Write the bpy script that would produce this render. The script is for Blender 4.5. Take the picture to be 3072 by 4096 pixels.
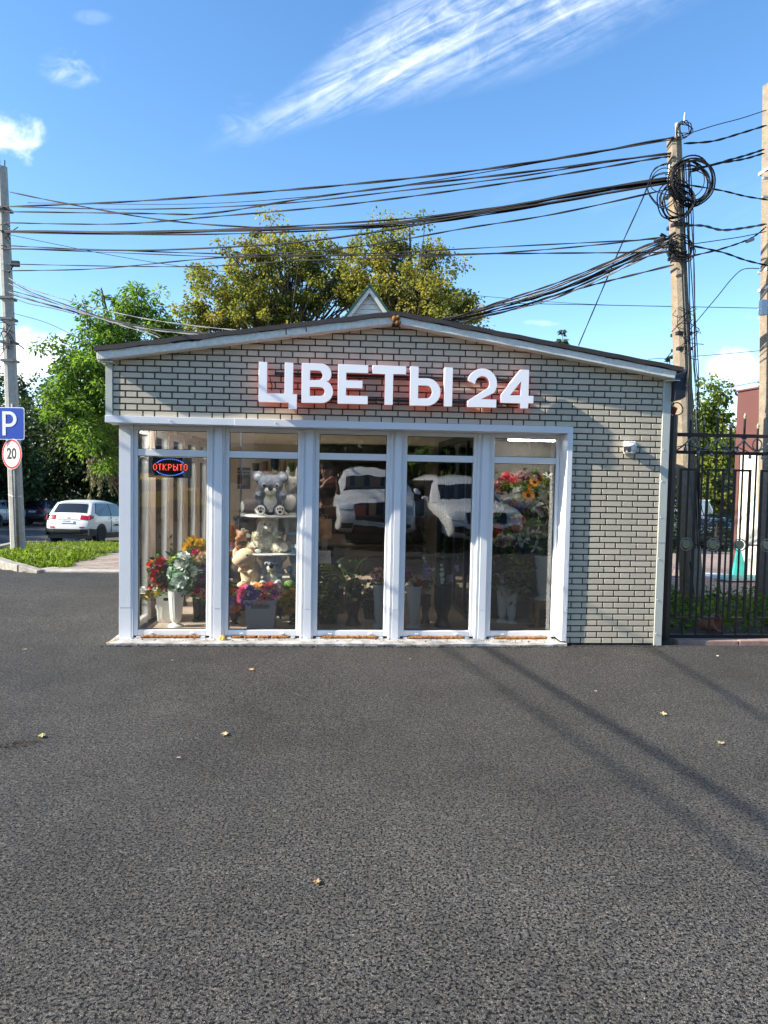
import bpy, bmesh, math, random
import numpy as np
from mathutils import Vector, Matrix, noise as mnoise

R = math.radians
random.seed(7)
rng = np.random.default_rng(7)
sc = bpy.context.scene
col = sc.collection
for o in list(bpy.data.objects):
    bpy.data.objects.remove(o)

# ------------------------------------------------------------------ camera
CAM = Vector((0.0, -6.6406, 1.6))
YAW, PITCH, ROLL = .0701, -.051, .0192
fwd = Vector((math.sin(YAW)*math.cos(PITCH), math.cos(YAW)*math.cos(PITCH), math.sin(PITCH)))
r0 = Vector((math.cos(YAW), -math.sin(YAW), 0)); u0 = r0.cross(fwd)
rgt = math.cos(ROLL)*r0 + math.sin(ROLL)*u0
upv = -math.sin(ROLL)*r0 + math.cos(ROLL)*u0
cd = bpy.data.cameras.new('camera'); cam = bpy.data.objects.new('camera', cd); col.objects.link(cam)
cam.matrix_world = Matrix(((rgt.x, upv.x, -fwd.x, CAM.x), (rgt.y, upv.y, -fwd.y, CAM.y), (rgt.z, upv.z, -fwd.z, CAM.z), (0, 0, 0, 1)))
cd.sensor_fit = 'HORIZONTAL'; cd.sensor_width = 36; cd.lens = 36*2840/3072
cd.clip_start = .02; cd.clip_end = 3000
sc.camera = cam

# ------------------------------------------------------------------ light
SUN_EL = R(32)
SUN_OFF = R(8.5)          # the sun stands almost in the plane of the shop front, a little on the street side
sun_to = Vector((-math.cos(SUN_EL)*math.cos(SUN_OFF), -math.cos(SUN_EL)*math.sin(SUN_OFF), math.sin(SUN_EL)))
sd = bpy.data.lights.new('sun', 'SUN'); sd.energy = 4.6; sd.angle = R(.53); sd.color = (1, .93, .80)
so = bpy.data.objects.new('sun', sd); col.objects.link(so)
so.rotation_euler = sun_to.to_track_quat('Z', 'Y').to_euler()
so.location = (-20, -3, 20)
w = bpy.data.worlds.new('World'); sc.world = w; w.use_nodes = True
wt = w.node_tree; wn = wt.nodes; wl = wt.links; wn.clear()
def N(tree, t, **kw):
    n = tree.nodes.new(t)
    for k, v in kw.items(): setattr(n, k, v)
    return n
sky = N(wt, 'ShaderNodeTexSky', sky_type='NISHITA', sun_disc=False, sun_elevation=SUN_EL,
        sun_rotation=math.atan2(sun_to.x, sun_to.y), altitude=100, air_density=1.0, dust_density=.35, ozone_density=2.2)
def wmath(op, a, b=None, c=None, clamp=False):
    n = N(wt, 'ShaderNodeMath', operation=op, use_clamp=clamp)
    for i, x in enumerate((a, b, c)):
        if x is None: continue
        if isinstance(x, (int, float)): n.inputs[i].default_value = x
        else: wl.new(x, n.inputs[i])
    return n.outputs[0]
def wnoise(vec, scale, detail=6, rough=.55, dist=0):
    n = N(wt, 'ShaderNodeTexNoise'); n.inputs['Scale'].default_value = scale; n.inputs['Detail'].default_value = detail
    n.inputs['Roughness'].default_value = rough; n.inputs['Distortion'].default_value = dist
    wl.new(vec, n.inputs['Vector']); return n.outputs['Fac']
def wramp(x, lo, hi):
    n = N(wt, 'ShaderNodeMapRange', interpolation_type='SMOOTHSTEP'); n.inputs[1].default_value = lo; n.inputs[2].default_value = hi
    wl.new(x, n.inputs[0]); return n.outputs[0]
wc = N(wt, 'ShaderNodeTexCoord')
sep = N(wt, 'ShaderNodeSeparateXYZ'); wl.new(wc.outputs['Generated'], sep.inputs[0])
den = wmath('MAXIMUM', wmath('ABSOLUTE', sep.outputs[1]), .08)
uu = wmath('DIVIDE', sep.outputs[0], den); vv = wmath('DIVIDE', sep.outputs[2], den)
def wvec(x, y, z=0.0):
    c = N(wt, 'ShaderNodeCombineXYZ')
    for i, q in enumerate((x, y, z)):
        if isinstance(q, (int, float)): c.inputs[i].default_value = q
        else: wl.new(q, c.inputs[i])
    return c.outputs[0]
# high thin cirrus: a streak climbing to the right, fibres along it; s runs along, t across
A = R(29)
du = wmath('SUBTRACT', uu, .055); dv = wmath('SUBTRACT', vv, .56)
s_ = wmath('ADD', wmath('MULTIPLY', du, math.cos(A)), wmath('MULTIPLY', dv, math.sin(A)))
t_ = wmath('SUBTRACT', wmath('MULTIPLY', dv, math.cos(A)), wmath('MULTIPLY', du, math.sin(A)))
fib = wnoise(wvec(wmath('MULTIPLY', s_, 2.6), wmath('MULTIPLY', t_, 24)), 2.0, 10, .60, .7)
puff = wnoise(wvec(wmath('MULTIPLY', s_, 9), wmath('MULTIPLY', t_, 13), 3.1), 2.0, 8, .62, 1.6)
wid = wmath('ADD', .016, wmath('MULTIPLY', wramp(s_, -.24, .3), .075))
acr = wmath('SUBTRACT', 1.0, wmath('DIVIDE', wmath('ABSOLUTE', wmath('SUBTRACT', t_, wmath('MULTIPLY', wramp(s_, -.2, .3), .012))), wid))
band = wmath('MULTIPLY', wramp(acr, -.55, .75), wramp(s_, -.30, .02))
tex = wmath('ADD', wmath('MULTIPLY', fib, .85), wmath('MULTIPLY', puff, .30))
cirrus = wmath('MULTIPLY', band, wramp(tex, .38, 1.02))
# faint streaks of the same cirrus all round the sky
faint = wmath('MULTIPLY', wramp(wnoise(wvec(wmath('MULTIPLY', s_, .8), wmath('MULTIPLY', t_, 3.2), 8.0), 1.3, 8, .62, .6), .56, .86), .22)
for (cu, cv, ru, rv, k_) in ((-.353, .534, .055, .030, .55), (-.125, .478, .05, .04, .30), (-.33, .60, .03, .012, .25), (.06, .585, .09, .035, .45)):
    e = wmath('ADD', wmath('POWER', wmath('DIVIDE', wmath('SUBTRACT', uu, cu), ru), 2), wmath('POWER', wmath('DIVIDE', wmath('SUBTRACT', vv, cv), rv), 2))
    wisp = wnoise(wvec(wmath('MULTIPLY', uu, 11), wmath('MULTIPLY', vv, 20), cu*9), 1.3, 10, .58, .9)
    faint = wmath('MAXIMUM', faint, wmath('MULTIPLY', wmath('MULTIPLY', wramp(e, 1.0, .05), wramp(wisp, .40, .95)), k_))
# cumulus heaps
cn = wnoise(wvec(uu, wmath('MULTIPLY', vv, 1.35)), 7.5, 9, .58, .25)
heaps = None
for (cu, cv, ru, rv) in ((-.45, .437, .075, .038), (-.42, .15, .075, .05), (-.25, .16, .055, .03), (.575, .16, .065, .042), (.62, .06, .25, .04), (.283, .221, .035, .007),
                         (.595, .238, .03, .007), (-1.0, .17, .2, .06), (1.1, .15, .2, .06), (-2.0, .2, .4, .09), (2.0, .22, .4, .09)):
    e = wmath('ADD', wmath('POWER', wmath('DIVIDE', wmath('SUBTRACT', uu, cu), ru), 2), wmath('POWER', wmath('DIVIDE', wmath('SUBTRACT', vv, cv), rv), 2))
    m = wramp(wmath('ADD', wmath('SUBTRACT', 1.05, e), wmath('MULTIPLY', wmath('SUBTRACT', cn, .52), 5.5)), .05, 1.5)
    m = wmath('MULTIPLY', m, .97 if rv > .025 else .3)
    heaps = m if heaps is None else wmath('MAXIMUM', heaps, m)
mask = wmath('MAXIMUM', wmath('MAXIMUM', wmath('MULTIPLY', cirrus, 1.0), faint), heaps, clamp=True)
mask = wmath('MULTIPLY', mask, wramp(sep.outputs[2], -.01, .02))
hsv = N(wt, 'ShaderNodeHueSaturation'); hsv.inputs['Saturation'].default_value = 1.20; hsv.inputs['Value'].default_value = 1.0
wl.new(sky.outputs[0], hsv.inputs['Color'])
mix = N(wt, 'ShaderNodeMix', data_type='RGBA'); wl.new(mask, mix.inputs['Factor']); wl.new(hsv.outputs[0], mix.inputs['A'])
mix.inputs['B'].default_value = (6.8, 7.0, 7.4, 1)
bg = N(wt, 'ShaderNodeBackground'); bg.inputs['Strength'].default_value = .12
wo = N(wt, 'ShaderNodeOutputWorld'); wl.new(mix.outputs['Result'], bg.inputs['Color']); wl.new(bg.outputs[0], wo.inputs['Surface'])
sc.view_settings.view_transform = 'Standard'; sc.view_settings.look = 'None'; sc.view_settings.gamma = 1
sc.view_settings.exposure = 1.3
sc.view_settings.use_curve_mapping = False
sc.render.engine = 'CYCLES'
cy = sc.cycles
cy.use_denoising = True; cy.max_bounces = 8; cy.diffuse_bounces = 5; cy.glossy_bounces = 4; cy.transparent_max_bounces = 16
cy.transmission_bounces = 4; cy.caustics_reflective = False; cy.caustics_refractive = False; cy.sample_clamp_indirect = 6
cy.use_adaptive_sampling = True; cy.adaptive_threshold = .015

# ------------------------------------------------------------------ helpers
def at(px, py, Y):
    """point on the vertical plane y = Y seen at photo pixel (px, py), used to lay the place out"""
    d = fwd + rgt*((px-1536)/2840) - upv*((py-2048)/2840)
    return CAM + d*((Y-CAM.y)/d.y)
TERR = ((-500, 0), (1, 0), (12, -.385), (21, -1.2), (45, -2.35), (400, -2.6))
def terr(y):
    for (a, za), (b, zb) in zip(TERR, TERR[1:]):
        if y <= b: return za+(zb-za)*max(0, (y-a))/(b-a)
    return TERR[-1][1]

MATS = {}
def mat(name, c, rough=.6, metal=0., var=0., vscale=4., c2=None, bump=0., bscale=40., spec=.5, emit=None, estr=0., bdist=.01, coat=0., stretch=None, sub=0., alpha=None):
    if name in MATS: return MATS[name]
    m = bpy.data.materials.new(name); m.use_nodes = True; t = m.node_tree
    b = t.nodes['Principled BSDF']
    b.inputs['Base Color'].default_value = (*c, 1); b.inputs['Roughness'].default_value = rough
    b.inputs['Metallic'].default_value = metal; b.inputs['Specular IOR Level'].default_value = spec
    if coat: b.inputs['Coat Weight'].default_value = coat; b.inputs['Coat Roughness'].default_value = .05
    if sub:
        b.inputs['Subsurface Weight'].default_value = sub; b.inputs['Subsurface Radius'].default_value = (.05, .03, .02); b.inputs['Subsurface Scale'].default_value = .2
    if emit: b.inputs['Emission Color'].default_value = (*emit, 1); b.inputs['Emission Strength'].default_value = estr
    tc = N(t, 'ShaderNodeTexCoord'); vec = tc.outputs['Object']
    if stretch:
        mp = N(t, 'ShaderNodeMapping'); mp.inputs['Scale'].default_value = stretch; t.links.new(vec, mp.inputs[0]); vec = mp.outputs[0]
    if var or c2:
        n = N(t, 'ShaderNodeTexNoise'); n.inputs['Scale'].default_value = vscale; n.inputs['Detail'].default_value = 8; n.inputs['Roughness'].default_value = .65
        t.links.new(vec, n.inputs['Vector'])
        rp = N(t, 'ShaderNodeValToRGB'); rp.color_ramp.elements[0].position = .32; rp.color_ramp.elements[1].position = .68
        d = c2 if c2 else tuple(x*(1-var) for x in c); e = c if c2 else tuple(min(1, x*(1+var)) for x in c)
        rp.color_ramp.elements[0].color = (*d, 1); rp.color_ramp.elements[1].color = (*e, 1)
        t.links.new(n.outputs['Fac'], rp.inputs[0]); t.links.new(rp.outputs[0], b.inputs['Base Color'])
    if bump:
        n2 = N(t, 'ShaderNodeTexNoise'); n2.inputs['Scale'].default_value = bscale; n2.inputs['Detail'].default_value = 6
        t.links.new(vec, n2.inputs['Vector'])
        bp = N(t, 'ShaderNodeBump'); bp.inputs['Strength'].default_value = bump; bp.inputs['Distance'].default_value = bdist
        t.links.new(n2.outputs['Fac'], bp.inputs['Height']); t.links.new(bp.outputs[0], b.inputs['Normal'])
    MATS[name] = m; return m

class MB:
    """collects shapes; build() links them as one mesh object"""
    def __init__(s): s.v = []; s.f = []; s.m = []; s.cur = 0
    def add(s, vs, fs):
        k = len(s.v); s.v.extend(tuple(p) for p in vs); s.f.extend(tuple(i+k for i in f) for f in fs); s.m.extend([s.cur]*len(fs)); return s
    def box(s, x0, x1, y0, y1, z0, z1):
        return s.add([(x0,y0,z0),(x1,y0,z0),(x1,y1,z0),(x0,y1,z0),(x0,y0,z1),(x1,y0,z1),(x1,y1,z1),(x0,y1,z1)],
                     [(0,3,2,1),(4,5,6,7),(0,1,5,4),(1,2,6,5),(2,3,7,6),(3,0,4,7)])
    def hexa(s, lo, hi):
        return s.add(list(lo)+list(hi), [(0,3,2,1),(4,5,6,7),(0,1,5,4),(1,2,6,5),(2,3,7,6),(3,0,4,7)])
    def prism(s, poly, y0, y1):       # poly in (x, z), extruded along y
        n = len(poly)
        vs = [(x, y0, z) for x, z in poly]+[(x, y1, z) for x, z in poly]
        return s.add(vs, [tuple(range(n)), tuple(range(2*n-1, n-1, -1))]+[(i, i+n, (i+1) % n+n, (i+1) % n) for i in range(n)])
    def prismz(s, poly, z0, z1):      # poly in (x, y)
        n = len(poly)
        vs = [(x, y, z0) for x, y in poly]+[(x, y, z1) for x, y in poly]
        return s.add(vs, [tuple(range(n-1, -1, -1)), tuple(range(n, 2*n))]+[(i, (i+1) % n, (i+1) % n+n, i+n) for i in range(n)])
    def tube(s, pts, r, n=6, r2=None, cap=True):
        pts = [Vector(p) for p in pts]; k = len(pts); rings = []
        prev = None
        for i, p in enumerate(pts):
            t = (pts[min(i+1, k-1)]-pts[max(i-1, 0)])
            if t.length < 1e-9: t = Vector((0, 0, 1))
            t.normalize()
            if prev is None: a = t.cross(Vector((0, 0, 1)) if abs(t.z) < .9 else Vector((1, 0, 0)))
            else: a = prev-t*prev.dot(t)
            if a.length < 1e-6: a = t.orthogonal()
            a.normalize(); prev = a; b = t.cross(a)
            rr = r[i] if isinstance(r, (list, tuple)) else (r if r2 is None else r+(r2-r)*i/(k-1))
            rings.append([p+(a*math.cos(2*math.pi*j/n)+b*math.sin(2*math.pi*j/n))*rr for j in range(n)])
        vs = [q for ring in rings for q in ring]; fs = []
        for i in range(k-1):
            for j in range(n):
                fs.append((i*n+j, i*n+(j+1) % n, (i+1)*n+(j+1) % n, (i+1)*n+j))
        if cap: fs.append(tuple(range(n-1, -1, -1))); fs.append(tuple((k-1)*n+j for j in range(n)))
        return s.add(vs, fs)
    def lathe(s, prof, c=(0, 0, 0), n=20, flute=0., nf=0, axis='z', z0f=None, z1f=None):
        vs = []; fs = []; k = len(prof)
        for r, z in prof:
            for j in range(n):
                a = 2*math.pi*j/n; rr = r
                if flute and z0f <= z <= z1f: rr = r*(1+flute*math.cos(a*nf))
                x, y = rr*math.cos(a), rr*math.sin(a)
                p = {'z': (x, y, z), 'y': (x, z, y), 'x': (z, x, y)}[axis]
                vs.append((p[0]+c[0], p[1]+c[1], p[2]+c[2]))
        for i in range(k-1):
            for j in range(n):
                q = (i*n+j, i*n+(j+1) % n, (i+1)*n+(j+1) % n, (i+1)*n+j)
                fs.append(q if axis != 'y' else q[::-1])
        if prof[0][0] > 1e-5: fs.append(tuple(range(n))[::-1])
        if prof[-1][0] > 1e-5: fs.append(tuple((k-1)*n+j for j in range(n)))
        return s.add(vs, fs)
    def ell(s, c, r, rot=None, nu=12, nv=8):
        vs = []; fs = []
        c = Vector(c); M_ = rot.to_matrix() if hasattr(rot, 'to_matrix') else None
        for i in range(nv+1):
            th = math.pi*i/nv
            for j in range(nu):
                ph = 2*math.pi*j/nu
                p = Vector((r[0]*math.sin(th)*math.cos(ph), r[1]*math.sin(th)*math.sin(ph), r[2]*math.cos(th)))
                if M_: p = M_ @ p
                vs.append(c+p)
        for i in range(nv):
            for j in range(nu):
                fs.append((i*nu+j, (i+1)*nu+j, (i+1)*nu+(j+1) % nu, i*nu+(j+1) % nu))
        return s.add(vs, fs)
    def mesh(s, name, smooth=False):
        me = bpy.data.meshes.new(name); me.from_pydata([tuple(p) for p in s.v], [], s.f); me.update()
        if smooth: me.polygons.foreach_set('use_smooth', [True]*len(me.polygons))
        if any(s.m): me.polygons.foreach_set('material_index', s.m)
        return me
    def build(s, name, m, parent=None, smooth=False, bevel=0., local=False, auto=None, merge=False):
        if parent is not None and not local:
            L = parent_loc(parent); s.v = [(p[0]-L.x, p[1]-L.y, p[2]-L.z) for p in s.v]
        me = s.mesh(name, smooth)
        if merge or bevel:
            bm = bmesh.new(); bm.from_mesh(me); bmesh.ops.remove_doubles(bm, verts=bm.verts, dist=1e-5)
            bm.to_mesh(me); bm.free()
        o = bpy.data.objects.new(name, me); col.objects.link(o)
        for mm in (m if isinstance(m, (list, tuple)) else [m]): me.materials.append(mm)
        if parent is not None: o.parent = parent
        if bevel:
            bv = o.modifiers.new('bevel', 'BEVEL'); bv.width = bevel; bv.segments = 2; bv.limit_method = 'ANGLE'; bv.angle_limit = R(40)
        if auto: me.set_sharp_from_angle(angle=R(auto))
        return o
def parent_loc(o):
    L = Vector((0, 0, 0))
    while o is not None: L += o.location; o = o.parent
    return L
def tag(o, label=None, cat=None, group=None, kind=None):
    if label: o['label'] = label
    if cat: o['category'] = cat
    if group: o['group'] = group
    if kind: o['kind'] = kind
    return o
def empty(name, loc, label=None, cat=None, group=None, rz=0.):
    o = bpy.data.objects.new(name, None); col.objects.link(o); o.location = loc; o.rotation_euler = (0, 0, rz)
    o.empty_display_size = .1
    return tag(o, label, cat, group)
def copy_tree(o, parent=None):
    c = o.copy(); col.objects.link(c); c.parent = parent
    for ch in [x for x in bpy.data.objects if x.parent is o]: copy_tree(ch, c)
    return c
def inst(name, me, parent, loc, rot=(0, 0, 0), scale=1., mats=None):
    """one more object on shared mesh data, loc in the parent's local frame"""
    o = bpy.data.objects.new(name, me); col.objects.link(o); o.parent = parent
    o.location = loc; o.rotation_euler = rot; o.scale = (scale,)*3 if isinstance(scale, (int, float)) else scale
    return o
def text_mesh(s, size, ext=.002, bold=0., align='CENTER', spacing=1.):
    cu = bpy.data.curves.new('t', 'FONT'); cu.body = s; cu.size = size; cu.extrude = ext; cu.offset = bold
    cu.align_x = align; cu.align_y = 'CENTER'; cu.space_character = spacing; cu.resolution_u = 3
    o = bpy.data.objects.new('t', cu); col.objects.link(o)
    me = bpy.data.meshes.new_from_object(o.evaluated_get(bpy.context.evaluated_depsgraph_get()))
    bpy.data.objects.remove(o); return me
def text_obj(name, s, size, loc, m, parent, rot=(math.pi/2, 0, 0), ext=.002, bold=0., spacing=1., world=True):
    me = text_mesh(s, size, ext, bold, spacing=spacing); me.name = name
    me.materials.clear(); me.materials.append(m)
    o = bpy.data.objects.new(name, me); col.objects.link(o)
    L = parent_loc(parent) if (parent is not None and world) else Vector((0, 0, 0))
    o.location = Vector(loc)-L; o.rotation_euler = rot; o.parent = parent
    return o
# ================================================================== setting: ground
def asphalt_mat(name, base, stone, dark, scale, bumps=.9, var=.25):
    m = bpy.data.materials.new(name); m.use_nodes = True; t = m.node_tree; b = t.nodes['Principled BSDF']
    tc = N(t, 'ShaderNodeTexCoord'); vec = tc.outputs['Object']
    wob = N(t, 'ShaderNodeTexNoise'); wob.inputs['Scale'].default_value = scale*.9; wob.inputs['Detail'].default_value = 3; t.links.new(vec, wob.inputs['Vector'])
    mx = N(t, 'ShaderNodeVectorMath', operation='MULTIPLY_ADD'); t.links.new(wob.outputs['Color'], mx.inputs[0]); mx.inputs[1].default_value = (.9/scale,)*3; t.links.new(vec, mx.inputs[2])
    v1 = N(t, 'ShaderNodeTexVoronoi', feature='F1'); v1.inputs['Scale'].default_value = scale; t.links.new(mx.outputs[0], v1.inputs['Vector'])
    ve = N(t, 'ShaderNodeTexVoronoi', feature='DISTANCE_TO_EDGE'); ve.inputs['Scale'].default_value = scale; t.links.new(mx.outputs[0], ve.inputs['Vector'])
    v2 = N(t, 'ShaderNodeTexVoronoi', feature='F1'); v2.inputs['Scale'].default_value = scale*2.3; t.links.new(mx.outputs[0], v2.inputs['Vector'])
    # packed stones; bitumen gaps, and open pits with their shade put into the colour
    pit = N(t, 'ShaderNodeMapRange', interpolation_type='SMOOTHSTEP'); pit.inputs[1].default_value = .015; pit.inputs[2].default_value = .10
    pit.inputs[3].default_value = .25; t.links.new(ve.outputs['Distance'], pit.inputs[0])
    pn = N(t, 'ShaderNodeTexNoise'); pn.inputs['Scale'].default_value = scale*.62; pn.inputs['Detail'].default_value = 2; pn.inputs['Roughness'].default_value = .5; t.links.new(vec, pn.inputs['Vector'])
    pm = N(t, 'ShaderNodeMapRange', interpolation_type='SMOOTHSTEP'); pm.inputs[1].default_value = .40; pm.inputs[2].default_value = .47; t.links.new(pn.outputs['Fac'], pm.inputs[0])
    k = N(t, 'ShaderNodeMath', operation='MULTIPLY'); t.links.new(pit.outputs[0], k.inputs[0]); t.links.new(pm.outputs[0], k.inputs[1])
    cr = N(t, 'ShaderNodeValToRGB'); e = cr.color_ramp.elements
    e[0].position = 0; e[0].color = (*[x*.55 for x in stone], 1); e[1].position = 1; e[1].color = (*[min(1, x*1.6) for x in stone], 1)
    q = cr.color_ramp.elements.new(.55); q.color = (*base, 1)
    q = cr.color_ramp.elements.new(.93); q.color = (stone[0]*1.35, stone[1]*1.22, stone[2]*1.05, 1)
    sx = N(t, 'ShaderNodeSeparateColor'); t.links.new(v1.outputs['Color'], sx.inputs[0]); t.links.new(sx.outputs[0], cr.inputs[0])
    c1 = N(t, 'ShaderNodeMix', data_type='RGBA'); t.links.new(k.outputs[0], c1.inputs['Factor']); c1.inputs['A'].default_value = (*dark, 1); t.links.new(cr.outputs[0], c1.inputs['B'])
    big = N(t, 'ShaderNodeTexNoise'); big.inputs['Scale'].default_value = .55; big.inputs['Detail'].default_value = 7; big.inputs['Roughness'].default_value = .6; t.links.new(vec, big.inputs['Vector'])
    big2 = N(t, 'ShaderNodeTexNoise'); big2.inputs['Scale'].default_value = 3.1; big2.inputs['Detail'].default_value = 5; t.links.new(vec, big2.inputs['Vector'])
    bsum = N(t, 'ShaderNodeMath', operation='MULTIPLY_ADD'); t.links.new(big2.outputs['Fac'], bsum.inputs[0]); bsum.inputs[1].default_value = .45; t.links.new(big.outputs['Fac'], bsum.inputs[2]); bs2 = N(t, 'ShaderNodeMath', operation='SUBTRACT'); t.links.new(bsum.outputs[0], bs2.inputs[0]); bs2.inputs[1].default_value = .225
    bm_ = N(t, 'ShaderNodeMapRange'); bm_.inputs[1].default_value = .3; bm_.inputs[2].default_value = .7; bm_.inputs[3].default_value = 1-var; bm_.inputs[4].default_value = 1+var; t.links.new(bs2.outputs[0], bm_.inputs[0])
    md = N(t, 'ShaderNodeTexNoise'); md.inputs['Scale'].default_value = scale*.26; md.inputs['Detail'].default_value = 4; md.inputs['Roughness'].default_value = .75; t.links.new(vec, md.inputs['Vector'])
    mm = N(t, 'ShaderNodeMapRange'); mm.inputs[1].default_value = .34; mm.inputs[2].default_value = .66; mm.inputs[3].default_value = .62; mm.inputs[4].default_value = 1.38; t.links.new(md.outputs['Fac'], mm.inputs[0])
    mk = N(t, 'ShaderNodeMath', operation='MULTIPLY'); t.links.new(mm.outputs[0], mk.inputs[0]); t.links.new(bm_.outputs[0], mk.inputs[1]); bm_ = mk
    c2 = N(t, 'ShaderNodeVectorMath', operation='SCALE'); t.links.new(c1.outputs['Result'], c2.inputs[0]); t.links.new(bm_.outputs[0], c2.inputs['Scale'])
    t.links.new(c2.outputs[0], b.inputs['Base Color'])
    b.inputs['Roughness'].default_value = .75; b.inputs['Specular IOR Level'].default_value = .22
    h = N(t, 'ShaderNodeMath', operation='MULTIPLY_ADD'); t.links.new(v2.outputs['Distance'], h.inputs[0]); h.inputs[1].default_value = -.35; t.links.new(k.outputs[0], h.inputs[2])
    bp = N(t, 'ShaderNodeBump'); bp.inputs['Strength'].default_value = bumps; bp.inputs['Distance'].default_value = .8/scale
    t.links.new(h.outputs[0], bp.inputs['Height']); t.links.new(bp.outputs[0], b.inputs['Normal'])
    return m
M_ASPH = asphalt_mat('fresh_asphalt', (.122, .115, .106), (.131, .123, .112), (.005, .005, .005), 140)
M_OLD = asphalt_mat('old_asphalt', (.075, .075, .077), (.08, .08, .082), (.03, .03, .032), 60, .4)

# one sheet of ground out to the horizon, following the fall of the land behind the shop
gy = [-400, -120, -40, -14, 1, 12, 21, 45, 120, 400, 1500]; gx = [-900, -200, -60, -20, -5, 5, 20, 60, 200, 900]
mb = MB()
mb.add([(x, y, terr(y)-.03 if y > .9 else -.03) for y in gy for x in gx],
       [(j*len(gx)+i, j*len(gx)+i+1, (j+1)*len(gx)+i+1, (j+1)*len(gx)+i) for j in range(len(gy)-1) for i in range(len(gx)-1)])
M_SOIL = mat('soil', (.09, .07, .045), .95, var=.4, vscale=1.5, bump=.6, bscale=30)
tag(mb.build('ground', M_SOIL), kind='structure')
# fresh asphalt yard in front, running back along the left of the shop; slightly uneven sheet
def sheet(name, poly_fn, xs, ys, m, dz, wob=0.):
    vs = []; fs = []; idx = {}
    for j, y in enumerate(ys):
        for i, x in enumerate(xs):
            idx[i, j] = len(vs)
            vs.append((x, y, terr(y)+dz+wob*mnoise.noise((x*.35, y*.35, 1.7))))
    for j in range(len(ys)-1):
        for i in range(len(xs)-1):
            cx_, cy_ = (xs[i]+xs[i+1])/2, (ys[j]+ys[j+1])/2
            if poly_fn(cx_, cy_): fs.append((idx[i, j], idx[i+1, j], idx[i+1, j+1], idx[i, j+1]))
    return MB().add(vs, fs).build(name, m, smooth=True)
xs = [-60, -40, -30, -20, -15]+list(np.arange(-12, 12.01, .5))+[15, 20, 30, 45, 60]
ys = [-60, -40, -30, -20, -15]+list(np.arange(-12, 6.21, .2))
def in_yard(x, y):
    if y < .05: return True
    if x < -1.95: return y < 6.0+(-.35*(x+4.9) if x < -4.9 else 0)*.8
    return False
tag(sheet('asphalt_yard', in_yard, xs, ys, M_ASPH, 0., .006), kind='structure')
# car park behind on the left
mb = MB(); P = [(-60, 6.0), (-5.9, 6.0), (-7.6, 9.6), (-9.0, 16.5), (-11.0, 24.5), (-13.5, 45), (-20, 70), (-60, 70)]
px_ = sorted(set([6.0, 9.6, 12, 16.5, 21, 24.5, 45, 70]))
def edge_x(y):
    pts = [(6.0, -5.9), (9.6, -7.6), (16.5, -9.0), (24.5, -11.0), (45, -13.5), (70, -20)]
    for (a, xa), (b, xb) in zip(pts, pts[1:]):
        if y <= b: return xa+(xb-xa)*(y-a)/(b-a)
for a, b in zip(px_, px_[1:]):
    mb.add([(-70, a, terr(a)+.004), (edge_x(a), a, terr(a)+.004), (edge_x(b), b, terr(b)+.004), (-70, b, terr(b)+.004)], [(0, 1, 2, 3)])
tag(mb.build('car_park_road', M_OLD), kind='structure')

# paved footpath beside the shop: paving bricks laid in rows
M_PAVE = [mat('paver_%s' % n, c, .85, var=.18, vscale=9, bump=.3, bscale=60) for n, c in (('a', (.30, .235, .185)), ('b', (.265, .21, .17)), ('c', (.33, .26, .205)))]
M_JOINT = mat('paving_sand', (.12, .10, .08), .95, var=.2)
def path_left(y): return -4.88-(y-5.9)*.10 if y < 7.5 else (-5.04 if y < 11 else -5.04-(y-11)*.07)
mb = MB()
for a, b in zip(np.arange(6.1, 30, 1.2), np.arange(7.3, 31.2, 1.2)):
    mb.add([(path_left(a)-.1, a, terr(a)+.012), (-1.9, a, terr(a)+.012), (-1.9, b, terr(b)+.012), (path_left(b)-.1, b, terr(b)+.012)], [(0, 1, 2, 3)])
fp = mb.build('footpath', M_JOINT); tag(fp, kind='structure')
pm_ = []
for m in M_PAVE:
    b_ = MB(); b_.box(-.147, .147, -.097, .097, 0, .03); me = b_.mesh('paving_brick'); me.materials.append(m); pm_.append(me)
n_ = 0; far = MB()
for j in range(60):
    y = 6.2+j*.2; x0 = path_left(y); k = 0
    x = -2.05-(j % 2)*.15
    while x > x0+.1:
        z = terr(y)+.018; vis = -5.6 < x and (x < -3.5-(y-6)*.24)
        if vis and n_ < 290:
            o = inst('paving_brick', random.choice(pm_), fp, (x, y, z+random.uniform(-.003, .003)), (-math.atan(.035 if y < 12 else .09), 0, random.uniform(-.01, .01))); n_ += 1
        else:
            far.box(x-.147, x+.147, y-.097, y+.097, z-.001, z+.029)
        x -= .30
tag(far.build('paving_bricks_beyond', M_PAVE[0], fp), kind='stuff')
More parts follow.
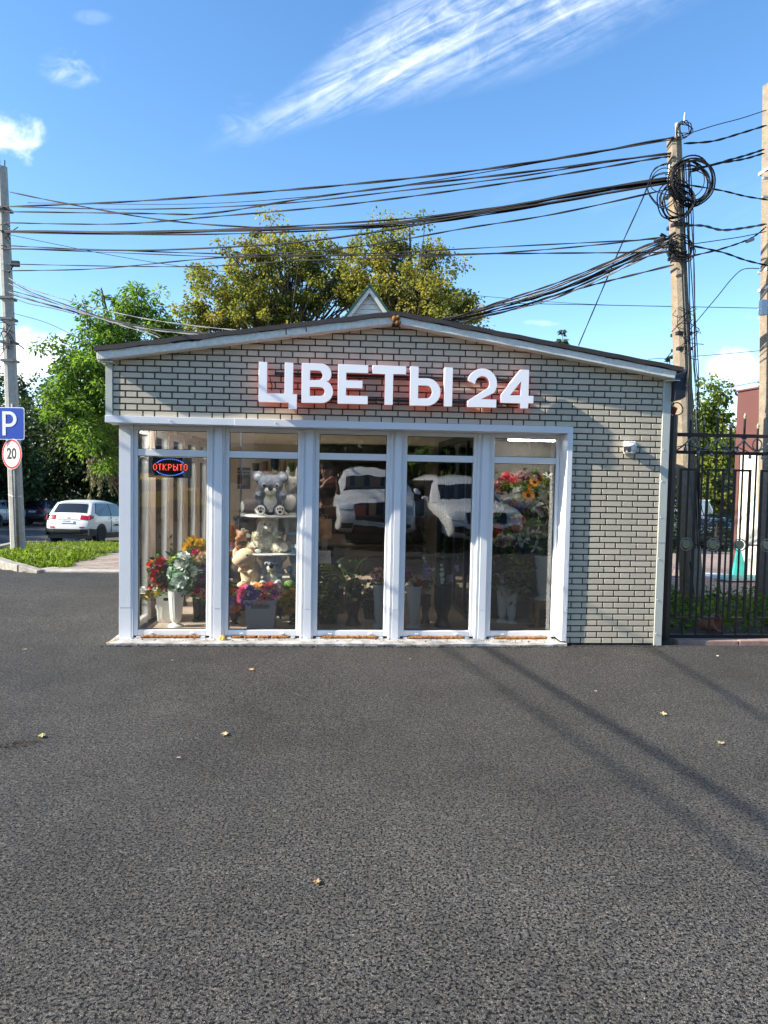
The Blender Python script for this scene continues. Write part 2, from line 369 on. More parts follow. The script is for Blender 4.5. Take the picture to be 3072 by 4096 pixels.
# pale concrete edge of the path and kerb beside the road
M_CONC = mat('concrete', (.36, .33, .29), .9, var=.25, vscale=6, bump=.5, bscale=50)
M_KERB = mat('kerb_concrete', (.30, .275, .24), .9, var=.3, vscale=8, bump=.5, bscale=40)
mb = MB(); mb.prismz([(-5.3, 5.78), (-1.95, 5.82), (-1.95, 6.08), (-4.3, 6.1), (-5.0, 6.35)], -.24, -.135)
tag(mb.build('path_edge', M_CONC, bevel=.01), kind='structure')
kpts = [(-4.95, 5.75), (-5.35, 5.95), (-5.8, 6.5), (-6.3, 7.2), (-7.0, 8.2), (-7.7, 9.5), (-8.3, 12.5), (-8.9, 16)]
for i, (a, b) in enumerate(zip(kpts, kpts[1:])):
    A_ = Vector((*a, 0)); B_ = Vector((*b, 0)); d = (B_-A_).normalized(); n = Vector((-d.y, d.x, 0))*.09
    A_ = A_+d*.006; B_ = B_-d*.006
    lo = [(p.x, p.y, terr(p.y)-.1) for p in (A_-n, B_-n, B_+n, A_+n)]
    h0 = .05 if i == 0 else .12
    hi = [(p.x, p.y, terr(p.y)+(h0 if k in (0, 3) else .12)) for k, p in enumerate((A_-n, B_-n, B_+n, A_+n))]
    if i == 0:
        kerb = MB().hexa(lo, hi).build('kerb', M_KERB, bevel=.012); tag(kerb, kind='structure')
    else:
        MB().hexa(lo, hi).build('kerb_stone', M_KERB, kerb, bevel=.012)
# grass verge between kerb and path: blades and broad weeds, nobody could count them
def leaf_mat(name, cols, rough=.55, trans=.35, hue=.06):
    """foliage: each leaf takes its own shade from a per-face value"""
    m = bpy.data.materials.new(name); m.use_nodes = True; t = m.node_tree; t.nodes.clear()
    at_ = N(t, 'ShaderNodeAttribute', attribute_name='shade')
    cr = N(t, 'ShaderNodeValToRGB'); el = cr.color_ramp.elements
    el[0].color = (*cols[0], 1); el[1].color = (*cols[-1], 1)
    for i, c in enumerate(cols[1:-1]):
        q = el.new((i+1)/(len(cols)-1)); q.color = (*c, 1)
    t.links.new(at_.outputs['Fac'], cr.inputs[0])
    d = N(t, 'ShaderNodeBsdfPrincipled'); d.inputs['Roughness'].default_value = rough; d.inputs['Specular IOR Level'].default_value = .35
    tr = N(t, 'ShaderNodeBsdfTranslucent'); br = N(t, 'ShaderNodeVectorMath', operation='MULTIPLY'); br.inputs[1].default_value = (1.35, 1.35, .6)
    t.links.new(cr.outputs[0], d.inputs['Base Color']); t.links.new(cr.outputs[0], br.inputs[0]); t.links.new(br.outputs[0], tr.inputs['Color'])
    mx = N(t, 'ShaderNodeMixShader'); mx.inputs[0].default_value = trans
    out = N(t, 'ShaderNodeOutputMaterial'); t.links.new(d.outputs[0], mx.inputs[1]); t.links.new(tr.outputs[0], mx.inputs[2]); t.links.new(mx.outputs[0], out.inputs['Surface'])
    MATS[name] = m; return m
def leaves_obj(name, C, L, Wd, D, U, shade, m, parent=None, bend=.25):
    """C centres (n,3), D leaf direction, U approx normal, L length, Wd half width -> folded 4-corner leaves"""
    n = len(C)
    if parent is not None: C = C-np.array(parent_loc(parent))
    D = D/np.linalg.norm(D, axis=1, keepdims=True); S = np.cross(D, U); S /= np.linalg.norm(S, axis=1, keepdims=True)+1e-9; Nn = np.cross(S, D)
    L = np.broadcast_to(np.asarray(L, float), (n,))[:, None]; Wd = np.broadcast_to(np.asarray(Wd, float), (n,))[:, None]
    P0 = C; P1 = C+D*L*.45+S*Wd+Nn*Wd*.25; P2 = C+D*L-Nn*L*bend; P3 = C+D*L*.45-S*Wd+Nn*Wd*.25
    V = np.stack([P0, P1, P2, P3], 1).reshape(-1, 3)
    me = bpy.data.meshes.new(name); me.vertices.add(4*n); me.vertices.foreach_set('co', V.astype(np.float32).ravel())
    me.loops.add(6*n); me.polygons.add(2*n)
    b = np.arange(n)[:, None]*4
    F = np.concatenate([b+np.array([[0, 1, 2]]), b+np.array([[0, 2, 3]])], 1)
    me.loops.foreach_set('vertex_index', F.astype(np.int32).ravel())
    me.polygons.foreach_set('loop_start', np.arange(0, 6*n, 3, dtype=np.int32))
    at_ = me.attributes.new('shade', 'FLOAT', 'FACE'); at_.data.foreach_set('value', np.repeat(shade, 2).astype(np.float32))
    me.update(calc_edges=True); me.materials.append(m)
    o = bpy.data.objects.new(name, me); col.objects.link(o)
    if parent is not None: o.parent = parent
    return o
def rdirs(n, zlo=-1, zhi=1):
    a = rng.uniform(0, 2*np.pi, n); z = rng.uniform(zlo, zhi, n); r = np.sqrt(np.maximum(0, 1-z*z))
    return np.stack([r*np.cos(a), r*np.sin(a), z], 1)
M_GRASS = leaf_mat('verge_grass', [(.07, .12, .012), (.14, .22, .02), (.20, .30, .03), (.24, .28, .06)], trans=.45)
def verge_pts(n):
    out = []
    while len(out) < n:
        y = random.uniform(6.3, 19.5); xl = np.interp(y, [6.3, 7.2, 8.2, 9.5, 12.5, 16, 19.5], [-5.55, -6.15, -6.85, -7.55, -8.15, -8.75, -9.5])
        xr = path_left(y)+.12+.12*math.sin(y*5)
        x = random.uniform(xl, xr)
        if (x+7.1)**2+(y-9.5)**2 < .03: continue
        out.append((x, y, terr(y)+.02))
    return np.array(out)
vz = []
mb = MB()
for a, b in zip(np.arange(6.25, 19.4, .9), np.arange(7.15, 20.3, .9)):
    f_ = lambda y: np.interp(y, [6.3, 7.2, 8.2, 9.5, 12.5, 16, 19.5], [-5.5, -6.12, -6.82, -7.52, -8.12, -8.72, -9.4])
    mb.add([(f_(a), a, terr(a)+.05), (path_left(a)+.05, a, terr(a)+.03), (path_left(b)+.05, b, terr(b)+.03), (f_(b), b, terr(b)+.05)], [(0, 1, 2, 3)])
tag(mb.build('verge_soil', M_SOIL), kind='structure')
C = verge_pts(17000); nC = len(C)
tall = np.clip(1-np.hypot(C[:, 0]+6.0, C[:, 1]-7.6)/2.0, 0, 1)
pn = np.array([mnoise.noise((x*1.3, y*1.3, 0))+.6*mnoise.noise((x*4, y*4, 5)) for x, y, z in C])
keep = rng.random(nC) < .75+.5*pn; C = C[keep]; tall = tall[keep]; pn = pn[keep]; nC = len(C)
D = rdirs(nC, .45, 1); D[:, :2] *= 1.0
hh = rng.uniform(.04, .12, nC)*(1+1.5*tall+.8*np.clip(pn, -.5, .8))
tag(leaves_obj('verge_grass', C, hh, rng.uniform(.004, .011, nC)*(1+.6*tall), D, rdirs(nC, -.3, .3), np.clip(.5+.55*pn+rng.normal(0, .22, nC), 0, 1), M_GRASS),
    'bright green grass and weeds on the verge by the concrete pole', 'grass', kind='stuff')
nW = 2600; C = verge_pts(nW); t2 = np.hypot(C[:, 0]+6.1, C[:, 1]-7.9); kp = rng.random(nW) < np.clip(1.2-t2*.35, .12, 1); C = C[kp]; nW = len(C); C[:, 2] += rng.uniform(.01, .17, nW)*np.clip(1.4-t2[kp]*.4, .3, 1.2)
tag(leaves_obj('verge_weeds', C, rng.uniform(.04, .10, nW), rng.uniform(.014, .035, nW), rdirs(nW, -.2, .9), rdirs(nW, .2, 1), np.clip(rng.normal(.6, .25, nW), 0, 1), M_GRASS),
    'broad leaved weeds growing in the verge round the concrete pole', 'weeds', kind='stuff')
# bed of low plants and paving behind the gate
M_COVER = leaf_mat('bed_plants', [(.05, .095, .015), (.11, .19, .025), (.19, .29, .045), (.30, .28, .07)], trans=.45)
nC = 5200
C = np.stack([rng.uniform(3.3, 8.5, nC), rng.uniform(.55, 3.4, nC)**1.0, np.zeros(nC)], 1); C[:, 2] = [terr(y) for y in C[:, 1]]
keep = rng.random(nC) < np.clip(1.25-.25*C[:, 1], .2, 1); C = C[keep]; nC = len(C)
C[:, 2] += rng.uniform(0, .16, nC)
tag(leaves_obj('bed_plants', C, rng.uniform(.04, .10, nC), rng.uniform(.015, .035, nC), rdirs(nC, -.1, .9), rdirs(nC, .3, 1), rng.random(nC), M_COVER),
    'low leafy ground plants in the bed behind the gate', 'plants', kind='stuff')
mb = MB()
M_PAVER2 = mat('court_pavers', (.27, .20, .17), .85, var=.2, vscale=3, bump=.3, bscale=40)
for a, b in zip([3.2, 6, 9, 12, 21, 34], [6, 9, 12, 21, 34, 45]):
    mb.add([(3.6, a, terr(a)-.005), (30, a, terr(a)-.005), (30, b, terr(b)-.005), (3.6, b, terr(b)-.005)], [(0, 1, 2, 3)])
ct = mb.build('courtyard', M_PAVER2); tag(ct, kind='structure')
b_ = MB(); b_.box(-.145, .145, -.095, .095, 0, .02); me = b_.mesh('paving_brick'); me.materials.append(M_PAVER2)
for j in range(22):
    y = 3.35+j*.2
    for i in range(13):
        x = 4.9+(j*.2)*.52+i*.3+(j % 2)*.15
        inst('paving_brick', me, ct, (x, y, terr(y)-.004+random.uniform(-.003, .003)), (-.035, 0, 0))
mb = MB(); x = 3.36
gk = None
for i, (a, b) in enumerate(((3.40, 4.02), (4.028, 4.65), (4.658, 5.28), (5.288, 5.9), (5.908, 6.6))):
    m_ = MB().box(a, b, .06, .17, -.08, .035)
    M_GK = mat('pink_kerb', (.30, .20, .17), .9, var=.3, vscale=10, bump=.5, bscale=60)
    if gk is None: gk = m_.build('gate_kerb', M_GK, bevel=.008); tag(gk, kind='structure')
    else: m_.build('kerb_stone', M_GK, gk, bevel=.008)
# ================================================================== the flower shop
M_BRICK = mat('pressed_metal_brick', (.57, .505, .385), .40, var=.05, vscale=3, bump=.22, bscale=9, bdist=.012, spec=.55)
def per_object_tone(m, lo, hi):
    """each brick of its own tone, as pressed and painted"""
    t = m.node_tree; b = t.nodes['Principled BSDF']; l = b.inputs['Base Color'].links[0]; src = l.from_socket
    oi = N(t, 'ShaderNodeObjectInfo'); mr = N(t, 'ShaderNodeMapRange'); mr.inputs[3].default_value = lo; mr.inputs[4].default_value = hi; t.links.new(oi.outputs['Random'], mr.inputs[0])
    sc_ = N(t, 'ShaderNodeVectorMath', operation='SCALE'); t.links.new(src, sc_.inputs[0]); t.links.new(mr.outputs[0], sc_.inputs['Scale']); t.links.new(sc_.outputs[0], b.inputs['Base Color'])
per_object_tone(M_BRICK, .92, 1.06)
M_BACK = mat('dark_joint', (.022, .022, .024), .6)
M_METAL = mat('white_flashing', (.76, .77, .79), .38, bump=.12, bscale=6, bdist=.01, var=.03, vscale=2)
M_PVC = mat('white_pvc', (.80, .80, .80), .32, var=.03, vscale=5)
M_TRIM = mat('pale_corner_trim', (.52, .54, .48), .4, var=.05, bump=.1, bscale=7)
M_FASC = mat('weathered_fascia', (.76, .74, .66), .85, var=.14, vscale=30, bump=.5, bscale=120, bdist=.004)
M_BROWN = mat('brown_drip_edge', (.050, .040, .036), .5, var=.2, vscale=6, bump=.2, bscale=12)
M_ROOF = mat('roof_felt', (.055, .05, .05), .85, var=.3, vscale=5, bump=.4, bscale=30)
M_FOAM = mat('aged_foam', (.42, .19, .05), .95, c2=(.16, .06, .02), vscale=30, bump=1., bscale=60, bdist=.01)
M_FOAM2 = mat('fresh_foam', (.72, .47, .12), .95, c2=(.45, .24, .05), vscale=25, bump=1., bscale=50, bdist=.01)
M_RUST = mat('rust_stain', (.16, .06, .025), .9, var=.4, vscale=40)
M_PLINTH = mat('white_plinth_metal', (.60, .60, .58), .5, c2=(.22, .18, .14), vscale=9, bump=.3, bscale=20)
M_PLY = mat('inner_lining', (.78, .65, .57), .6, var=.12, vscale=5, stretch=(4, 4, .5))
M_INW = mat('inner_wall', (.70, .64, .55), .8, var=.06)
M_CEIL = mat('inner_ceiling', (.80, .77, .70), .8)
M_SCREW = mat('screw_head', (.75, .77, .8), .3, metal=.4)
M_BLACK = mat('black_plastic', (.018, .018, .02), .45)
def glass_mat(name, base_r, tint, wav=.012, rough=0., dirt=0.):
    m = bpy.data.materials.new(name); m.use_nodes = True; t = m.node_tree; t.nodes.clear()
    tr = N(t, 'ShaderNodeBsdfTransparent'); tr.inputs[0].default_value = (*tint, 1)
    gl = N(t, 'ShaderNodeBsdfGlossy'); gl.inputs['Roughness'].default_value = rough
    fr = N(t, 'ShaderNodeFresnel'); fr.inputs['IOR'].default_value = 1.5
    ad = N(t, 'ShaderNodeMath', operation='ADD', use_clamp=True); t.links.new(fr.outputs[0], ad.inputs[0]); ad.inputs[1].default_value = base_r
    tc = N(t, 'ShaderNodeTexCoord'); n = N(t, 'ShaderNodeTexNoise'); n.inputs['Scale'].default_value = 2.6; n.inputs['Detail'].default_value = 2
    t.links.new(tc.outputs['Object'], n.inputs['Vector'])
    bp = N(t, 'ShaderNodeBump'); bp.inputs['Strength'].default_value = .10; bp.inputs['Distance'].default_value = wav; t.links.new(n.outputs['Fac'], bp.inputs['Height'])
    t.links.new(bp.outputs[0], gl.inputs['Normal'])
    mx = N(t, 'ShaderNodeMixShader'); t.links.new(ad.outputs[0], mx.inputs[0]); t.links.new(tr.outputs[0], mx.inputs[1]); t.links.new(gl.outputs[0], mx.inputs[2])
    sh = mx.outputs[0]
    if dirt:
        df = N(t, 'ShaderNodeBsdfDiffuse'); df.inputs[0].default_value = (.6, .62, .62, 1)
        dn = N(t, 'ShaderNodeTexNoise'); dn.inputs['Scale'].default_value = 26; dn.inputs['Detail'].default_value = 8; t.links.new(tc.outputs['Object'], dn.inputs['Vector'])
        dm = N(t, 'ShaderNodeMapRange'); dm.inputs[1].default_value = .42; dm.inputs[2].default_value = .75; dm.inputs[4].default_value = dirt; t.links.new(dn.outputs['Fac'], dm.inputs[0])
        m2 = N(t, 'ShaderNodeMixShader'); t.links.new(dm.outputs[0], m2.inputs[0]); t.links.new(sh, m2.inputs[1]); t.links.new(df.outputs[0], m2.inputs[2]); sh = m2.outputs[0]
    out = N(t, 'ShaderNodeOutputMaterial'); t.links.new(sh, out.inputs['Surface']); return m
M_GLASS = glass_mat('shop_glass', .08, (.965, .975, .97))
M_GLASSD = glass_mat('dusty_shop_glass', .05, (.95, .96, .96), dirt=.035)
M_GLASS_SIDE = glass_mat('side_glass', .0, (.985, .99, .99))

shop = empty('flower_shop', (.55, 2.6, 0), 'small flower shop clad in beige metal bricks with five tall white framed windows', 'building')
XL, XR = -2.076, 3.19
APX, APZ = .539, 3.014
def rake(x): return 2.602+(x-XL)*(APZ-2.602)/(APX-XL) if x < APX else APZ+(x-APX)*(2.604-APZ)/(XR-APX)
# --- wall backing behind the bricks (joints show it)
mb = MB()
mb.prism([(XL, 2.04), (XR, 2.04), (XR, rake(XR)), (APX, APZ), (XL, rake(XL))], .010, .20)
mb.prism([(2.2, 0), (XR, 0), (XR, 2.04), (2.2, 2.04)], .0102, .20)
wall = mb.build('wall', M_BACK, shop)
# --- bricks
PIT, PER, LONG, J = .0577, .311, .2065, .0076
def clip(poly, f):
    out = []
    for i in range(len(poly)):
        a, b = poly[i], poly[(i+1) % len(poly)]; fa, fb = f(a), f(b)
        if fa >= 0: out.append(a)
        if (fa >= 0) != (fb >= 0):
            t = fa/(fa-fb); out.append((a[0]+(b[0]-a[0])*t, a[1]+(b[1]-a[1])*t))
    return out
def brick_shape(mb, poly, ins=.0045, y0=.011, y1=-.0035):
    n = len(poly); cx_ = sum(p[0] for p in poly)/n; cz_ = sum(p[1] for p in poly)/n
    inner = []
    for x, z in poly:
        dx, dz = cx_-x, cz_-z
        inner.append((x+math.copysign(min(ins, abs(dx)*.5), dx), z+math.copysign(min(ins, abs(dz)*.5), dz)))
    vs = [(x, y0, z) for x, z in poly]+[(x, y1, z) for x, z in inner]
    mb.add(vs, [tuple(range(n, 2*n))]+[(i, (i+1) % n, (i+1) % n+n, i+n) for i in range(n)])
b_ = MB(); brick_shape(b_, [(-(LONG-J)/2, -(PIT-J)/2), ((LONG-J)/2, -(PIT-J)/2), ((LONG-J)/2, (PIT-J)/2), (-(LONG-J)/2, (PIT-J)/2)])
ME_LONG = b_.mesh('brick'); ME_LONG.materials.append(M_BRICK)
rest = MB(); nb = 0; X0, X1 = -2.019, 3.117
Lw = parent_loc(wall)
for k in range(-37, 17):
    z0 = 2.0975+k*PIT; z1 = z0+PIT-J
    if z1 < .012: continue
    x = -1.955-PER*2+(k % 2)*PER/2
    while x < X1:
        for (a, b, lng) in ((x, x+LONG-J, True), (x+LONG, x+PER-J, False)):
            lo = X0 if z0 > 2.09 else 2.246
            poly = [(max(a, lo), max(z0, .012)), (min(b, X1), max(z0, .012)), (min(b, X1), z1), (max(a, lo), z1)]
            if poly[1][0]-poly[0][0] < .012: continue
            whole = lng and a >= lo and b <= X1 and z0 > .012 and z1 < min(rake(a), rake(b))-.01
            if whole and nb < 298:
                o = inst('brick', ME_LONG, wall, (a+(LONG-J)/2-Lw.x, -Lw.y, z0+(PIT-J)/2-Lw.z), (random.uniform(-.006, .006), 0, random.uniform(-.004, .004))); nb += 1
                continue
            poly = clip(poly, lambda p: APZ-.006+(p[0]-APX)*(APZ-2.602)/(APX-XL)-p[1])
            poly = clip(poly, lambda p: APZ-.006+(p[0]-APX)*(2.604-APZ)/(XR-APX)-p[1]) if poly else poly
            if len(poly) < 3 or max(p[1] for p in poly)-min(p[1] for p in poly) < .008: continue
            brick_shape(rest, poly)
        x += PER
tag(rest.build('bricks', M_BRICK, wall), kind='stuff')
# --- fascia boards, roof
def dam(poly_top, n, amp, seed):    # slightly ragged upper edge
    return poly_top
fl = MB().prism([(-2.122, 2.577), (.527, 2.988), (.527, 3.052), (.4, 3.043), (-2.126, 2.6525)], -.12, -.002).build('fascia_board', M_FASC, shop, bevel=.006)
fr_ = MB().prism([(.548, 2.986), (3.175, 2.562), (3.19, 2.6345), (.548, 3.052)], -.12, -.002).build('fascia_board', M_FASC, shop, bevel=.006)
MB().box(-2.126, -2.082, -.002, 5.35, 2.575, 2.65).build('eave_board', M_FASC, shop)
MB().box(3.196, 3.235, .0, 5.35, 2.555, 2.63).build('eave_board', M_FASC, shop)
MB().box(-2.122, -2.0, -.10, 5.3, 2.568, 2.575).build('soffit', M_FASC, shop)
MB().box(3.12, 3.236, -.10, 5.3, 2.548, 2.555).build('soffit', M_FASC, shop)
def roof_slab(name, xa, za, xb, zb, m, y0, y1, th=.036):
    vs = []; n = 26
    for i in range(n+1):
        x = xa+(xb-xa)*i/n; z = za+(zb-za)*i/n
        wv = .004*math.sin(i*1.9)+.003*math.sin(i*4.7+1)
        for y, dz in ((y0, wv-.0), (y1, 0)):
            vs += [(x, y, z+dz-.004*(y == y0)), (x, y, z+th+dz*.4)]
    fs = []
    for i in range(n):
        a = i*4; b = a+4
        fs += [(a, b, b+1, a+1), (a+1, b+1, b+3, a+3), (a+3, b+3, b+2, a+2), (a+2, b+2, b, a)]
    fs += [(0, 1, 3, 2), (n*4, n*4+2, n*4+3, n*4+1)]
    return MB().add(vs, fs).build(name, m, shop)
roof_slab('roof', -2.14, 2.655, .531, 3.060, [M_BROWN], -.138, 5.45)
roof_slab('roof', .533, 3.060, 3.245, 2.636, [M_BROWN], -.138, 5.45)
# lifted felt and dark gaps under the drip edge
for (x, w_, h_) in ((-1.35, .16, .016), (-1.25, .07, .022), (-.62, .10, .010), (1.08, .22, .010), (2.55, .08, .016)):
    z = (2.655+(x+2.14)*(.405/2.671)) if x < .53 else 3.06-(x-.533)*(.424/2.712)
    sl = .1516 if x < .53 else -.1563
    pts = [(x-w_, z-w_*sl), (x+w_, z+w_*sl), (x+w_*.7, z+w_*.7*sl-h_*.6), (x+w_*.3, z+.3*w_*sl-h_), (x-.2*w_, z-.2*w_*sl-h_*.8), (x-w_*.6, z-.6*w_*sl-h_*1.05)]
    MB().prism(pts, -.1235, -.119).build('torn_felt', M_BLACK, shop)
for (x, l) in ((-.46, .055), (-.28, .05)):
    z = 2.655+(x+2.14)*.1516
    MB().prism([(x-.004, z-.002), (x+.004, z-.001), (x+.006, z-l*.6), (x+.011, z-l), (x-.002, z-l*1.02), (x-.003, z-l*.5)], -.1225, -.1195).build('rust_streak', M_RUST, shop)
mb = MB()
for i in range(7): mb.ell((.537+random.uniform(-.03, .03), -.125, 3.0+random.uniform(-.02, .07)), (random.uniform(.012, .026),)*2+(random.uniform(.014, .03),), nu=8, nv=6)
MB().box(.505, .57, -.119, -.01, 2.975, 3.05).build('ridge_gap', M_BLACK, shop)
mb.build('ridge_foam', M_FOAM, shop, smooth=True)
# gutter end at the right eave
MB().prism([(3.20, 2.55), (3.29, 2.60), (3.31, 2.66), (3.3, 2.67), (3.3, 2.40), (3.25, 2.37), (3.20, 2.37)], -.09, .25).build('gutter', mat('dark_gutter', (.02, .022, .035), .4), shop)
# --- corner trims and header
def trim(name, m, *boxes, bev=.003):
    q = MB()
    for b in boxes: q.box(*b)
    return q.build(name, m, shop, bevel=bev)
trim('corner_trim', M_TRIM, (XL, -2.0195, -.014, .0095, 2.0975, 2.60), (XL-.004, XL+.001, -.0142, .10, 2.0975, 2.60))
trim('corner_trim', M_TRIM, (3.1175, XR, -.014, .0095, .0, 1.02), (XR-.001, XR+.004, -.0142, .10, 0, 1.02))
trim('corner_trim', M_TRIM, (3.1175, XR, -.0165, .0092, 1.005, 2.605), (XR-.001, XR+.0045, -.0165, .10, 1.005, 2.605))
for (a, b, dy) in ((XL-.004, -.92, 0), (-.925, .46, .002), (.455, 2.244, 0)):
    MB().box(a, b, -.032-dy, .16, 2.034-dy, 2.0972+dy*.5).build('header_trim', M_METAL, shop, bevel=.003)
MB().box(XL, 2.2, .1601, .21, 2.028, 2.06).build('soffit', M_METAL, shop)
MB().box(2.1945, 2.244, -.0318, .19, .045, .33).build('side_trim', M_METAL, shop, bevel=.003)
MB().box(2.1935, 2.2445, -.034, .19, .322, 2.033).build('side_trim', M_METAL, shop, bevel=.003)
# --- windows
GX = [(-1.848, -1.208), (-.999, -.354), (-.149, .495), (.694, 1.341), (1.547, 2.16)]
GZ = (.095, 1.743, 1.807, 1.987)
for i, (a, b) in enumerate(GX):
    A0, A1 = a-.038, b+.038
    if i == 4: A1 = 2.193
    q = MB(); yf, yb = .185, .255
    q.box(A0, a, yf, yb, .037, 2.027); q.box(b, A1, yf, yb, .037, 2.027)
    q.box(a, b, yf+.0005, yb, .037, .095); q.box(a, b, yf+.0005, yb, 1.987, 2.027); q.box(a, b, yf+.0005, yb, 1.743, 1.807)
    wnd = q.build('window', M_PVC, shop, bevel=.006)
    gm = M_GLASSD if i == 4 else M_GLASS
    tilt = random.uniform(-.004, .004)
    for (z0, z1) in ((GZ[0], GZ[1]), (GZ[2], GZ[3])):
        g = MB().box(a-.004, b+.004, .222, .230, z0-.004, z1+.004).build('pane', M_GLASSD if (i == 4 and z0 > 1) else M_GLASS, wnd)
    gk_ = MB()
    for (z0, z1) in ((GZ[0], GZ[1]), (GZ[2], GZ[3])):
        gk_.box(a, a+.005, .212, .222, z0, z1); gk_.box(b-.005, b, .212, .222, z0, z1); gk_.box(a+.005, b-.005, .212, .222, z0, z0+.005); gk_.box(a+.005, b-.005, .212, .222, z1-.005, z1)
    gk_.build('gasket', M_BLACK, wnd)
    for f in (.2, .8):
        MB().box(a+(b-a)*f-.016, a+(b-a)*f+.016, .172, .185, .058, .070).build('drain_cap', M_PVC, wnd, bevel=.003)
# pillars of folded flashing between them
PX = [(-2.01, -1.886), (-1.170, -1.037), (-.316, -.187), (.533, .656), (1.379, 1.509)]
screws = MB()
for i, (a, b) in enumerate(PX):
    core = MB().box(a, b, .176, .33, .02, 2.027).build('pillar', M_METAL, shop)
    x0, x1 = (a, b) if i == 0 else (a+.042, b-.022)
    yy = .166 if i == 0 else .148
    if i == 0: x0, x1 = a-.003, b-.02
    for (z0, z1, d) in ((.018, .315, .002), (.308, 2.026, 0)):
        q = MB()
        q.box(x0-d, x1+d, yy+d, .1755, z0, z1)
        q.box(x0-.042 if i else x1+d, x0-d if i else b, .170, .1757, z0, z1)
        if i: q.box(x1+d, b, .171, .1757, z0, z1)
        if i: q.box(x0-.030, x0-.022, .158, .1702, z0, z1)
        q.build('flashing', M_METAL, core, bevel=.002)
    for z in (.33, .85, 1.35, 1.75):
        for xx in ((a+.012, b-.008) if i else (b-.01,)): screws.ell((xx, .168, z), (.005, .004, .005), nu=6, nv=4)
for z in (.1, .36, .8, 1.2, 1.6): screws.ell((2.225, -.036, z), (.005, .004, .005), nu=6, nv=4)
for z in (.12, .45, .85, 1.25, 1.6, 1.9, 2.4): screws.ell((3.135, -.0175, z), (.006, .005, .006), nu=6, nv=4)
for x in (-1.5, -.55, .4, 1.1, 2.0, -1.98): screws.ell((x, -.036, 2.065 if x > -1.9 else 2.55), (.006, .005, .006), nu=6, nv=4)
tag(screws.build('screw_heads', M_SCREW, shop, smooth=True), kind='stuff')
# --- plinth ledge, foam under the frames, crumbs of asphalt
mb = MB()
vs = []; n = 60
xs_ = [-2.055+(2.245+2.055)*i/n for i in range(n+1)]
for x in xs_:
    k = max(0, (x-.2)/2) if x > .2 else 0
    wv = .006*math.sin(x*9+1)+.004*math.sin(x*23)
    fz = .020+(.004*math.sin(x*6.1)*(1 if x > 0 else .3))
    vs += [(x, -.055+wv*.4*(x > 0), -.04), (x, -.058+wv*(1 if x > 0 else .2), fz), (x, -.03, fz+.006), (x, .2, .018)]
fs = []
for i in range(n):
    a = i*4; b = a+4
    fs += [(a, b, b+1, a+1), (a+1, b+1, b+2, a+2), (a+2, b+2, b+3, a+3)]
mb.add(vs, fs); mb.box(-2.06, -2.03, -.05, 5.2, -.3, .02)
mb.build('plinth', M_PLINTH, shop, smooth=False)
def lumpy(mb, pts, r, seed, n=8, amp=.35):
    k = len(pts); vs = []; fs = []
    for i, p in enumerate(pts):
        for j in range(n):
            a = 2*math.pi*j/n
            rr = r*(1+amp*mnoise.noise((p[0]*45+seed, j*1.3, i*.6)))*(.55 if i in (0, k-1) else 1)
            vs.append((p[0], p[1]+rr*math.cos(a)*1.1, p[2]+rr*math.sin(a)))
    for i in range(k-1):
        for j in range(n): fs.append((i*n+j, i*n+(j+1) % n, (i+1)*n+(j+1) % n, (i+1)*n+j))
    fs += [tuple(range(n))[::-1], tuple((k-1)*n+j for j in range(n))]
    mb.add(vs, fs)
for i, (a, b) in enumerate(GX):
    q = MB(); q.box(a-.035, b+.035, .20, .26, .0, .037)
    q.build('sill_gap', M_BLACK, shop)
    for f in (.02, .96):
        MB().box(a+(b-a)*f-.02, a+(b-a)*f+.022, .16, .2, .02, .034).build('sill_bracket', M_SCREW, shop)
    segs = [(.06, .93)] if i != 1 else [(.06, .22), (.24, .42), (.44, .62), (.64, .92)]
    for s0, s1 in segs:
        q = MB(); x0, x1 = a+(b-a)*s0, a+(b-a)*s1
        kk = max(6, int((x1-x0)/.012))
        lumpy(q, [(x0+(x1-x0)*t/kk, .175, .030) for t in range(kk+1)], .015, i*7, amp=.9)
        q.build('foam_bead', M_FOAM, shop, smooth=True)
q = MB(); b0 = Vector((-1.03, .09, .035))
for i in range(14): q.ell(b0+Vector((random.gauss(0, .016), random.gauss(0, .015), random.gauss(0, .013))), (random.uniform(.014, .027),)*3, nu=8, nv=6)
q.build('foam_lump', M_FOAM2, shop, smooth=True)
q = MB()
for i in range(5): q.ell((-2.05+i*.012, -.045+.03*i, .015+random.uniform(0, .01)), (.016, .012, .01), nu=7, nv=5)
q.build('foam_smear', M_FOAM2, shop, smooth=True)
q = MB()
M_CRUMB = mat('asphalt_crumbs', (.03, .03, .032), .7, var=.3, vscale=50)
for i in range(420):
    x = random.uniform(-2.1, 3.35); y = random.uniform(-.10, -.055) if x < 2.24 else random.uniform(-.06, -.01)
    s = random.uniform(.004, .012); q.ell((x, y-abs(random.gauss(0, .015)), s*.4), (s, s, s*.8), nu=5, nv=3)
for i in range(150):
    x = random.uniform(-2.0, 2.2); s = random.uniform(.003, .008); q.ell((x, random.uniform(.0, .14), .022+s*.4), (s, s, s*.7), nu=5, nv=3)
tag(q.build('asphalt_crumbs', M_CRUMB, shop), kind='stuff')
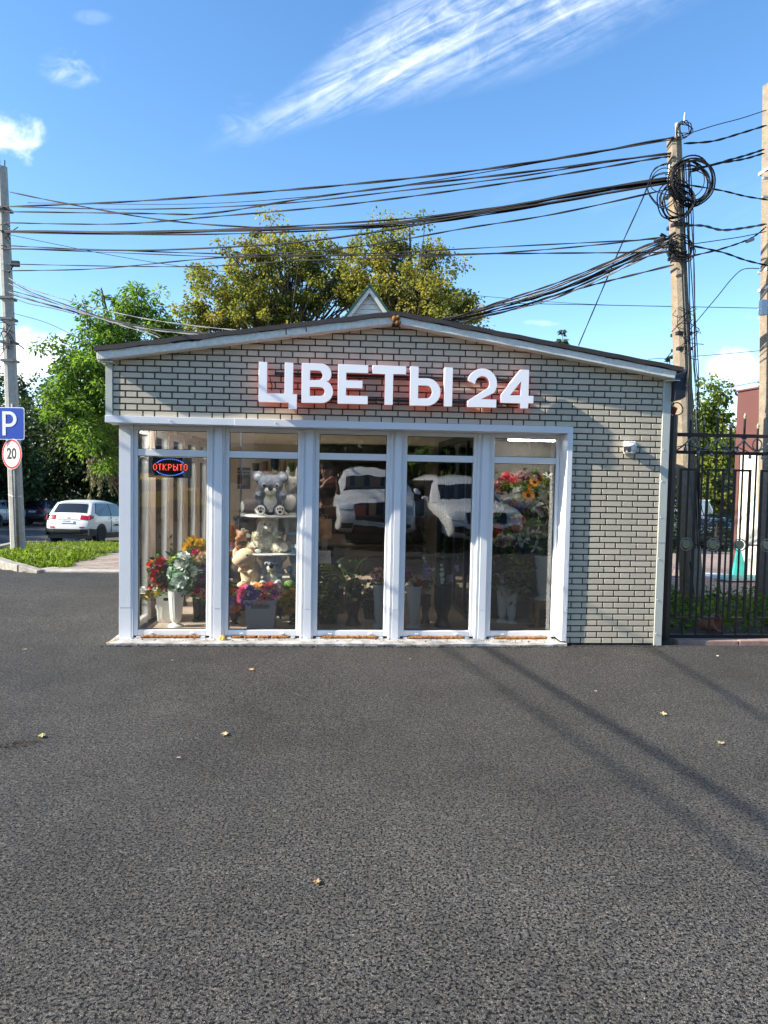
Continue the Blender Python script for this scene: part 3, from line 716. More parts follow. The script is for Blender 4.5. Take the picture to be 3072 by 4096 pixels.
# --- side and back walls, left glazing, inside lining
SD = 5.3
MB().prism([(3.13, 0), (XR-.002, 0), (XR-.002, 2.55), (3.13, 2.55)], .2, SD).build('side_wall', M_BRICK, shop)
MB().box(XL, -1.93, .2, SD, 2.04, 2.58).build('side_wall', M_BRICK, shop)
MB().box(-2.0, 3.13, SD-.1, SD, 0, 2.6).build('back_wall', M_INW, shop)
MB().box(3.02, 3.129, .26, SD-.1, .05, 2.1).build('inner_wall', M_INW, shop)
MB().box(2.2, 3.02, .26, .30, .05, 2.1).build('inner_wall', M_INW, shop)
MB().box(-1.93, 3.02, .26, SD-.1, 2.08, 2.12).build('ceiling', M_CEIL, shop)
MB().box(-1.93, 2.2, .2562, .32, 2.0, 2.0795).build('leak_blocker', M_PVC, shop)  # closing strip added to block light leaking past the window heads
MB().box(-2.0, 3.13, .2, SD, -.3, .012).build('floor_slab', M_BACK, shop)
WINS = [(.30, .87), (1.12, 1.70), (1.95, 2.53), (2.78, 3.36), (3.61, 4.19), (4.44, 4.98)]
gaps = [(.26, .30)]+[(a[1], b[0]) for a, b in zip(WINS, WINS[1:])]+[(4.98, SD-.1)]
for (y0, y1) in gaps:
    MB().box(-2.0, -1.93, y0, y1, .02, 2.04).build('side_pillar', M_METAL, shop)
    if y1-y0 > .1: MB().box(-1.929, -1.905, y0+.02, y1-.02, .05, 2.079).build('lining', M_PLY, shop, bevel=.004)
for (a, b) in WINS:
    q = MB()
    for (y0, y1, z0, z1) in ((a, a+.035, .05, 2.03), (b-.035, b, .05, 2.03), (a+.035, b-.035, .05, .11), (a+.035, b-.035, 1.97, 2.03), (a+.035, b-.035, 1.74, 1.80)): q.box(-1.985, -1.92, y0, y1, z0, z1)
    sw = q.build('side_window', M_PVC, shop, bevel=.004)
    for (z0, z1) in ((.11, 1.74), (1.80, 1.97)): MB().box(-1.957, -1.951, a+.032, b-.032, z0-.003, z1+.003).build('pane', M_GLASS_SIDE, sw)
    MB().box(-1.93, -1.87, a+.001, b-.001, 2.03, 2.079).build('lining', M_PLY, shop)
# laminate floor: planks
floor = MB().box(-1.93, 3.0, .262, SD-.1, .0125, .0225).build('floor', mat('plank_gap', (.08, .06, .05), .8), shop)
M_PLANK = [mat('laminate_%d' % i, c, .42, var=.22, vscale=6, stretch=(.6, 7, 1)) for i, c in enumerate(((.50, .40, .32), (.45, .35, .28), (.53, .43, .35)))]
pme = []
for m in M_PLANK:
    me = MB().box(-.598, .598, -.0945, .0945, 0, .008).mesh('plank'); me.materials.append(m); pme.append(me)
Lf = parent_loc(floor)
for j in range(25):
    y = .36+j*.192
    for i in range(4):
        x = -1.93+.6+i*1.2-(j % 3)*.4+.0
        if x+.6 < -1.9 or x > 3.3: continue
        a, b = max(x-.598, -1.855), min(x+.598, 3.018)
        if b-a < .05: continue
        o = inst('plank', random.choice(pme), floor, ((a+b)/2-Lf.x, y-Lf.y, .023-Lf.z), scale=((b-a)/1.196, 1, 1))
# cooler partition: dark framed glass running back from the front
M_DK = mat('dark_frame', (.022, .026, .04), .35)
cp = MB()
for y in (.42, 1.1, 1.8, 2.5, 3.2): cp.box(1.44-.0*y, 1.48, y, y+.05, .06, 2.079)
cp.box(1.4405, 1.4795, .42, 3.25, .0605, .12); cp.box(1.4405, 1.4795, .42, 3.25, 2.0, 2.078); cp.box(1.4405, 1.4795, .42, 3.25, 1.05, 1.09)
cpo = cp.build('cooler_partition', M_DK, shop)
for y in (.47, 1.15, 1.85, 2.55): MB().box(1.457, 1.463, y, y+.63, .12, 2.0).build('pane', M_GLASS_SIDE, cpo)
# ceiling light tubes of the cooler
M_TUBE = mat('light_tube', (.9, .9, .9), .4, emit=(1, .96, .9), estr=14.0)
M_FILL_TUBE = mat('added_fill_tube', (.9, .9, .9), .4, emit=(1, .95, .88), estr=13.0)  # fill light for the first two windows, not a cooler tube
for (x, y) in ((1.95, 1.2), (2.35, 1.7)):
    MB().box(x-.3, x+.3, y-.03, y+.03, 2.045, 2.078).build('ceiling_or_fill_light', M_TUBE, shop, bevel=.008)
for (x, y) in ((-1.42, .70), (-.62, .72)):  # two unseen tubes added behind the header to brighten the first windows
    MB().box(x-.45, x+.45, y-.03, y+.03, 2.045, 2.078).build('ceiling_or_fill_light', M_FILL_TUBE, shop, bevel=.008)
MB().tube([(-1.72, .29, 2.07), (-1.715, .29, 1.9), (-1.70, .29, 1.75)], .004, 5).build('cable', M_BLACK, shop)
MB().tube([(-.985, .9, 2.07), (-.98, .9, 1.4), (-1.0, .9, .98)], .011, 6).build('cable', M_BLACK, shop)
# ================================================================== illuminated sign letters
M_FACE = mat('acrylic_face', (.85, .85, .87), .22, emit=(.85, .88, 1), estr=.05)
M_SIDE = mat('letter_return', (.66, .48, .48), .4, emit=(1, .12, .10), estr=.04)
M_GLOW = mat('red_backlight', (.8, .1, .08), .5, emit=(1, .14, .11), estr=.36)
ZB, ZT = 2.247, 2.602; H = ZT-ZB; K = .0755
def arc(cx_, cz_, rx, rz, a0, a1, n=14): return [(cx_+rx*math.cos(R(a0+(a1-a0)*i/n)), cz_+rz*math.sin(R(a0+(a1-a0)*i/n))) for i in range(n+1)]
def letter(name, loops, xo):
    cu = bpy.data.curves.new(name, 'CURVE'); cu.dimensions = '2D'; cu.fill_mode = 'BOTH'; cu.extrude = .035; cu.bevel_depth = .002; cu.bevel_resolution = 1; cu.offset = -.002
    for lp in loops:
        sp = cu.splines.new('POLY'); sp.points.add(len(lp)-1); sp.use_cyclic_u = True
        for p, q in zip(sp.points, lp): p.co = (q[0], q[1], 0, 1)
    o = bpy.data.objects.new(name, cu); col.objects.link(o)
    me = bpy.data.meshes.new_from_object(o.evaluated_get(bpy.context.evaluated_depsgraph_get())); bpy.data.objects.remove(o)
    me.name = name; me.materials.clear()
    for m in (M_FACE, M_SIDE, M_GLOW): me.materials.append(m)
    for p in me.polygons: p.material_index = 0 if p.normal.z > .4 else (2 if p.normal.z < -.6 else 1)
    ob = bpy.data.objects.new('letter', me); col.objects.link(ob); ob.parent = sign
    ob.rotation_euler = (math.pi/2, 0, 0); ob.location = (xo-sign.location.x, -.098-sign.location.y, ZB-sign.location.z)
    return ob
sign = empty('shop_sign', (.56, -.03, 2.2), 'large white letter sign with red back glow reading ЦВЕТЫ 24 on the gable', 'sign')
w_ = .300; letter('tse', [[(0, 0), (w_-.03-.0, 0), (w_-.03, -.062), (w_+.045, -.062), (w_+.045, K), (w_+.008, K), (w_+.008, H), (w_-K+.008, H), (w_-K+.008, K), (K, K), (K, H), (0, H)]], -.697)
w_ = .290; r1, r2 = .092, .105
letter('ve', [[(0, 0)]+[(.17, 0)]+arc(w_-r2-.005, r2, r2, r2, -90, 65, 12)+arc(w_-r1-.022, H-r1, r1, r1, -42, 90, 10)+[(0, H)],
              [(K, K*.85)]+[(K, H/2-.035), (.16, H/2-.035)]+arc(.168, (K*.85+H/2-.035)/2, .042, (H/2-.035-K*.85)/2, 90, -90, 8),
              [(K, H/2+.028), (K, H-K*.85), (.15, H-K*.85)]+arc(.152, (H/2+.028+H-K*.85)/2, .036, (H-K*.85-H/2-.028)/2, 90, -90, 8)], -.312)
w_ = .274; letter('ye', [[(0, 0), (w_, 0), (w_, K), (K, K), (K, H/2-.036), (w_-.05, H/2-.036), (w_-.05, H/2+.036), (K, H/2+.036), (K, H-K), (w_, H-K), (w_, H), (0, H)]], .015)
w_ = .308; letter('te', [[(w_/2-K/2, 0), (w_/2+K/2, 0), (w_/2+K/2, H-K), (w_, H-K), (w_, H), (0, H), (0, H-K), (w_/2-K/2, H-K)]], .327)
w_ = .282; rb = .127
letter('yery_bowl', [[(0, 0), (.15, 0)]+arc(w_-rb, .1255, rb, .1255, -90, 90, 16)+[(K, .251), (K, H), (0, H)], [(K, K*.9), (K, .251-K*.9), (.15, .251-K*.9)]+arc(.152, .1255, .052, .1255-K*.9, 90, -90, 10)], .674)
letter('yery_stem', [[(0, 0), (K, 0), (K, H), (0, H)]], .990)
ro, ri = .137, .066
t2 = [(0, 0), (.270, 0), (.270, K), (.128, K)]
outer = arc(.135, H-ro, ro, ro, -38, 168, 18); inner = arc(.135, H-ro, ri, ri, 160, -35, 14)
letter('two', [t2[:3]+[(.128, K)]+[outer[0]]+outer[1:]+[(.066, H-ro-.012)]+inner+[(.0, .055)]], 1.207)
w_ = .308; letter('four', [[(.185, 0), (.260, 0), (.260, .048), (w_, .048), (w_, .118), (.260, .118), (.260, H), (.180, H), (0, .118), (0, .048), (.185, .048)], [(.088, .118), (.185, .118), (.185, .245)]], 1.516)
for z in (2.515, 2.298):
    MB().box(-.56, 1.70, -.052, -.030, z-.012, z+.012).build('rail', M_BLACK, sign)
q = MB()
for x in (-.5, .2, .66, 1.15, 1.6):
    for z in (2.515, 2.298): q.box(x-.012, x+.012, -.0305, .008, z-.011, z+.011)
q.build('bracket', M_BLACK, sign)
q = MB(); q.tube([(-.605, -.045, 2.48), (-.60, -.04, 2.44), (-.585, -.035, 2.41), (-.59, -.03, 2.36)], .005, 5); q.build('wire', M_BLACK, sign)

# ================================================================== security camera on the brick wall
M_CAMW = mat('camera_white', (.72, .72, .72), .35)
cc = empty('security_camera', (2.805, 0, 1.915), 'white bullet security camera with black face on the brick wall', 'camera')
q = MB(); o8 = [(.062*math.cos(R(22.5+45*i)), .062*math.sin(R(22.5+45*i))) for i in range(8)]
q.prism([(2.805+a, 1.915+b) for a, b in o8], -.045, -.004); q.box(2.748, 2.862, -.016, -.005, 1.855, 1.975)
q.build('base_plate', M_CAMW, cc, bevel=.004)
MB().lathe([(.034, 0), (.034, .02), (.026, .045), (.012, .055)], c=(0, 0, 0), n=16, axis='y').build('joint', M_CAMW, cc, local=True).location = (-.0, -.095, 0)
body = empty('x', (0, 0, 0)); bpy.data.objects.remove(body)
q = MB(); q.box(-.028, .028, -.15, .03, -.026, .030)
bd = q.build('body', M_CAMW, cc, bevel=.008, local=True); bd.location = (-.012, -.085, -.002); bd.rotation_euler = (R(10), 0, R(-38))
q = MB(); q.box(-.0295, .0295, -.160, -.118, -.0275, .0285); fc = q.build('face', M_BLACK, bd, bevel=.004, local=True)
q = MB(); q.lathe([(.012, 0), (.010, .004), (.002, .005)], n=12, axis='y'); ln = q.build('lens', mat('lens_glass', (.06, .06, .07), .08), bd, local=True); ln.location = (0, -.165, .002)
q = MB(); q.box(-.008, .008, -.1625, -.160, -.020, -.010); q.build('lamp', mat('ir_led', (.55, .55, .5), .3), bd, local=True)
q = MB(); q.box(-.0305, .0305, -.150, .0, .030, .034); q.build('hood', M_CAMW, bd, local=True)
q = MB()
for a, b in ((-.05, .055), (.05, .055), (-.05, -.055), (.05, -.055)): q.ell((a, -.018, b), (.006, .004, .006), nu=8, nv=4)
q.build('screws', M_SCREW, cc, local=True)

# ================================================================== LED OPEN sign hanging in the first window
ls = empty('led_open_sign', (-1.57, .275, 1.64), 'black LED panel with red letters ОТКРЫТО in a blue oval, hung in the first window', 'sign')
MB().box(-1.772, -1.368, .268, .292, 1.542, 1.738).build('panel', mat('led_panel', (.012, .012, .016), .35), ls, bevel=.004)
FONT = {'О': ['0110', '1001', '1001', '1001', '1001', '0110'], 'Т': ['111', '010', '010', '010', '010', '010'], 'К': ['1001', '1010', '1100', '1100', '1010', '1001'],
        'Р': ['1110', '1001', '1001', '1110', '1000', '1000'], 'Ы': ['10001', '10001', '11101', '10011', '10011', '11101']}
red = MB(); xx = 0.; W_ = sum(len(FONT[c][0])+1.35 for c in 'ОТКРЫТО')-1.35; st = .0092
x0 = -1.565-W_*st/2
for c in 'ОТКРЫТО':
    g = FONT[c]
    for r_, row in enumerate(g):
        for k, b in enumerate(row):
            if b == '1': red.ell((x0+(xx+k+.5)*st, .2665, 1.669-r_*.0105), (.0031, .002, .0031), nu=6, nv=3)
    xx += len(g[0])+1.35
red.build('red_leds', mat('red_led', (.5, .02, .02), .3, emit=(1, .10, .06), estr=2.6), ls)
blue = MB()
for i in range(44):
    a = 2*math.pi*i/44
    if abs(math.sin(a)) < .42: continue
    blue.ell((-1.567+.145*math.cos(a), .2665, 1.642+.078*math.sin(a)), (.0036, .002, .0036), nu=6, nv=3)
blue.build('blue_leds', mat('blue_led', (.02, .04, .5), .3, emit=(.10, .22, 1), estr=2.6), ls)
MB().tube([(-1.70, .28, 1.738), (-1.70, .28, 1.80), (-1.70, .29, 2.07)], .003, 4).build('cord', M_BLACK, ls)
# ================================================================== gate on the right
M_GATE = mat('brown_gate_paint', (.040, .026, .024), .42, var=.15, vscale=8)
M_GOLD = mat('dull_brass', (.34, .31, .20), .5, metal=.3, var=.15, vscale=12)
gate = empty('iron_gate', (4.9, .3, 0), 'dark brown wrought iron gate with spear tips and brass discs beside the shop', 'gate')
GYp = .30
def bar(x0, x1, z0, z1, name='bar', m=M_GATE, d=.012, yo=0.): return MB().box(x0, x1, GYp-d+yo, GYp+d+yo, z0, z1).build(name, m, gate)
MB().tube([(3.352, GYp, 0), (3.352, GYp, 2.262)], .068, 14).build('post', M_GATE, gate, smooth=False)
XE = 6.6
bar(3.42, XE, 2.052, 2.088, 'rail', d=.018); bar(3.42, XE, 1.878, 1.911, 'rail', d=.018); bar(3.42, XE, .012, .046, 'rail', d=.018)
PEG = .283
for i in range(11):
    x = 3.557+PEG*i
    # loop frame
    q = MB(); a, b = x-.080, x+.080
    q.box(a-.011, a+.011, GYp-.011, GYp+.011, .20, 1.733); q.box(b-.011, b+.011, GYp-.011, GYp+.011, .20, 1.733)
    q.box(a+.011, b-.011, GYp-.0105, GYp+.0105, 1.711, 1.733); q.box(a+.011, b-.011, GYp-.0105, GYp+.0105, .20, .222)
    q.build('loop_frame', M_GATE, gate)
    # long bar through the loop with a tall spear, and one between loops with a short spear
    for (xx, tip) in ((x+.0, 2.285), (x+PEG/2, 2.215)):
        tip += random.uniform(-.02, .02)
        q = MB(); q.box(xx-.007, xx+.007, GYp-.007, GYp+.007, .046, 1.878); q.box(xx-.007, xx+.007, GYp-.007, GYp+.007, 1.911, 2.052); q.box(xx-.008, xx+.008, GYp-.008, GYp+.008, 2.088, tip-.05)
        br = q.build('bar', M_GATE, gate)
        q = MB(); q.lathe([(.004, 0), (.014, .004), (.008, .012), (.017, .026), (.010, .045), (.001, .070)], c=(xx, GYp, tip-.055), n=8); q.build('spear_tip', M_GOLD, br, smooth=True)
    bar(x+.091, x+PEG-.091, .958, .972, 'cross_bar', d=.006)
    q = MB(); q.lathe([(.046, -.012), (.046, .012), (.042, .014), (.0, .014)], c=(x, GYp-.0, .966), n=20, axis='y')
    q2 = MB()
    for k in range(24):
        a0, a1 = 2*math.pi*k/24, 2*math.pi*(k+1)/24
    q2.tube([(x+.062*math.cos(2*math.pi*k/28), GYp-.012, .966+.062*math.sin(2*math.pi*k/28)) for k in range(29)], .006, 5, cap=False)
    q2.build('ring', M_GOLD, gate, smooth=True)
    q = MB(); q.lathe([(.0, -.020), (.040, -.019), (.044, -.014), (.044, .012), (.0, .013)], c=(x, GYp, .966), n=20, axis='y'); q.build('disc', M_GOLD, gate)
    # ornament between the rails: circle and crossing arcs
    q = MB(); q.tube([(x+PEG/2+.048*math.cos(2*math.pi*k/24), GYp, 1.985+.055*math.sin(2*math.pi*k/24)) for k in range(25)], .007, 5, cap=False); q.build('ornament_ring', M_GOLD, gate, smooth=True)
    for sgn in (-1, 1):
        q = MB(); q.tube([(x+sgn*(-.02+.20*t), GYp+.004*sgn, 2.05-.15*math.sin(t*1.45)) for t in [k/10 for k in range(11)]], .009, 5); q.build('ornament_scroll', M_GOLD, gate, smooth=True)
# string of bulbs along the gate
lg = empty('string_lights', (4.6, .26, 1.9), 'string of clear bulbs on black wire along the gate top', 'string lights')
wpts = [(3.30, .20, 1.86)]; bl = []
for i in range(24):
    x = 3.36+i*.135; z = 1.93+.03*math.sin(i*1.7)+.015*math.sin(i*.6)
    wpts.append((x, .262, z))
    if i % 1 == 0 and i > 0: bl.append((x, z))
MB().tube(wpts, .005, 5).build('wire', M_BLACK, lg)
M_BULB = mat('clear_bulb', (.20, .20, .19), .05, spec=.9, coat=.8)
me_b = MB().ell((0, 0, 0), (.017, .017, .02), nu=10, nv=8).mesh('bulb', True); me_b.materials.append(M_BULB)
me_s = MB().tube([(0, 0, .012), (0, 0, .04)], .009, 8).mesh('socket'); me_s.materials.append(M_BLACK)
Ll = lg.location
for (x, z) in bl[::1]:
    o = inst('socket', me_s, lg, (x-Ll.x, .262-Ll.y, z-.04-Ll.z)); inst('bulb', me_b, o, (0, 0, -.003))
# paper cup stuck on top of the gate post
cup = empty('paper_cup', (3.352, .25, 2.262), 'tipped orange paper cup with white rim lying on the gate post', 'cup')
q = MB(); q.lathe([(.026, 0), (.027, .003), (.037, .085)], n=18); cu_ = q.build('cup', mat('orange_print', (.62, .10, .025), .5, c2=(.05, .03, .03), vscale=24), cup, local=True, smooth=True)
cu_.location = (.02, .01, .075); cu_.rotation_euler = (R(-8), R(205), 0)
q = MB(); q.lathe([(.0365, .080), (.039, .082), (.039, .087), (.0365, .086), (.0, .060)], n=18); q.build('rim', mat('white_paper', (.8, .78, .74), .6), cu_, local=True, smooth=True)
ringg = empty('wire_ring', (3.40, .28, 2.262), 'round metal ring finial standing on the gate post', 'finial')
MB().tube([(3.405+.062*math.cos(2*math.pi*k/28), .29+.01*math.sin(4*math.pi*k/28), 2.325+.062*math.sin(2*math.pi*k/28)) for k in range(29)], .006, 5, cap=False).build('ring', M_GATE, ringg, smooth=True)
# terracotta pot lying in the bed
pot = empty('terracotta_pot', (3.93, .62, 0), 'fallen terracotta flower pot among plants behind the gate', 'pot')
q = MB(); q.lathe([(.0, 0), (.055, 0), (.085, .16), (.095, .16), (.097, .19), (.086, .19), (.075, .05), (.0, .04)], n=20)
po = q.build('pot', mat('terracotta', (.42, .17, .10), .85, var=.25, vscale=10), pot, local=True, smooth=True, auto=40); po.location = (0, 0, .07); po.rotation_euler = (R(70), R(15), R(30))

# ================================================================== concrete poles
M_POLE = mat('weathered_concrete', (.315, .255, .185), .9, c2=(.20, .165, .12), vscale=14, bump=.7, bscale=60, bdist=.012)
M_POLE_G = mat('grey_concrete', (.42, .41, .37), .9, c2=(.30, .29, .26), vscale=10, bump=.6, bscale=50, bdist=.01)
M_LICH = mat('orange_lichen', (.45, .23, .03), .95, var=.4, vscale=20)
def pole(mb, p0, p1, w0, w1, rz=0., n=8):
    """tapered concrete pole with chamfered square section"""
    p0, p1 = Vector(p0), Vector(p1); vs = []
    prof = [(1, .55), (.55, 1), (-.55, 1), (-1, .55), (-1, -.55), (-.55, -1), (.55, -1), (1, -.55)]
    for k in range(n+1):
        t = k/n; c = p0+(p1-p0)*t; h = (w0+(w1-w0)*t)/2
        for a, b in prof:
            x, y = a*h, b*h; vs.append((c.x+x*math.cos(rz)-y*math.sin(rz), c.y+x*math.sin(rz)+y*math.cos(rz), c.z))
    fs = [(i*8+j, i*8+(j+1) % 8, (i+1)*8+(j+1) % 8, (i+1)*8+j) for i in range(n) for j in range(8)]+[tuple(n*8+j for j in range(8)), tuple(range(7, -1, -1))]
    mb.add(vs, fs)
PR = empty('concrete_pole', (4.86, 2.6, terr(2.6)), 'lichen spotted concrete utility pole with a strut and coiled cables behind the gate', 'pole')
q = MB(); pole(q, (4.855, 2.6, -.2), (4.355, 2.6, 6.06), .245, .165, .35); q.build('shaft', M_POLE, PR)
q = MB(); pole(q, (5.02, 2.78, -.2), (4.60, 2.66, 3.35), .19, .165, .5); q.build('strut', M_POLE, PR)
q = MB(); pole(q, (4.50, 2.62, 5.3), (4.405, 2.62, 6.28), .07, .06, .2); q.build('top_post', M_POLE_G, PR)
q = MB()
for i in range(420):
    z = random.uniform(1.8, 5.8); t = (z+.2)/6.26; cx_ = 4.855-.5*t; h = (.245-.08*t)/2
    a = random.choice([0, 0, 1]); r_ = random.uniform(.003, .010)
    ang = .35; lx, ly = (random.uniform(-.5, .5)*h, -h) if a else (-h*.96, random.uniform(-.5, .5)*h)
    X, Y = cx_+lx*math.cos(ang)-ly*math.sin(ang), 2.6+lx*math.sin(ang)+ly*math.cos(ang)
    q.ell((X, Y, z), (r_, r_, r_*1.6) if False else (r_*.8, r_*.8, r_*1.5), nu=6, nv=4)
tag(q.build('lichen', M_LICH, PR), kind='stuff')
def pr_x(z): return 4.855-.5*(z+.2)/6.26
for z in (5.35, 4.95, 4.55, 3.55, 3.35):
    x = pr_x(z)+.004; MB().box(x-.098, x+.098, 2.49, 2.71, z-.02, z+.02).build('strap', M_BLACK, PR)
M_GALV = mat('galvanised', (.5, .5, .5), .45, metal=.6)
q = MB()
for (dx, z) in ((.13, 5.55), (.15, 4.75), (-.14, 5.62), (.09, 6.28)):
    x = pr_x(z)+dx; q.tube([(x-.05, 2.5, z-.06), (x, 2.49, z-.05), (x+.005, 2.49, z+.07)], .009, 6)
q.build('hook', M_GALV, PR)
M_CABLE = mat('black_cable', (.012, .012, .014), .6, spec=.25)
M_CABLE_L = mat('grey_cable', (.10, .11, .12), .45)
# coils of slack cable hung on the pole
def coil(name, cx_, cz_, r_, turns, yy, jit, label, th=.009):
    e = empty(name, (cx_, yy, cz_-r_), label, 'cable coil', 'cable coils on the pole')
    for t in range(turns):
        rr = r_*random.uniform(1-jit, 1+jit); ox, oz = random.uniform(-jit, jit)*r_, random.uniform(-jit, jit)*r_; ph = random.uniform(0, 6)
        pts = [(cx_+ox+rr*(1+.05*math.sin(3*a+ph))*math.cos(a), yy+.05*math.sin(2*a+ph)-.012*t, cz_+oz+rr*(1+.06*math.cos(2*a+ph))*math.sin(a)) for a in [2*math.pi*k/36 for k in range(37)]]
        MB().tube(pts, th, 5, cap=False).build('turn', M_CABLE, e, smooth=True)
P_ = lambda px, py, Y=2.45: at(px*1.8517, py*1.8517, Y)
c = P_(1488, 396); coil('cable_coil', c.x, c.z, .265, 6, 2.42, .10, 'large coil of black cable hung high on the concrete pole', .010)
c = P_(1455, 437); coil('cable_coil', c.x, c.z, .225, 5, 2.40, .12, 'middle coil of black cable hung below the large coil on the pole')
c = P_(1468, 540); coil('cable_coil', c.x, c.z, .14, 6, 2.40, .30, 'small messy tangle of black cable where the cable bundle meets the pole', .007)
c = P_(1482, 402); coil('cable_coil', c.x, c.z, .22, 5, 2.36, .22, 'loose wide coil of thin cable crossing the large coil on the pole', .006)
c = P_(1437, 405); coil('cable_coil', c.x, c.z, .20, 3, 2.44, .25, 'thin loops of cable hanging left of the pole beside the large coil', .006)
c = P_(1476, 282); coil('cable_coil', c.x, c.z, .09, 4, 2.45, .14, 'small loop of wire standing on top of the concrete pole', .006)
e = empty('cable_splice', (pr_x(3.5), 2.45, 3.3), 'black splice clamps bunched round the concrete pole above the cable bundle', 'splice')
q = MB()
for i in range(16):
    p = P_(1445+random.uniform(-38, 28), 518+random.uniform(-14, 40), 2.43); d = Vector((random.uniform(-1, 1), random.uniform(-.3, .3), random.uniform(-.5, .5))).normalized()*random.uniform(.03, .07)
    q.tube([p-d, p+d], random.uniform(.012, .024), 6)
q.build('clamp', M_BLACK, e)
q = MB()
for i in range(10):
    z0 = random.uniform(3.3, 3.9); x = pr_x(z0)+random.uniform(-.12, .12)
    pts = [Vector((x, 2.44, z0))+Vector((.12*math.sin(k*.9+i)+random.uniform(-.02, .02), -.02, -.07*k*random.uniform(.3, 1))) for k in range(6)]
    q.tube(pts, .005, 4)
q.build('loose_wire', M_CABLE, e, smooth=True)
# cables running down the pole face
e = empty('riser_cables', (pr_x(1)+.06, 2.46, 0), 'bunch of grey and black cables running down the front of the concrete pole', 'cables')
for i in range(7):
    pts = []
    for k in range(20):
        z = 5.75-k*.265; x = pr_x(z)+.06+.022*i-.05+.012*math.sin(k*.8+i*2)+(.03*math.sin(k*.35+i) if z < 3 else 0)
        pts.append((x, 2.468-.01*(i % 3), max(z, .55+.1*i)))
    MB().tube(pts, .0065, 5).build('cable', M_CABLE_L if i % 3 == 0 else M_CABLE, e, smooth=True)
q = MB(); q.tube([P_(1490, 1212, 2.3), P_(1500, 1290, 2.3), P_(1462, 1320, 2.3)], .008, 5); q.tube([P_(1455, 1290, 2.3), P_(1490, 1315, 2.3), P_(1545, 1340, 2.3)], .008, 5)
q.build('loose_end', M_CABLE, e)
q = MB(); p = P_(1481, 1342, 2.3); q.lathe([(.02, -.05), (.045, -.04), (.045, .03), (.02, .05)], c=p, n=12); q.build('junction', mat('red_plug', (.25, .05, .05), .5), e)

PF = empty('concrete_pole', (5.98, 3.0, terr(3)), 'tall pale concrete pole cut by the right edge of the picture', 'pole')
q = MB(); pole(q, (6.22, 3.0, -.2), (5.90, 3.0, 7.05), .30, .21, .2); q.build('shaft', M_POLE, PF)
for z in (5.9, 4.55, 4.3, 4.05): MB().box(6.22-.32*(z+.2)/7.25-.118, 6.22-.32*(z+.2)/7.25+.118, 2.875, 3.125, z-.02, z+.02).build('strap', mat('white_strap', (.65, .65, .65), .5), PF)
q = MB()
for z in (5.75, 5.5): q.box(5.76, 5.86, 2.86, 2.9, z-.012, z+.012)
q.build('bracket', M_GALV, PF)
q = MB(); q.box(5.78, 5.86, 2.8, 2.88, 3.9, 4.1); q.build('junction_box', mat('pale_box', (.6, .65, .7), .5), PF)

PLx = lambda z: -6.99-.29*(z+.3)/8.5
PL = empty('concrete_pole', (PLx(0), 9.6, terr(9.6)), 'grey concrete utility pole carrying cables behind the parking sign', 'pole')
q = MB(); pole(q, (PLx(-.5), 9.6, -.5), (PLx(8.1), 9.6, 8.1), .30, .20, .5); q.build('shaft', M_POLE_G, PL)
for z in (7.2, 5.3, 4.85, 4.35, 3.95): MB().box(PLx(z)-.14, PLx(z)+.14, 9.44, 9.76, z-.025, z+.025).build('strap', mat('steel_strap', (.18, .18, .18), .5, metal=.5), PL)
q = MB()
for dx in (-.05, .06): q.tube([(PLx(8.1)+dx, 9.6, 8.05), (PLx(8.1)+dx, 9.6, 8.25)], .012, 5)
q.build('rebar', M_BLACK, PL)
q = MB()
for i in range(26):
    z = random.choice([7.0, 6.7, 6.3, 4.6, 4.4, 4.1])+random.uniform(-.15, .15); x = PLx(z)+random.uniform(-.12, .25)
    d = Vector((random.uniform(-1, 1), 0, random.uniform(-1.2, .4))).normalized()*random.uniform(.06, .2)
    p = Vector((x, 9.40, z)); q.tube([p-d, p+Vector((.03, -.02, .03)), p+d], random.uniform(.007, .014), 5)
tag(q.build('clamps', M_BLACK, PL), kind='stuff')
q = MB(); p = at(62, 1058, 9.4); q.box(p.x-.09, p.x+.09, 9.34, 9.42, p.z-.05, p.z+.07); q.tube([p+Vector((-.05, 0, -.03)), Vector((PLx(p.z)+.1, 9.5, p.z-.15))], .02, 5)
q.build('floodlight', M_BLACK, PL, bevel=.01)

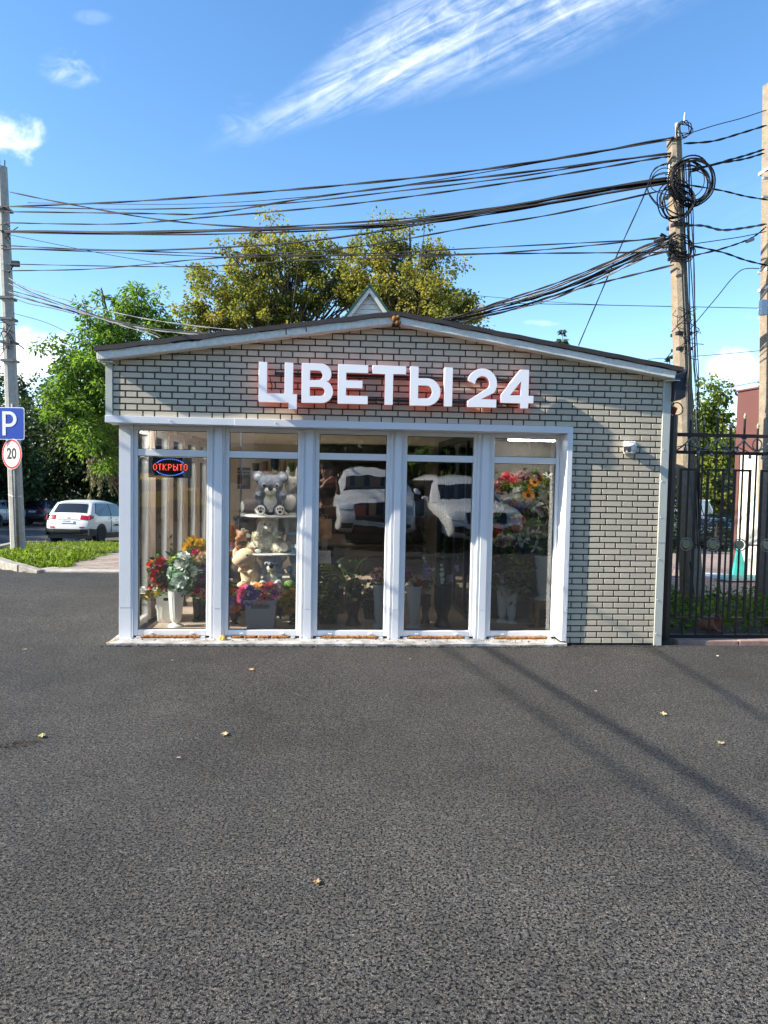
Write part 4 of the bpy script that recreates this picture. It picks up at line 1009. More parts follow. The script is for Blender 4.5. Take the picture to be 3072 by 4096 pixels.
# ================================================================== overhead cables
def catmull(pts, n=6):
    P = [pts[0]]+list(pts)+[pts[-1]]; out = []
    for i in range(1, len(P)-2):
        for k in range(n):
            t = k/n; a, b, c, d = P[i-1], P[i], P[i+1], P[i+2]
            out.append(.5*((2*b)+(c-a)*t+(2*a-5*b+4*c-d)*t*t+(3*b-a-3*c+d)*t**3))
    out.append(P[-2]); return out
def cable(label, pix, Y0, Y1, r, grp, twist=0., m=None, strands=1, x0=None, x1=None):
    """pix: where the photograph shows the cable; its span hangs in the vertical plane between its two supports"""
    a, b = pix[0][0], pix[-1][0]
    A = at(pix[0][0]*1.8517, pix[0][1]*1.8517, Y0); B = at(pix[-1][0]*1.8517, pix[-1][1]*1.8517, Y1)
    pts = []
    for (x, y) in pix:
        d = fwd+rgt*((x*1.8517-1536)/2840)-upv*((y*1.8517-2048)/2840)
        nrm = Vector((B.y-A.y, -(B.x-A.x), 0))
        t = (A-CAM).dot(nrm)/d.dot(nrm); pts.append(CAM+d*t)
    pts = catmull(pts, 8)
    mid = sum(pts, Vector())/len(pts)
    o = None
    if strands == 1:
        q = MB(); q.tube(pts, r, 5); o = q.build('overhead_cable', m or M_CABLE, smooth=True); tag(o, label, 'cable', grp); return o
    q = MB()
    fine = catmull(pts, 3)
    for s in range(strands):
        ph = 2*math.pi*s/strands
        off = [(Vector((0, math.cos(ph+k*twist*.45), math.sin(ph+k*twist*.45)))*r*.6) for k in range(len(fine))]
        q.tube([p+o_ for p, o_ in zip(fine, off)], r*.66, 5)
    o = q.build('overhead_cable', m or M_CABLE, smooth=True); tag(o, label, 'cable', grp); return o
G1 = 'cables strung between the left and right poles'
YL, YR = 9.45, 2.5
T_ = 'black cable between the two concrete poles, '
cable(T_+'topmost thick twisted run', [(4, 447), (250, 437), (500, 420), (750, 399), (1000, 372), (1250, 335), (1456, 297)], YL, YR, .016, G1, .5, strands=2)
cable(T_+'thin wire just under the topmost', [(60, 438), (400, 441), (700, 422), (950, 388), (1200, 345), (1450, 302)], YL, YR, .006, G1)
cable(T_+'second thick run from the top', [(4, 457), (300, 461), (450, 461), (650, 430), (850, 404), (1100, 376), (1405, 337), (1448, 332)], YL, YR, .014, G1, .5, strands=2)
cable(T_+'twisted run third from the top', [(4, 481), (250, 484), (450, 469), (700, 447), (950, 416), (1200, 379), (1405, 344), (1448, 338)], YL, YR, .012, G1, .7, strands=2)
cable(T_+'thick bundle in the middle of the span', [(4, 500), (280, 503), (500, 498), (700, 492), (900, 478), (1100, 447), (1280, 412), (1440, 386)], YL, YR, .021, G1, .2, strands=3)
cable(T_+'run falling from the top of the left pole', [(22, 415), (150, 441), (350, 475), (560, 491), (800, 486), (1000, 460), (1200, 430), (1450, 390)], YL, YR, .013, G1, .5, strands=2)
cable(T_+'smooth thick run below the middle bundle', [(4, 537), (200, 540), (350, 540), (600, 527), (800, 503), (1000, 468), (1200, 436), (1440, 396)], YL, YR, .016, G1)
cable(T_+'slack run crossing the tree top', [(4, 530), (150, 537), (400, 546), (600, 551), (800, 552), (1000, 549), (1200, 547), (1450, 545)], YL, YR, .010, G1, .6, strands=2)
cable(T_+'lowest run rising to the coils', [(4, 585), (200, 581), (420, 561), (620, 546), (800, 529), (1000, 494), (1200, 462), (1460, 405)], YL, YR, .011, G1, .6, strands=2)
cable(T_+'run sagging under the lowest cables', [(4, 570), (250, 575), (450, 575), (650, 563), (900, 555), (1100, 545), (1300, 528), (1450, 510)], YL, YR, .009, G1, .6, strands=2)
o_ = cable('thin grey wire dropping from the left pole across the tree to the right', [(20, 507), (250, 553), (450, 583), (700, 607), (1000, 636), (1250, 656), (1470, 663)], YL, 12.0, .006, 'thin wires')
for i, pix in enumerate([[(4, 446), (300, 452), (600, 440), (850, 414), (1100, 384), (1300, 352), (1450, 330)], [(4, 502), (350, 507), (650, 500), (900, 484), (1100, 456), (1300, 420), (1450, 392)], [(4, 536), (300, 548), (550, 556), (850, 545), (1150, 530), (1350, 520), (1450, 514)], [(4, 498), (300, 500), (600, 490), (900, 470), (1150, 436), (1300, 408), (1450, 384)]]):
    cable(T_+['extra run under the second', 'slack strand below the middle bundle', 'long slack strand near the tree', 'strand riding on the middle bundle'][i], pix, YL, YR, [.010, .012, .008, .012][i], G1, .4, strands=2)
G2 = 'cables from the left pole to the shop roof'
for i, pix in enumerate([[(18, 600), (60, 622), (180, 658), (300, 686), (420, 704), (540, 716)], [(18, 604), (70, 632), (170, 668), (260, 698), (330, 718), (350, 728)], [(18, 612), (80, 640), (170, 672), (260, 702), (320, 720), (345, 730)],
                         [(18, 626), (90, 646), (180, 674), (300, 704), (400, 716), (480, 722)], [(18, 630), (80, 650), (160, 672), (250, 697), (340, 714), (440, 724)], [(18, 634), (90, 655), (200, 684), (290, 702), (380, 716), (450, 722)], [(25, 641), (60, 655), (110, 665), (160, 677)]]):
    nm = ['first', 'second', 'third', 'fourth', 'fifth', 'sixth', 'seventh'][i]
    cable('grey cable sagging from the left pole to the shop roof, %s from the top' % nm, pix, 9.45, 5.6, .010, G2, .6, M_CABLE_L if i % 2 == 0 else M_CABLE, strands=2 if i != 6 else 1)
cable('thin wire falling from the left pole behind the cloud and tree', [(25, 676), (100, 697), (180, 735), (230, 760)], 9.45, 7.0, .006, 'thin wires')
G3 = 'cables from the right pole to the shop roof'
for i, pix in enumerate([[(1452, 512), (1380, 538), (1280, 585), (1180, 625), (1080, 655), (990, 682), (955, 694)], [(1452, 516), (1370, 546), (1270, 592), (1170, 632), (1080, 660), (990, 684), (950, 692)], [(1452, 520), (1360, 556), (1260, 603), (1160, 640), (1060, 664), (980, 684), (945, 692)],
                         [(1452, 524), (1370, 560), (1280, 605), (1180, 645), (1080, 670), (1000, 688), (965, 694)], [(1452, 530), (1360, 572), (1270, 615), (1180, 650), (1100, 670), (1010, 690), (970, 696)], [(1455, 572), (1350, 598), (1270, 618), (1190, 640), (1110, 668), (1030, 688), (985, 700)], [(1452, 514), (1390, 532), (1300, 572), (1200, 612), (1110, 642), (1020, 672), (975, 690)], [(1452, 521), (1340, 568), (1240, 614), (1150, 642), (1070, 662), (990, 682), (950, 690)], [(1450, 540), (1360, 566), (1260, 608), (1170, 640), (1090, 662), (1020, 682), (960, 694)]]):
    nm = ['first', 'second', 'third', 'fourth', 'fifth', 'sixth', 'seventh', 'eighth', 'ninth'][i]
    cable('dark cable sagging from the right pole bundle to the shop roof, %s from the top' % nm, pix, 2.5, 5.5, .0125, G3, .5, M_CABLE_L if i in (1, 4) else M_CABLE, strands=2)
cable('single black cable dropping steeply from the right pole to the roof edge', [(1446, 352), (1412, 368), (1390, 425), (1340, 535), (1295, 640), (1250, 746)], 2.5, 4.5, .011, None, .5, strands=2)
G4 = 'cables between the two right hand poles'
for i, (pix, r_, s) in enumerate([([(1478, 310), (1540, 305), (1600, 288), (1655, 271)], .012, 2), ([(1465, 296), (1540, 272), (1600, 256), (1655, 238)], .006, 1), ([(1490, 372), (1560, 350), (1610, 336), (1650, 323)], .013, 2), ([(1490, 366), (1560, 352), (1610, 343), (1650, 331)], .012, 2),
                              ([(1490, 400), (1560, 412), (1610, 424), (1659, 432)], .010, 2), ([(1484, 487), (1520, 488), (1560, 497), (1610, 492), (1655, 484)], .014, 2), ([(1490, 554), (1550, 540), (1600, 524), (1630, 510), (1655, 490)], .010, 2), ([(1490, 530), (1560, 545), (1610, 562), (1659, 574)], .011, 2), ([(1490, 528), (1560, 518), (1610, 510), (1655, 500)], .006, 1)]):
    nm = ['topmost thick', 'thin top', 'upper bundled', 'second bundled', 'falling', 'grey sagging', 'box carrying', 'lowest falling', 'thin middle'][i]
    cable('%s cable between the two right hand concrete poles' % nm, pix, 2.5, 2.9, r_, G4, .6, M_CABLE_L if i == 5 else M_CABLE, strands=s)
cable('thin straight wire low over the shop roof to the far right', [(1080, 655), (1250, 658), (1450, 662), (1659, 666)], 7.0, 7.0, .007, 'thin wires')
cable('thin wire rising from behind the roof to the far right pole', [(1436, 778), (1500, 700), (1550, 640), (1580, 603), (1605, 582), (1640, 580)], 5.0, 3.2, .007, 'thin wires')
cable('thin faint wire low beside the right hand cloud', [(1400, 776), (1480, 771), (1560, 765), (1659, 756)], 9.0, 9.0, .007, 'thin wires')
cable('thin wire sloping up behind the gate trees', [(1470, 858), (1540, 842), (1600, 832), (1659, 820)], 9.0, 9.0, .007, 'thin wires')
e = empty('cable_joint', at(1620*1.8517, 519*1.8517, 2.8), 'grey box joint hanging on a cable near the far right pole', 'cable joint')
p = e.location; MB().tube([p+Vector((-.05, 0, -.02)), p+Vector((.05, 0, .02))], .024, 8).build('housing', mat('grey_box', (.35, .35, .34), .5), e)
# two feeder cables crossing the yard overhead, out of the frame: their shadows lie on the asphalt
def ground_pt(px, py):
    d = fwd+rgt*((px-1536)/2840)-upv*((py-2048)/2840); return CAM+d*(-CAM.z/d.z)
for i, (a, b, h, r_) in enumerate((((1960, 2600), (3072, 3290), 4.6, .020), ((1850, 2640), (3072, 3500), 4.8, .012), ((2620, 2600), (3072, 2880), 4.6, .013))):
    A = ground_pt(*a); B = ground_pt(*b); k = sun_to/sun_to.z
    d = (B-A).normalized()
    A2 = A-d*1.2; B2 = B+d*9
    pts = [A2+k*h, A2+(B2-A2)*.5+k*(h-.05), B2+k*h]
    q = MB(); q.tube(catmull(pts, 6), r_, 6); o = q.build('feeder_cable', M_CABLE, smooth=True)
    tag(o, ['thick cable bundle crossing high over the yard', 'second cable bundle crossing high over the yard', 'cable bundle over the right side of the yard'][i], 'cable', 'cables over the yard')

# ================================================================== parking and speed signs on the left pole
M_BLUE = mat('sign_blue', (.005, .055, .38), .5, var=.05); M_SWH = mat('sign_white', (.78, .78, .76), .4); M_RED = mat('sign_red', (.55, .02, .025), .4); M_SBLK = mat('sign_black', (.012, .012, .012), .5)
M_GREYM = mat('sign_back_grey', (.35, .36, .37), .5, metal=.5)
def rrect(w_, h_, r_, n=5):
    out = []
    for cx_, cz_, a0 in ((w_/2-r_, h_/2-r_, 0), (-w_/2+r_, h_/2-r_, 90), (-w_/2+r_, -h_/2+r_, 180), (w_/2-r_, -h_/2+r_, 270)): out += arc(cx_, cz_, r_, r_, a0, a0+90, n)
    return out
YS = 9.30
ps = empty('parking_sign', (-7.05, YS, 2.228), 'square blue parking sign with a white letter P on the left pole', 'sign', rz=R(-6))
for nm, poly, y0, y1, m in (('plate', rrect(.70, .70, .05), .0, .012, M_SWH), ('blue_field', rrect(.665, .665, .04), -.003, .0005, M_BLUE)):
    MB().prism([(a, b+.345) for a, b in poly], y0, y1).build(nm, m, ps, local=True)
MB().box(-.335, .335, .012, .03, .1, .13).build('bracket', M_GREYM, ps, local=True)
def glyph(loops, name, m, parent, loc, ext=.003):
    cu = bpy.data.curves.new(name, 'CURVE'); cu.dimensions = '2D'; cu.fill_mode = 'BOTH'; cu.extrude = ext
    for lp in loops:
        sp = cu.splines.new('POLY'); sp.points.add(len(lp)-1); sp.use_cyclic_u = True
        for p, q in zip(sp.points, lp): p.co = (q[0], q[1], 0, 1)
    o = bpy.data.objects.new(name, cu); col.objects.link(o)
    me = bpy.data.meshes.new_from_object(o.evaluated_get(bpy.context.evaluated_depsgraph_get())); bpy.data.objects.remove(o)
    me.materials.clear(); me.materials.append(m); ob = bpy.data.objects.new(name, me); col.objects.link(ob); ob.parent = parent
    ob.rotation_euler = (math.pi/2, 0, 0); ob.location = loc; return ob
k = .075
glyph([[(-.15, -.26), (-.15+k, -.26), (-.15+k, -.075), (.0, -.075)]+arc(.0, .0925, .165, .1675, -90, 90, 16)+[(-.15, .26)], [(-.15+k, -.075+k*.9), (-.15+k, .26-k*.9), (.0, .26-k*.9)]+arc(.0, .0925, .092, .1675-k*.9, 90, -90, 12)], 'letter', M_SWH, ps, (.02, -.006, .345))
ss = empty('speed_limit_sign', (-6.985, YS, 1.915), 'round white speed limit sign 20 with red border below the parking sign', 'sign', rz=R(-32))
MB().lathe([(.33, .0), (.33, .012), (.0, .012)], n=36, axis='y').build('plate', M_SWH, ss, local=True)
q = MB(); rr = [(.322*math.cos(2*math.pi*i/40), .322*math.sin(2*math.pi*i/40)) for i in range(40)]; ri_ = [(.274*math.cos(2*math.pi*i/40), .274*math.sin(2*math.pi*i/40)) for i in range(40)]
vs = [(x, -.003, z) for x, z in rr]+[(x, -.003, z) for x, z in ri_]; q.add(vs, [(i, (i+1) % 40, (i+1) % 40+40, i+40) for i in range(40)]); q.build('red_border', M_RED, ss, local=True)
vs = [(x, -.0015, z) for x, z in rr]; q = MB(); q.add(vs, [tuple(range(40))]); q.build('face', M_SWH, ss, local=True)
text_obj('number', '20', .33, (0, -.005, -.0), M_SBLK, ss, ext=.001, bold=.011, world=False)
pipe = empty('sign_post', (-6.87, 9.32, terr(9.3)), 'slim steel sign post standing against the concrete pole', 'post')
MB().tube([(-6.87, 9.32, terr(9.3)-.05), (-6.985, 9.36, 3.0)], .036, 10).build('pipe', mat('post_paint', (.10, .10, .10), .5, c2=(.28, .27, .25), vscale=6), pipe, smooth=True)
q = MB(); q.tube([(-7.12, 9.42, 1.03), (-6.95, 9.26, 1.0), (-6.84, 9.42, 1.0)], .006, 5); q.build('tie', M_SWH, pipe)
# ================================================================== cars
M_TYRE = mat('tyre_rubber', (.018, .018, .018), .85); M_RIM = mat('alloy_rim', (.35, .36, .38), .35, metal=.7)
M_CGLASS = mat('car_glass', (.015, .018, .022), .06, spec=.8); M_CLAD = mat('black_cladding', (.022, .022, .024), .6)
M_TAIL = mat('tail_lamp', (.35, .012, .015), .18, coat=.5); M_LAMP = mat('head_lamp', (.55, .58, .6), .12, coat=.8); M_CHROME = mat('chrome', (.6, .6, .62), .18, metal=.9)
M_PLATE = mat('number_plate', (.75, .75, .74), .4); M_DARKG = mat('grille_black', (.012, .012, .013), .4)
def paint(name, c): return mat(name, c, .30, coat=.7, spec=.5)
WHITE = paint('white_car_paint', (.74, .74, .72)); NAVY = paint('dark_blue_paint', (.010, .014, .030)); SILVER = paint('silver_paint', (.42, .44, .46)); BLUEG = paint('blue_grey_paint', (.16, .20, .27)); YELLOW = paint('taxi_yellow_paint', (.72, .40, .015))
PROF = {
 'suv': dict(L=4.4, W=1.83, prof=[(-2.06, .34), (-2.17, .42), (-2.20, .60), (-2.18, .78), (-2.12, .95), (-2.06, 1.07), (-1.98, 1.16), (-1.72, 1.50), (-1.66, 1.56), (-1.58, 1.60), (-1.1, 1.655), (-.4, 1.67), (.15, 1.63), (.42, 1.55), (1.05, 1.10), (1.15, 1.06), (1.7, .97), (2.02, .86), (2.16, .72), (2.2, .52), (2.16, .34), (2.06, .26)],
              rg=(1.14, 1.50), belt=1.0, roofw=.72, axles=(-1.32, 1.33), wr=.345),
 'big': dict(L=4.75, W=1.9, prof=[(-2.24, .36), (-2.34, .44), (-2.37, .65), (-2.35, .85), (-2.30, 1.03), (-2.26, 1.13), (-2.14, 1.50), (-2.08, 1.60), (-1.98, 1.66), (-1.2, 1.74), (-.3, 1.75), (.2, 1.71), (.50, 1.62), (1.15, 1.15), (1.3, 1.1), (1.9, 1.02), (2.2, .93), (2.33, .78), (2.36, .55), (2.32, .36), (2.2, .28)],
              rg=(1.18, 1.56), belt=1.08, roofw=.76, axles=(-1.42, 1.42), wr=.37),
 'sedan': dict(L=4.5, W=1.76, prof=[(-2.12, .30), (-2.22, .40), (-2.25, .60), (-2.22, .82), (-2.1, .96), (-1.75, 1.03), (-1.6, 1.05), (-1.0, 1.38), (-.8, 1.43), (-.2, 1.47), (.25, 1.44), (.45, 1.39), (1.05, .98), (1.15, .95), (1.75, .86), (2.1, .74), (2.22, .58), (2.24, .42), (2.15, .26)],
              rg=(1.07, 1.36), belt=.92, roofw=.74, axles=(-1.3, 1.38), wr=.32),
 'pickup': dict(L=5.2, W=1.84, prof=[(-2.5, .45), (-2.58, .55), (-2.6, .9), (-2.58, 1.12), (-2.5, 1.18), (-1.0, 1.18), (-.92, 1.22), (-.72, 1.66), (-.6, 1.74), (-.1, 1.79), (.6, 1.77), (.85, 1.70), (1.42, 1.20), (1.55, 1.16), (2.1, 1.09), (2.42, 1.01), (2.54, .88), (2.6, .62), (2.56, .42), (2.4, .34)],
              rg=(1.27, 1.66), belt=1.14, roofw=.75, axles=(-1.55, 1.62), wr=.39),
 'van': dict(L=5.6, W=2.0, prof=[(-2.7, .36), (-2.78, .5), (-2.8, 1.0), (-2.78, 2.1), (-2.7, 2.32), (-2.5, 2.40), (.9, 2.40), (1.25, 2.30), (1.95, 1.42), (2.1, 1.30), (2.62, 1.08), (2.76, .9), (2.8, .6), (2.74, .36), (2.6, .28)],
              rg=(1.3, 2.05), belt=1.25, roofw=.86, axles=(-1.7, 1.75), wr=.35)}
class Car:
    def __init__(s, kind):
        P = PROF[kind]; s.P = P; s.hw = P['W']/2; s.h2 = P['L']/2
        pr = [Vector((0, a, b)) for a, b in P['prof']]; s.poly = pr
        s.fine = catmull(pr, 4); s.top = max(p.z for p in pr)
    def w(s, y, z):
        e = min(1, abs(y)/s.h2); pl = 1-.13*e**7-.02*e**2
        b = s.P['belt']
        if z <= b: tz = 1-.035*max(0, (b-.25-z)/b)**2-.02*max(0, (z-b+.2)/.2)
        else: tz = .98+(s.P['roofw']-.98)*((z-b)/(s.top-b))**1.15
        return s.hw*pl*tz
    def nrm(s, i):
        F = s.fine; a, b = F[max(0, i-1)], F[min(len(F)-1, i+1)]; t = (b-a).normalized(); return Vector((0, -t.z, t.y))
    def shell(s, i, v, off=0.):
        p = s.fine[i]; n = s.nrm(i); q = p-n*(.055*abs(v)**5)+n*off
        q = q-n*.02*(v*v)
        return Vector((v*s.w(p.y, p.z)*.992, q.y, q.z))
    def body(s):
        mb = MB(); n = len(s.fine); V = [-1, -.97, -.9, -.75, -.5, -.25, 0, .25, .5, .75, .9, .97, 1]; k = len(V)
        mb.add([s.shell(i, v) for i in range(n) for v in V], [(i*k+j, i*k+j+1, (i+1)*k+j+1, (i+1)*k+j) for i in range(n-1) for j in range(k-1)])
        for sg in (-1, 1):
            base = [s.shell(i, sg) for i in range(n)]; c = Vector((0, 0, .75)); vs = []; fs = []
            S = [1, .97, .9, .75, .5, .2]
            for f in S:
                for b in base:
                    y, z = c.y+(b.y-c.y)*f, c.z+(b.z-c.z)*f
                    vs.append(b if f == 1 else Vector((sg*(s.w(y, z)+(-.004 if f > .95 else .006)), y, z)))
            for r_ in range(len(S)-1):
                for i in range(n-1):
                    q = (r_*n+i, r_*n+i+1, (r_+1)*n+i+1, (r_+1)*n+i); fs.append(q if sg < 0 else q[::-1])
                q = (r_*n+n-1, r_*n, (r_+1)*n, (r_+1)*n+n-1); fs.append(q if sg < 0 else q[::-1])
            vs.append(Vector((sg*s.w(0, .75), 0, .75))); m_ = len(vs)-1
            for i in range(n-1): q = ((len(S)-1)*n+i, (len(S)-1)*n+i+1, m_); fs.append(q if sg < 0 else q[::-1])
            mb.add(vs, fs)
        a, b = s.fine[0], s.fine[-1]
        return mb
    def side(s, poly, sg, off=.012):
        off += .022
        mb = MB(); f = [Vector((sg*(s.w(y, z)+off), y, z)) for y, z in poly]; b = [Vector((sg*(s.w(y, z)-.02), y, z)) for y, z in poly]; n = len(f)
        fs = [tuple(range(n)) if sg < 0 else tuple(range(n-1, -1, -1))]+[(i, (i+1) % n, (i+1) % n+n, i+n) for i in range(n)]
        return mb.add(f+b, fs)
    def patch(s, front, z0, z1, v0, v1, off=.012):
        """piece of the shell on the front or rear face between two heights"""
        top_i = max(range(len(s.fine)), key=lambda i: s.fine[i].z)
        rngi = [i for i in range(len(s.fine)) if z0 <= s.fine[i].z <= z1 and ((i > top_i) if front else (i < top_i))]
        if len(rngi) < 2: return MB()
        V = [v0+(v1-v0)*j/6 for j in range(7)]; mb = MB(); k = 7
        o = [s.shell(i, v, off) for i in rngi for v in V]; b = [s.shell(i, v, -.03) for i in rngi for v in V]; n = len(rngi)
        mb.add(o+b, [(i*k+j, i*k+j+1, (i+1)*k+j+1, (i+1)*k+j) for i in range(n-1) for j in range(k-1)]
               + [(j, j+1, j+1+n*k, j+n*k) for j in range(k-1)]+[((n-1)*k+j, (n-1)*k+j+1, (n-1)*k+j+1+n*k, (n-1)*k+j+n*k) for j in range(k-1)]
               + [(i*k, (i+1)*k, (i+1)*k+n*k, i*k+n*k) for i in range(n-1)]+[(i*k+k-1, (i+1)*k+k-1, (i+1)*k+k-1+n*k, i*k+k-1+n*k) for i in range(n-1)])
        return mb
def car(name, kind, loc, rz, pm, label, cat='car', group=None, plate=None, rear_badge=False, detail=True, clad=True, plate_front=None):
    e = empty(name, loc, label, cat, group); e.rotation_euler = (-math.atan(.06)*math.cos(rz) if loc[1] > 12 else 0, math.atan(.06)*math.sin(rz)*0, rz)
    c = Car(kind); P = c.P; b = P['belt']; T = c.top
    body = c.body().build('body', pm, e, smooth=True, local=True, merge=True)
    B = lambda q, n, m, p=None: q.build(n, m, p or e, local=True, smooth=False)
    g0, g1 = P['rg']
    pr = P['prof']
    if kind != 'van':
        B(c.patch(False, g0, g1, -.80, .80), 'rear_window', M_CGLASS)
    ws_top = T-.14; 
    B(c.patch(True, b+.10, T-.13, -.86, .86), 'windscreen', M_CGLASS)
    # side glass: between belt line and roof, inside the pillars
    top_i = max(range(len(c.fine)), key=lambda i: c.fine[i].z)
    def y_at(z, front):
        R_ = c.fine[top_i:] if front else c.fine[:top_i+1]
        return min(R_, key=lambda p: abs(p.z-z)).y
    zb, zt = b+.06, T-.13
    yf0, yf1 = y_at(zb+.05, True)-.22, y_at(zt, True)-.10
    yr0, yr1 = y_at(zb+.12, False)+.28, y_at(zt-.02, False)+.22
    if kind == 'pickup': yr0, yr1 = -.66, -.52
    if kind == 'van': yr0, yr1 = .75, .75; zb = 1.32
    ym = (yf1+yr1)/2+.08
    for sg in (-1, 1):
        if kind == 'van':
            B(c.side([(yr0, zb), (yf0-.1, zb), (yf1-.05, zt-.18), (yr1, zt-.18)], sg), 'side_window', M_CGLASS)
        else:
            B(c.side([(yr0, zb+.10), (yr0+.25, zb), (ym-.03, zb), (ym-.03, zt), (yr1, zt-.02)], sg), 'side_window', M_CGLASS)
            B(c.side([(ym+.03, zb), (yf0, zb), (yf1, zt-.01), (ym+.03, zt)], sg), 'side_window', M_CGLASS)
        for ay in P['axles']:
            x = sg*(c.w(ay, .45)); wr = P['wr']
            ring = [(ay+(wr+.075)*math.cos(R(a)), wr+(wr+.075)*math.sin(R(a))) for a in range(-18, 199, 12)]
            B(c.side(ring, sg, .010), 'wheel_arch', M_CLAD)
            q = MB(); q.lathe([(wr*.62, -.11), (wr*.93, -.115), (wr, -.08), (wr, .08), (wr*.93, .115), (wr*.62, .11)], c=(x-sg*.075, ay, wr), n=22, axis='x')
            ty = q.build('wheel', M_TYRE, e, local=True, smooth=True, auto=40)
            q = MB(); xo = x-sg*.075+sg*.085
            for a in range(5):
                t0 = 2*math.pi*a/5; d = Vector((0, math.cos(t0), math.sin(t0))); s_v = Vector((0, -math.sin(t0), math.cos(t0)))*wr*.11
                cc_ = Vector((xo, ay, wr)); q.add([cc_-s_v*1.3, cc_+s_v*1.3, cc_+d*wr*.62+s_v, cc_+d*wr*.62-s_v, ] + [p+Vector((sg*.02, 0, 0)) for p in (cc_-s_v*1.3, cc_+s_v*1.3, cc_+d*wr*.62+s_v, cc_+d*wr*.62-s_v)],
                                                 [(4, 5, 6, 7), (0, 1, 5, 4), (1, 2, 6, 5), (2, 3, 7, 6), (3, 0, 4, 7)])
            q.lathe([(wr*.64, -.01), (wr*.64, .012), (wr*.58, .012), (wr*.58, -.01)], c=(xo, ay, wr), n=22, axis='x')
            q.build('rim', M_RIM, ty, local=True)
        if clad: B(c.side([(P['axles'][0]+P['wr']+.07, .27), (P['axles'][1]-P['wr']-.07, .27), (P['axles'][1]-P['wr']-.07, .42), (P['axles'][0]+P['wr']+.07, .42)], sg, .014), 'sill', M_CLAD)
        ymir = yf0-.02
        q = MB(); q.ell((sg*(c.w(ymir, zb)+.12), ymir, zb+.06), (.10, .06, .07), nu=10, nv=8); q.box(min(sg*(c.w(ymir, zb)), sg*(c.w(ymir, zb)+.08)), max(sg*(c.w(ymir, zb)), sg*(c.w(ymir, zb)+.08)), ymir-.03, ymir+.03, zb+.0, zb+.03)
        B(q, 'mirror', M_CLAD if pm is not WHITE else pm)
        for hy in ((ym-.12, ym+.55) if kind != 'van' else (1.0,)):
            B(c.side([(hy-.10, b-.08), (hy+.08, b-.08), (hy+.08, b-.055), (hy-.10, b-.055)], sg, .02), 'door_handle', pm)
        q = MB()
        for hy in ((ym, yf0-.08) if kind != 'van' else (.7, 1.9)):
            pts = [(hy-.004, .45), (hy+.004, .45), (hy+.004, b+.02), (hy-.004, b+.02)]; f = c.side(pts, sg, .0085); q.add(f.v, f.f)
        B(q, 'door_gap', M_DARKG)
    # rear: lamps, plate, dark bumper
    z_l0, z_l1 = (b-.13, b+.08) if kind != 'van' else (1.0, 1.5)
    for sg in (-1, 1):
        v0, v1 = (.60, .985) if kind != 'van' else (.9, .985)
        B(c.patch(False, z_l0, z_l1, sg*v0, sg*v1, .016), 'tail_lamp', M_TAIL)
        yl = y_at(z_l0, False)
        B(c.side([(yl+.03, z_l0+.02), (yl+.26, z_l0+.10), (yl+.30, z_l1-.02), (yl+.07, z_l1)], sg, .014), 'tail_lamp', M_TAIL)
    B(c.patch(False, .36, .60, -.985, .985, .02), 'rear_bumper', M_CLAD)
    for sg in (-1, 1):
        yl = y_at(.5, False); B(c.side([(yl+.05, .34), (P['axles'][0]-P['wr']-.06, .30), (P['axles'][0]-P['wr']-.06, .55), (yl+.05, .58)], sg, .016), 'bumper_corner', M_CLAD)
        B(c.patch(False, .60, .66, sg*.62, sg*.85, .02), 'reflector', M_TAIL)
    yr = min(p.y for p in c.fine)
    pz = b-.17
    q = MB(); q.box(-.26, .26, -.008, .006, -.056, .056); pl = q.build('number_plate', M_PLATE, e, local=True, bevel=.004); pl.location = (0, y_at(pz, False)-.030, pz); pl.rotation_euler = (R(-12), 0, 0)
    if plate:
        text_obj('plate_text', plate, .088, (-.03 if len(plate) > 6 else 0, -.0095, -.0), M_SBLK, pl, ext=.0008, world=False, bold=.001)
    q = MB(); q.box(-.40, .40, -.006, .006, -.012, .012); hb = q.build('tailgate_bar', M_CHROME if detail else M_CLAD, e, local=True); hb.location = (0, y_at(pz+.095, False)-.022, pz+.095)
    # front: lamps, grille, plate
    yf = max(p.y for p in c.fine)
    for sg in (-1, 1):
        B(c.patch(True, b-.30, b-.12, sg*.58, sg*.985, .014), 'head_lamp', M_LAMP)
        B(c.patch(True, .42, .62, sg*.62, sg*.95, .016), 'fog_lamp_bay', M_DARKG)
    B(c.patch(True, .60, b-.14, -.55, .55, .016), 'grille', M_DARKG); B(c.patch(True, .34, .55, -.6, .6, .018), 'lower_grille', M_DARKG)
    q = MB()
    for zz in (.68, .76):
        f = c.patch(True, zz-.0, zz+.05, -.54, .54, .026); q.add(f.v, f.f)
    B(q, 'grille_bar', M_CHROME)
    if plate_front is not None:
        q = MB(); q.box(-.26, .26, -.006, .008, -.056, .056); pf = q.build('number_plate', M_PLATE, e, local=True); pf.location = (0, yf+.03, .58)
        text_obj('plate_text', plate_front, .088, (0, .0095, 0), M_SBLK, pf, rot=(math.pi/2, 0, math.pi), ext=.0008, world=False)
    # under tray so no light leaks beneath
    q = MB(); q.box(-c.hw*.9, c.hw*.9, -c.h2+.25, c.h2-.3, .2, .36); B(q, 'under_tray', M_DARKG)
    if rear_badge:
        q = MB(); q.tube([(.062*math.cos(2*math.pi*k/24), 0, .034*math.sin(2*math.pi*k/24)) for k in range(25)], .006, 5, cap=False)
        for t in (-1, 1): q.tube([(-.02*t-.008, 0, -.026*1), (-.012*t+.006, 0, .026)], .005, 5)
        q.tube([(-.02, 0, -.004), (.02, 0, .004)], .005, 5)
        bz = pz+.16; o = q.build('emblem', M_CHROME, e, local=True); o.location = (0, y_at(bz, False)-.03, bz)
        o = text_obj('lettering', 'ix35', .055, (-.56, y_at(pz-.03, False)-.028, pz-.03), M_CHROME, e, ext=.002, world=False)
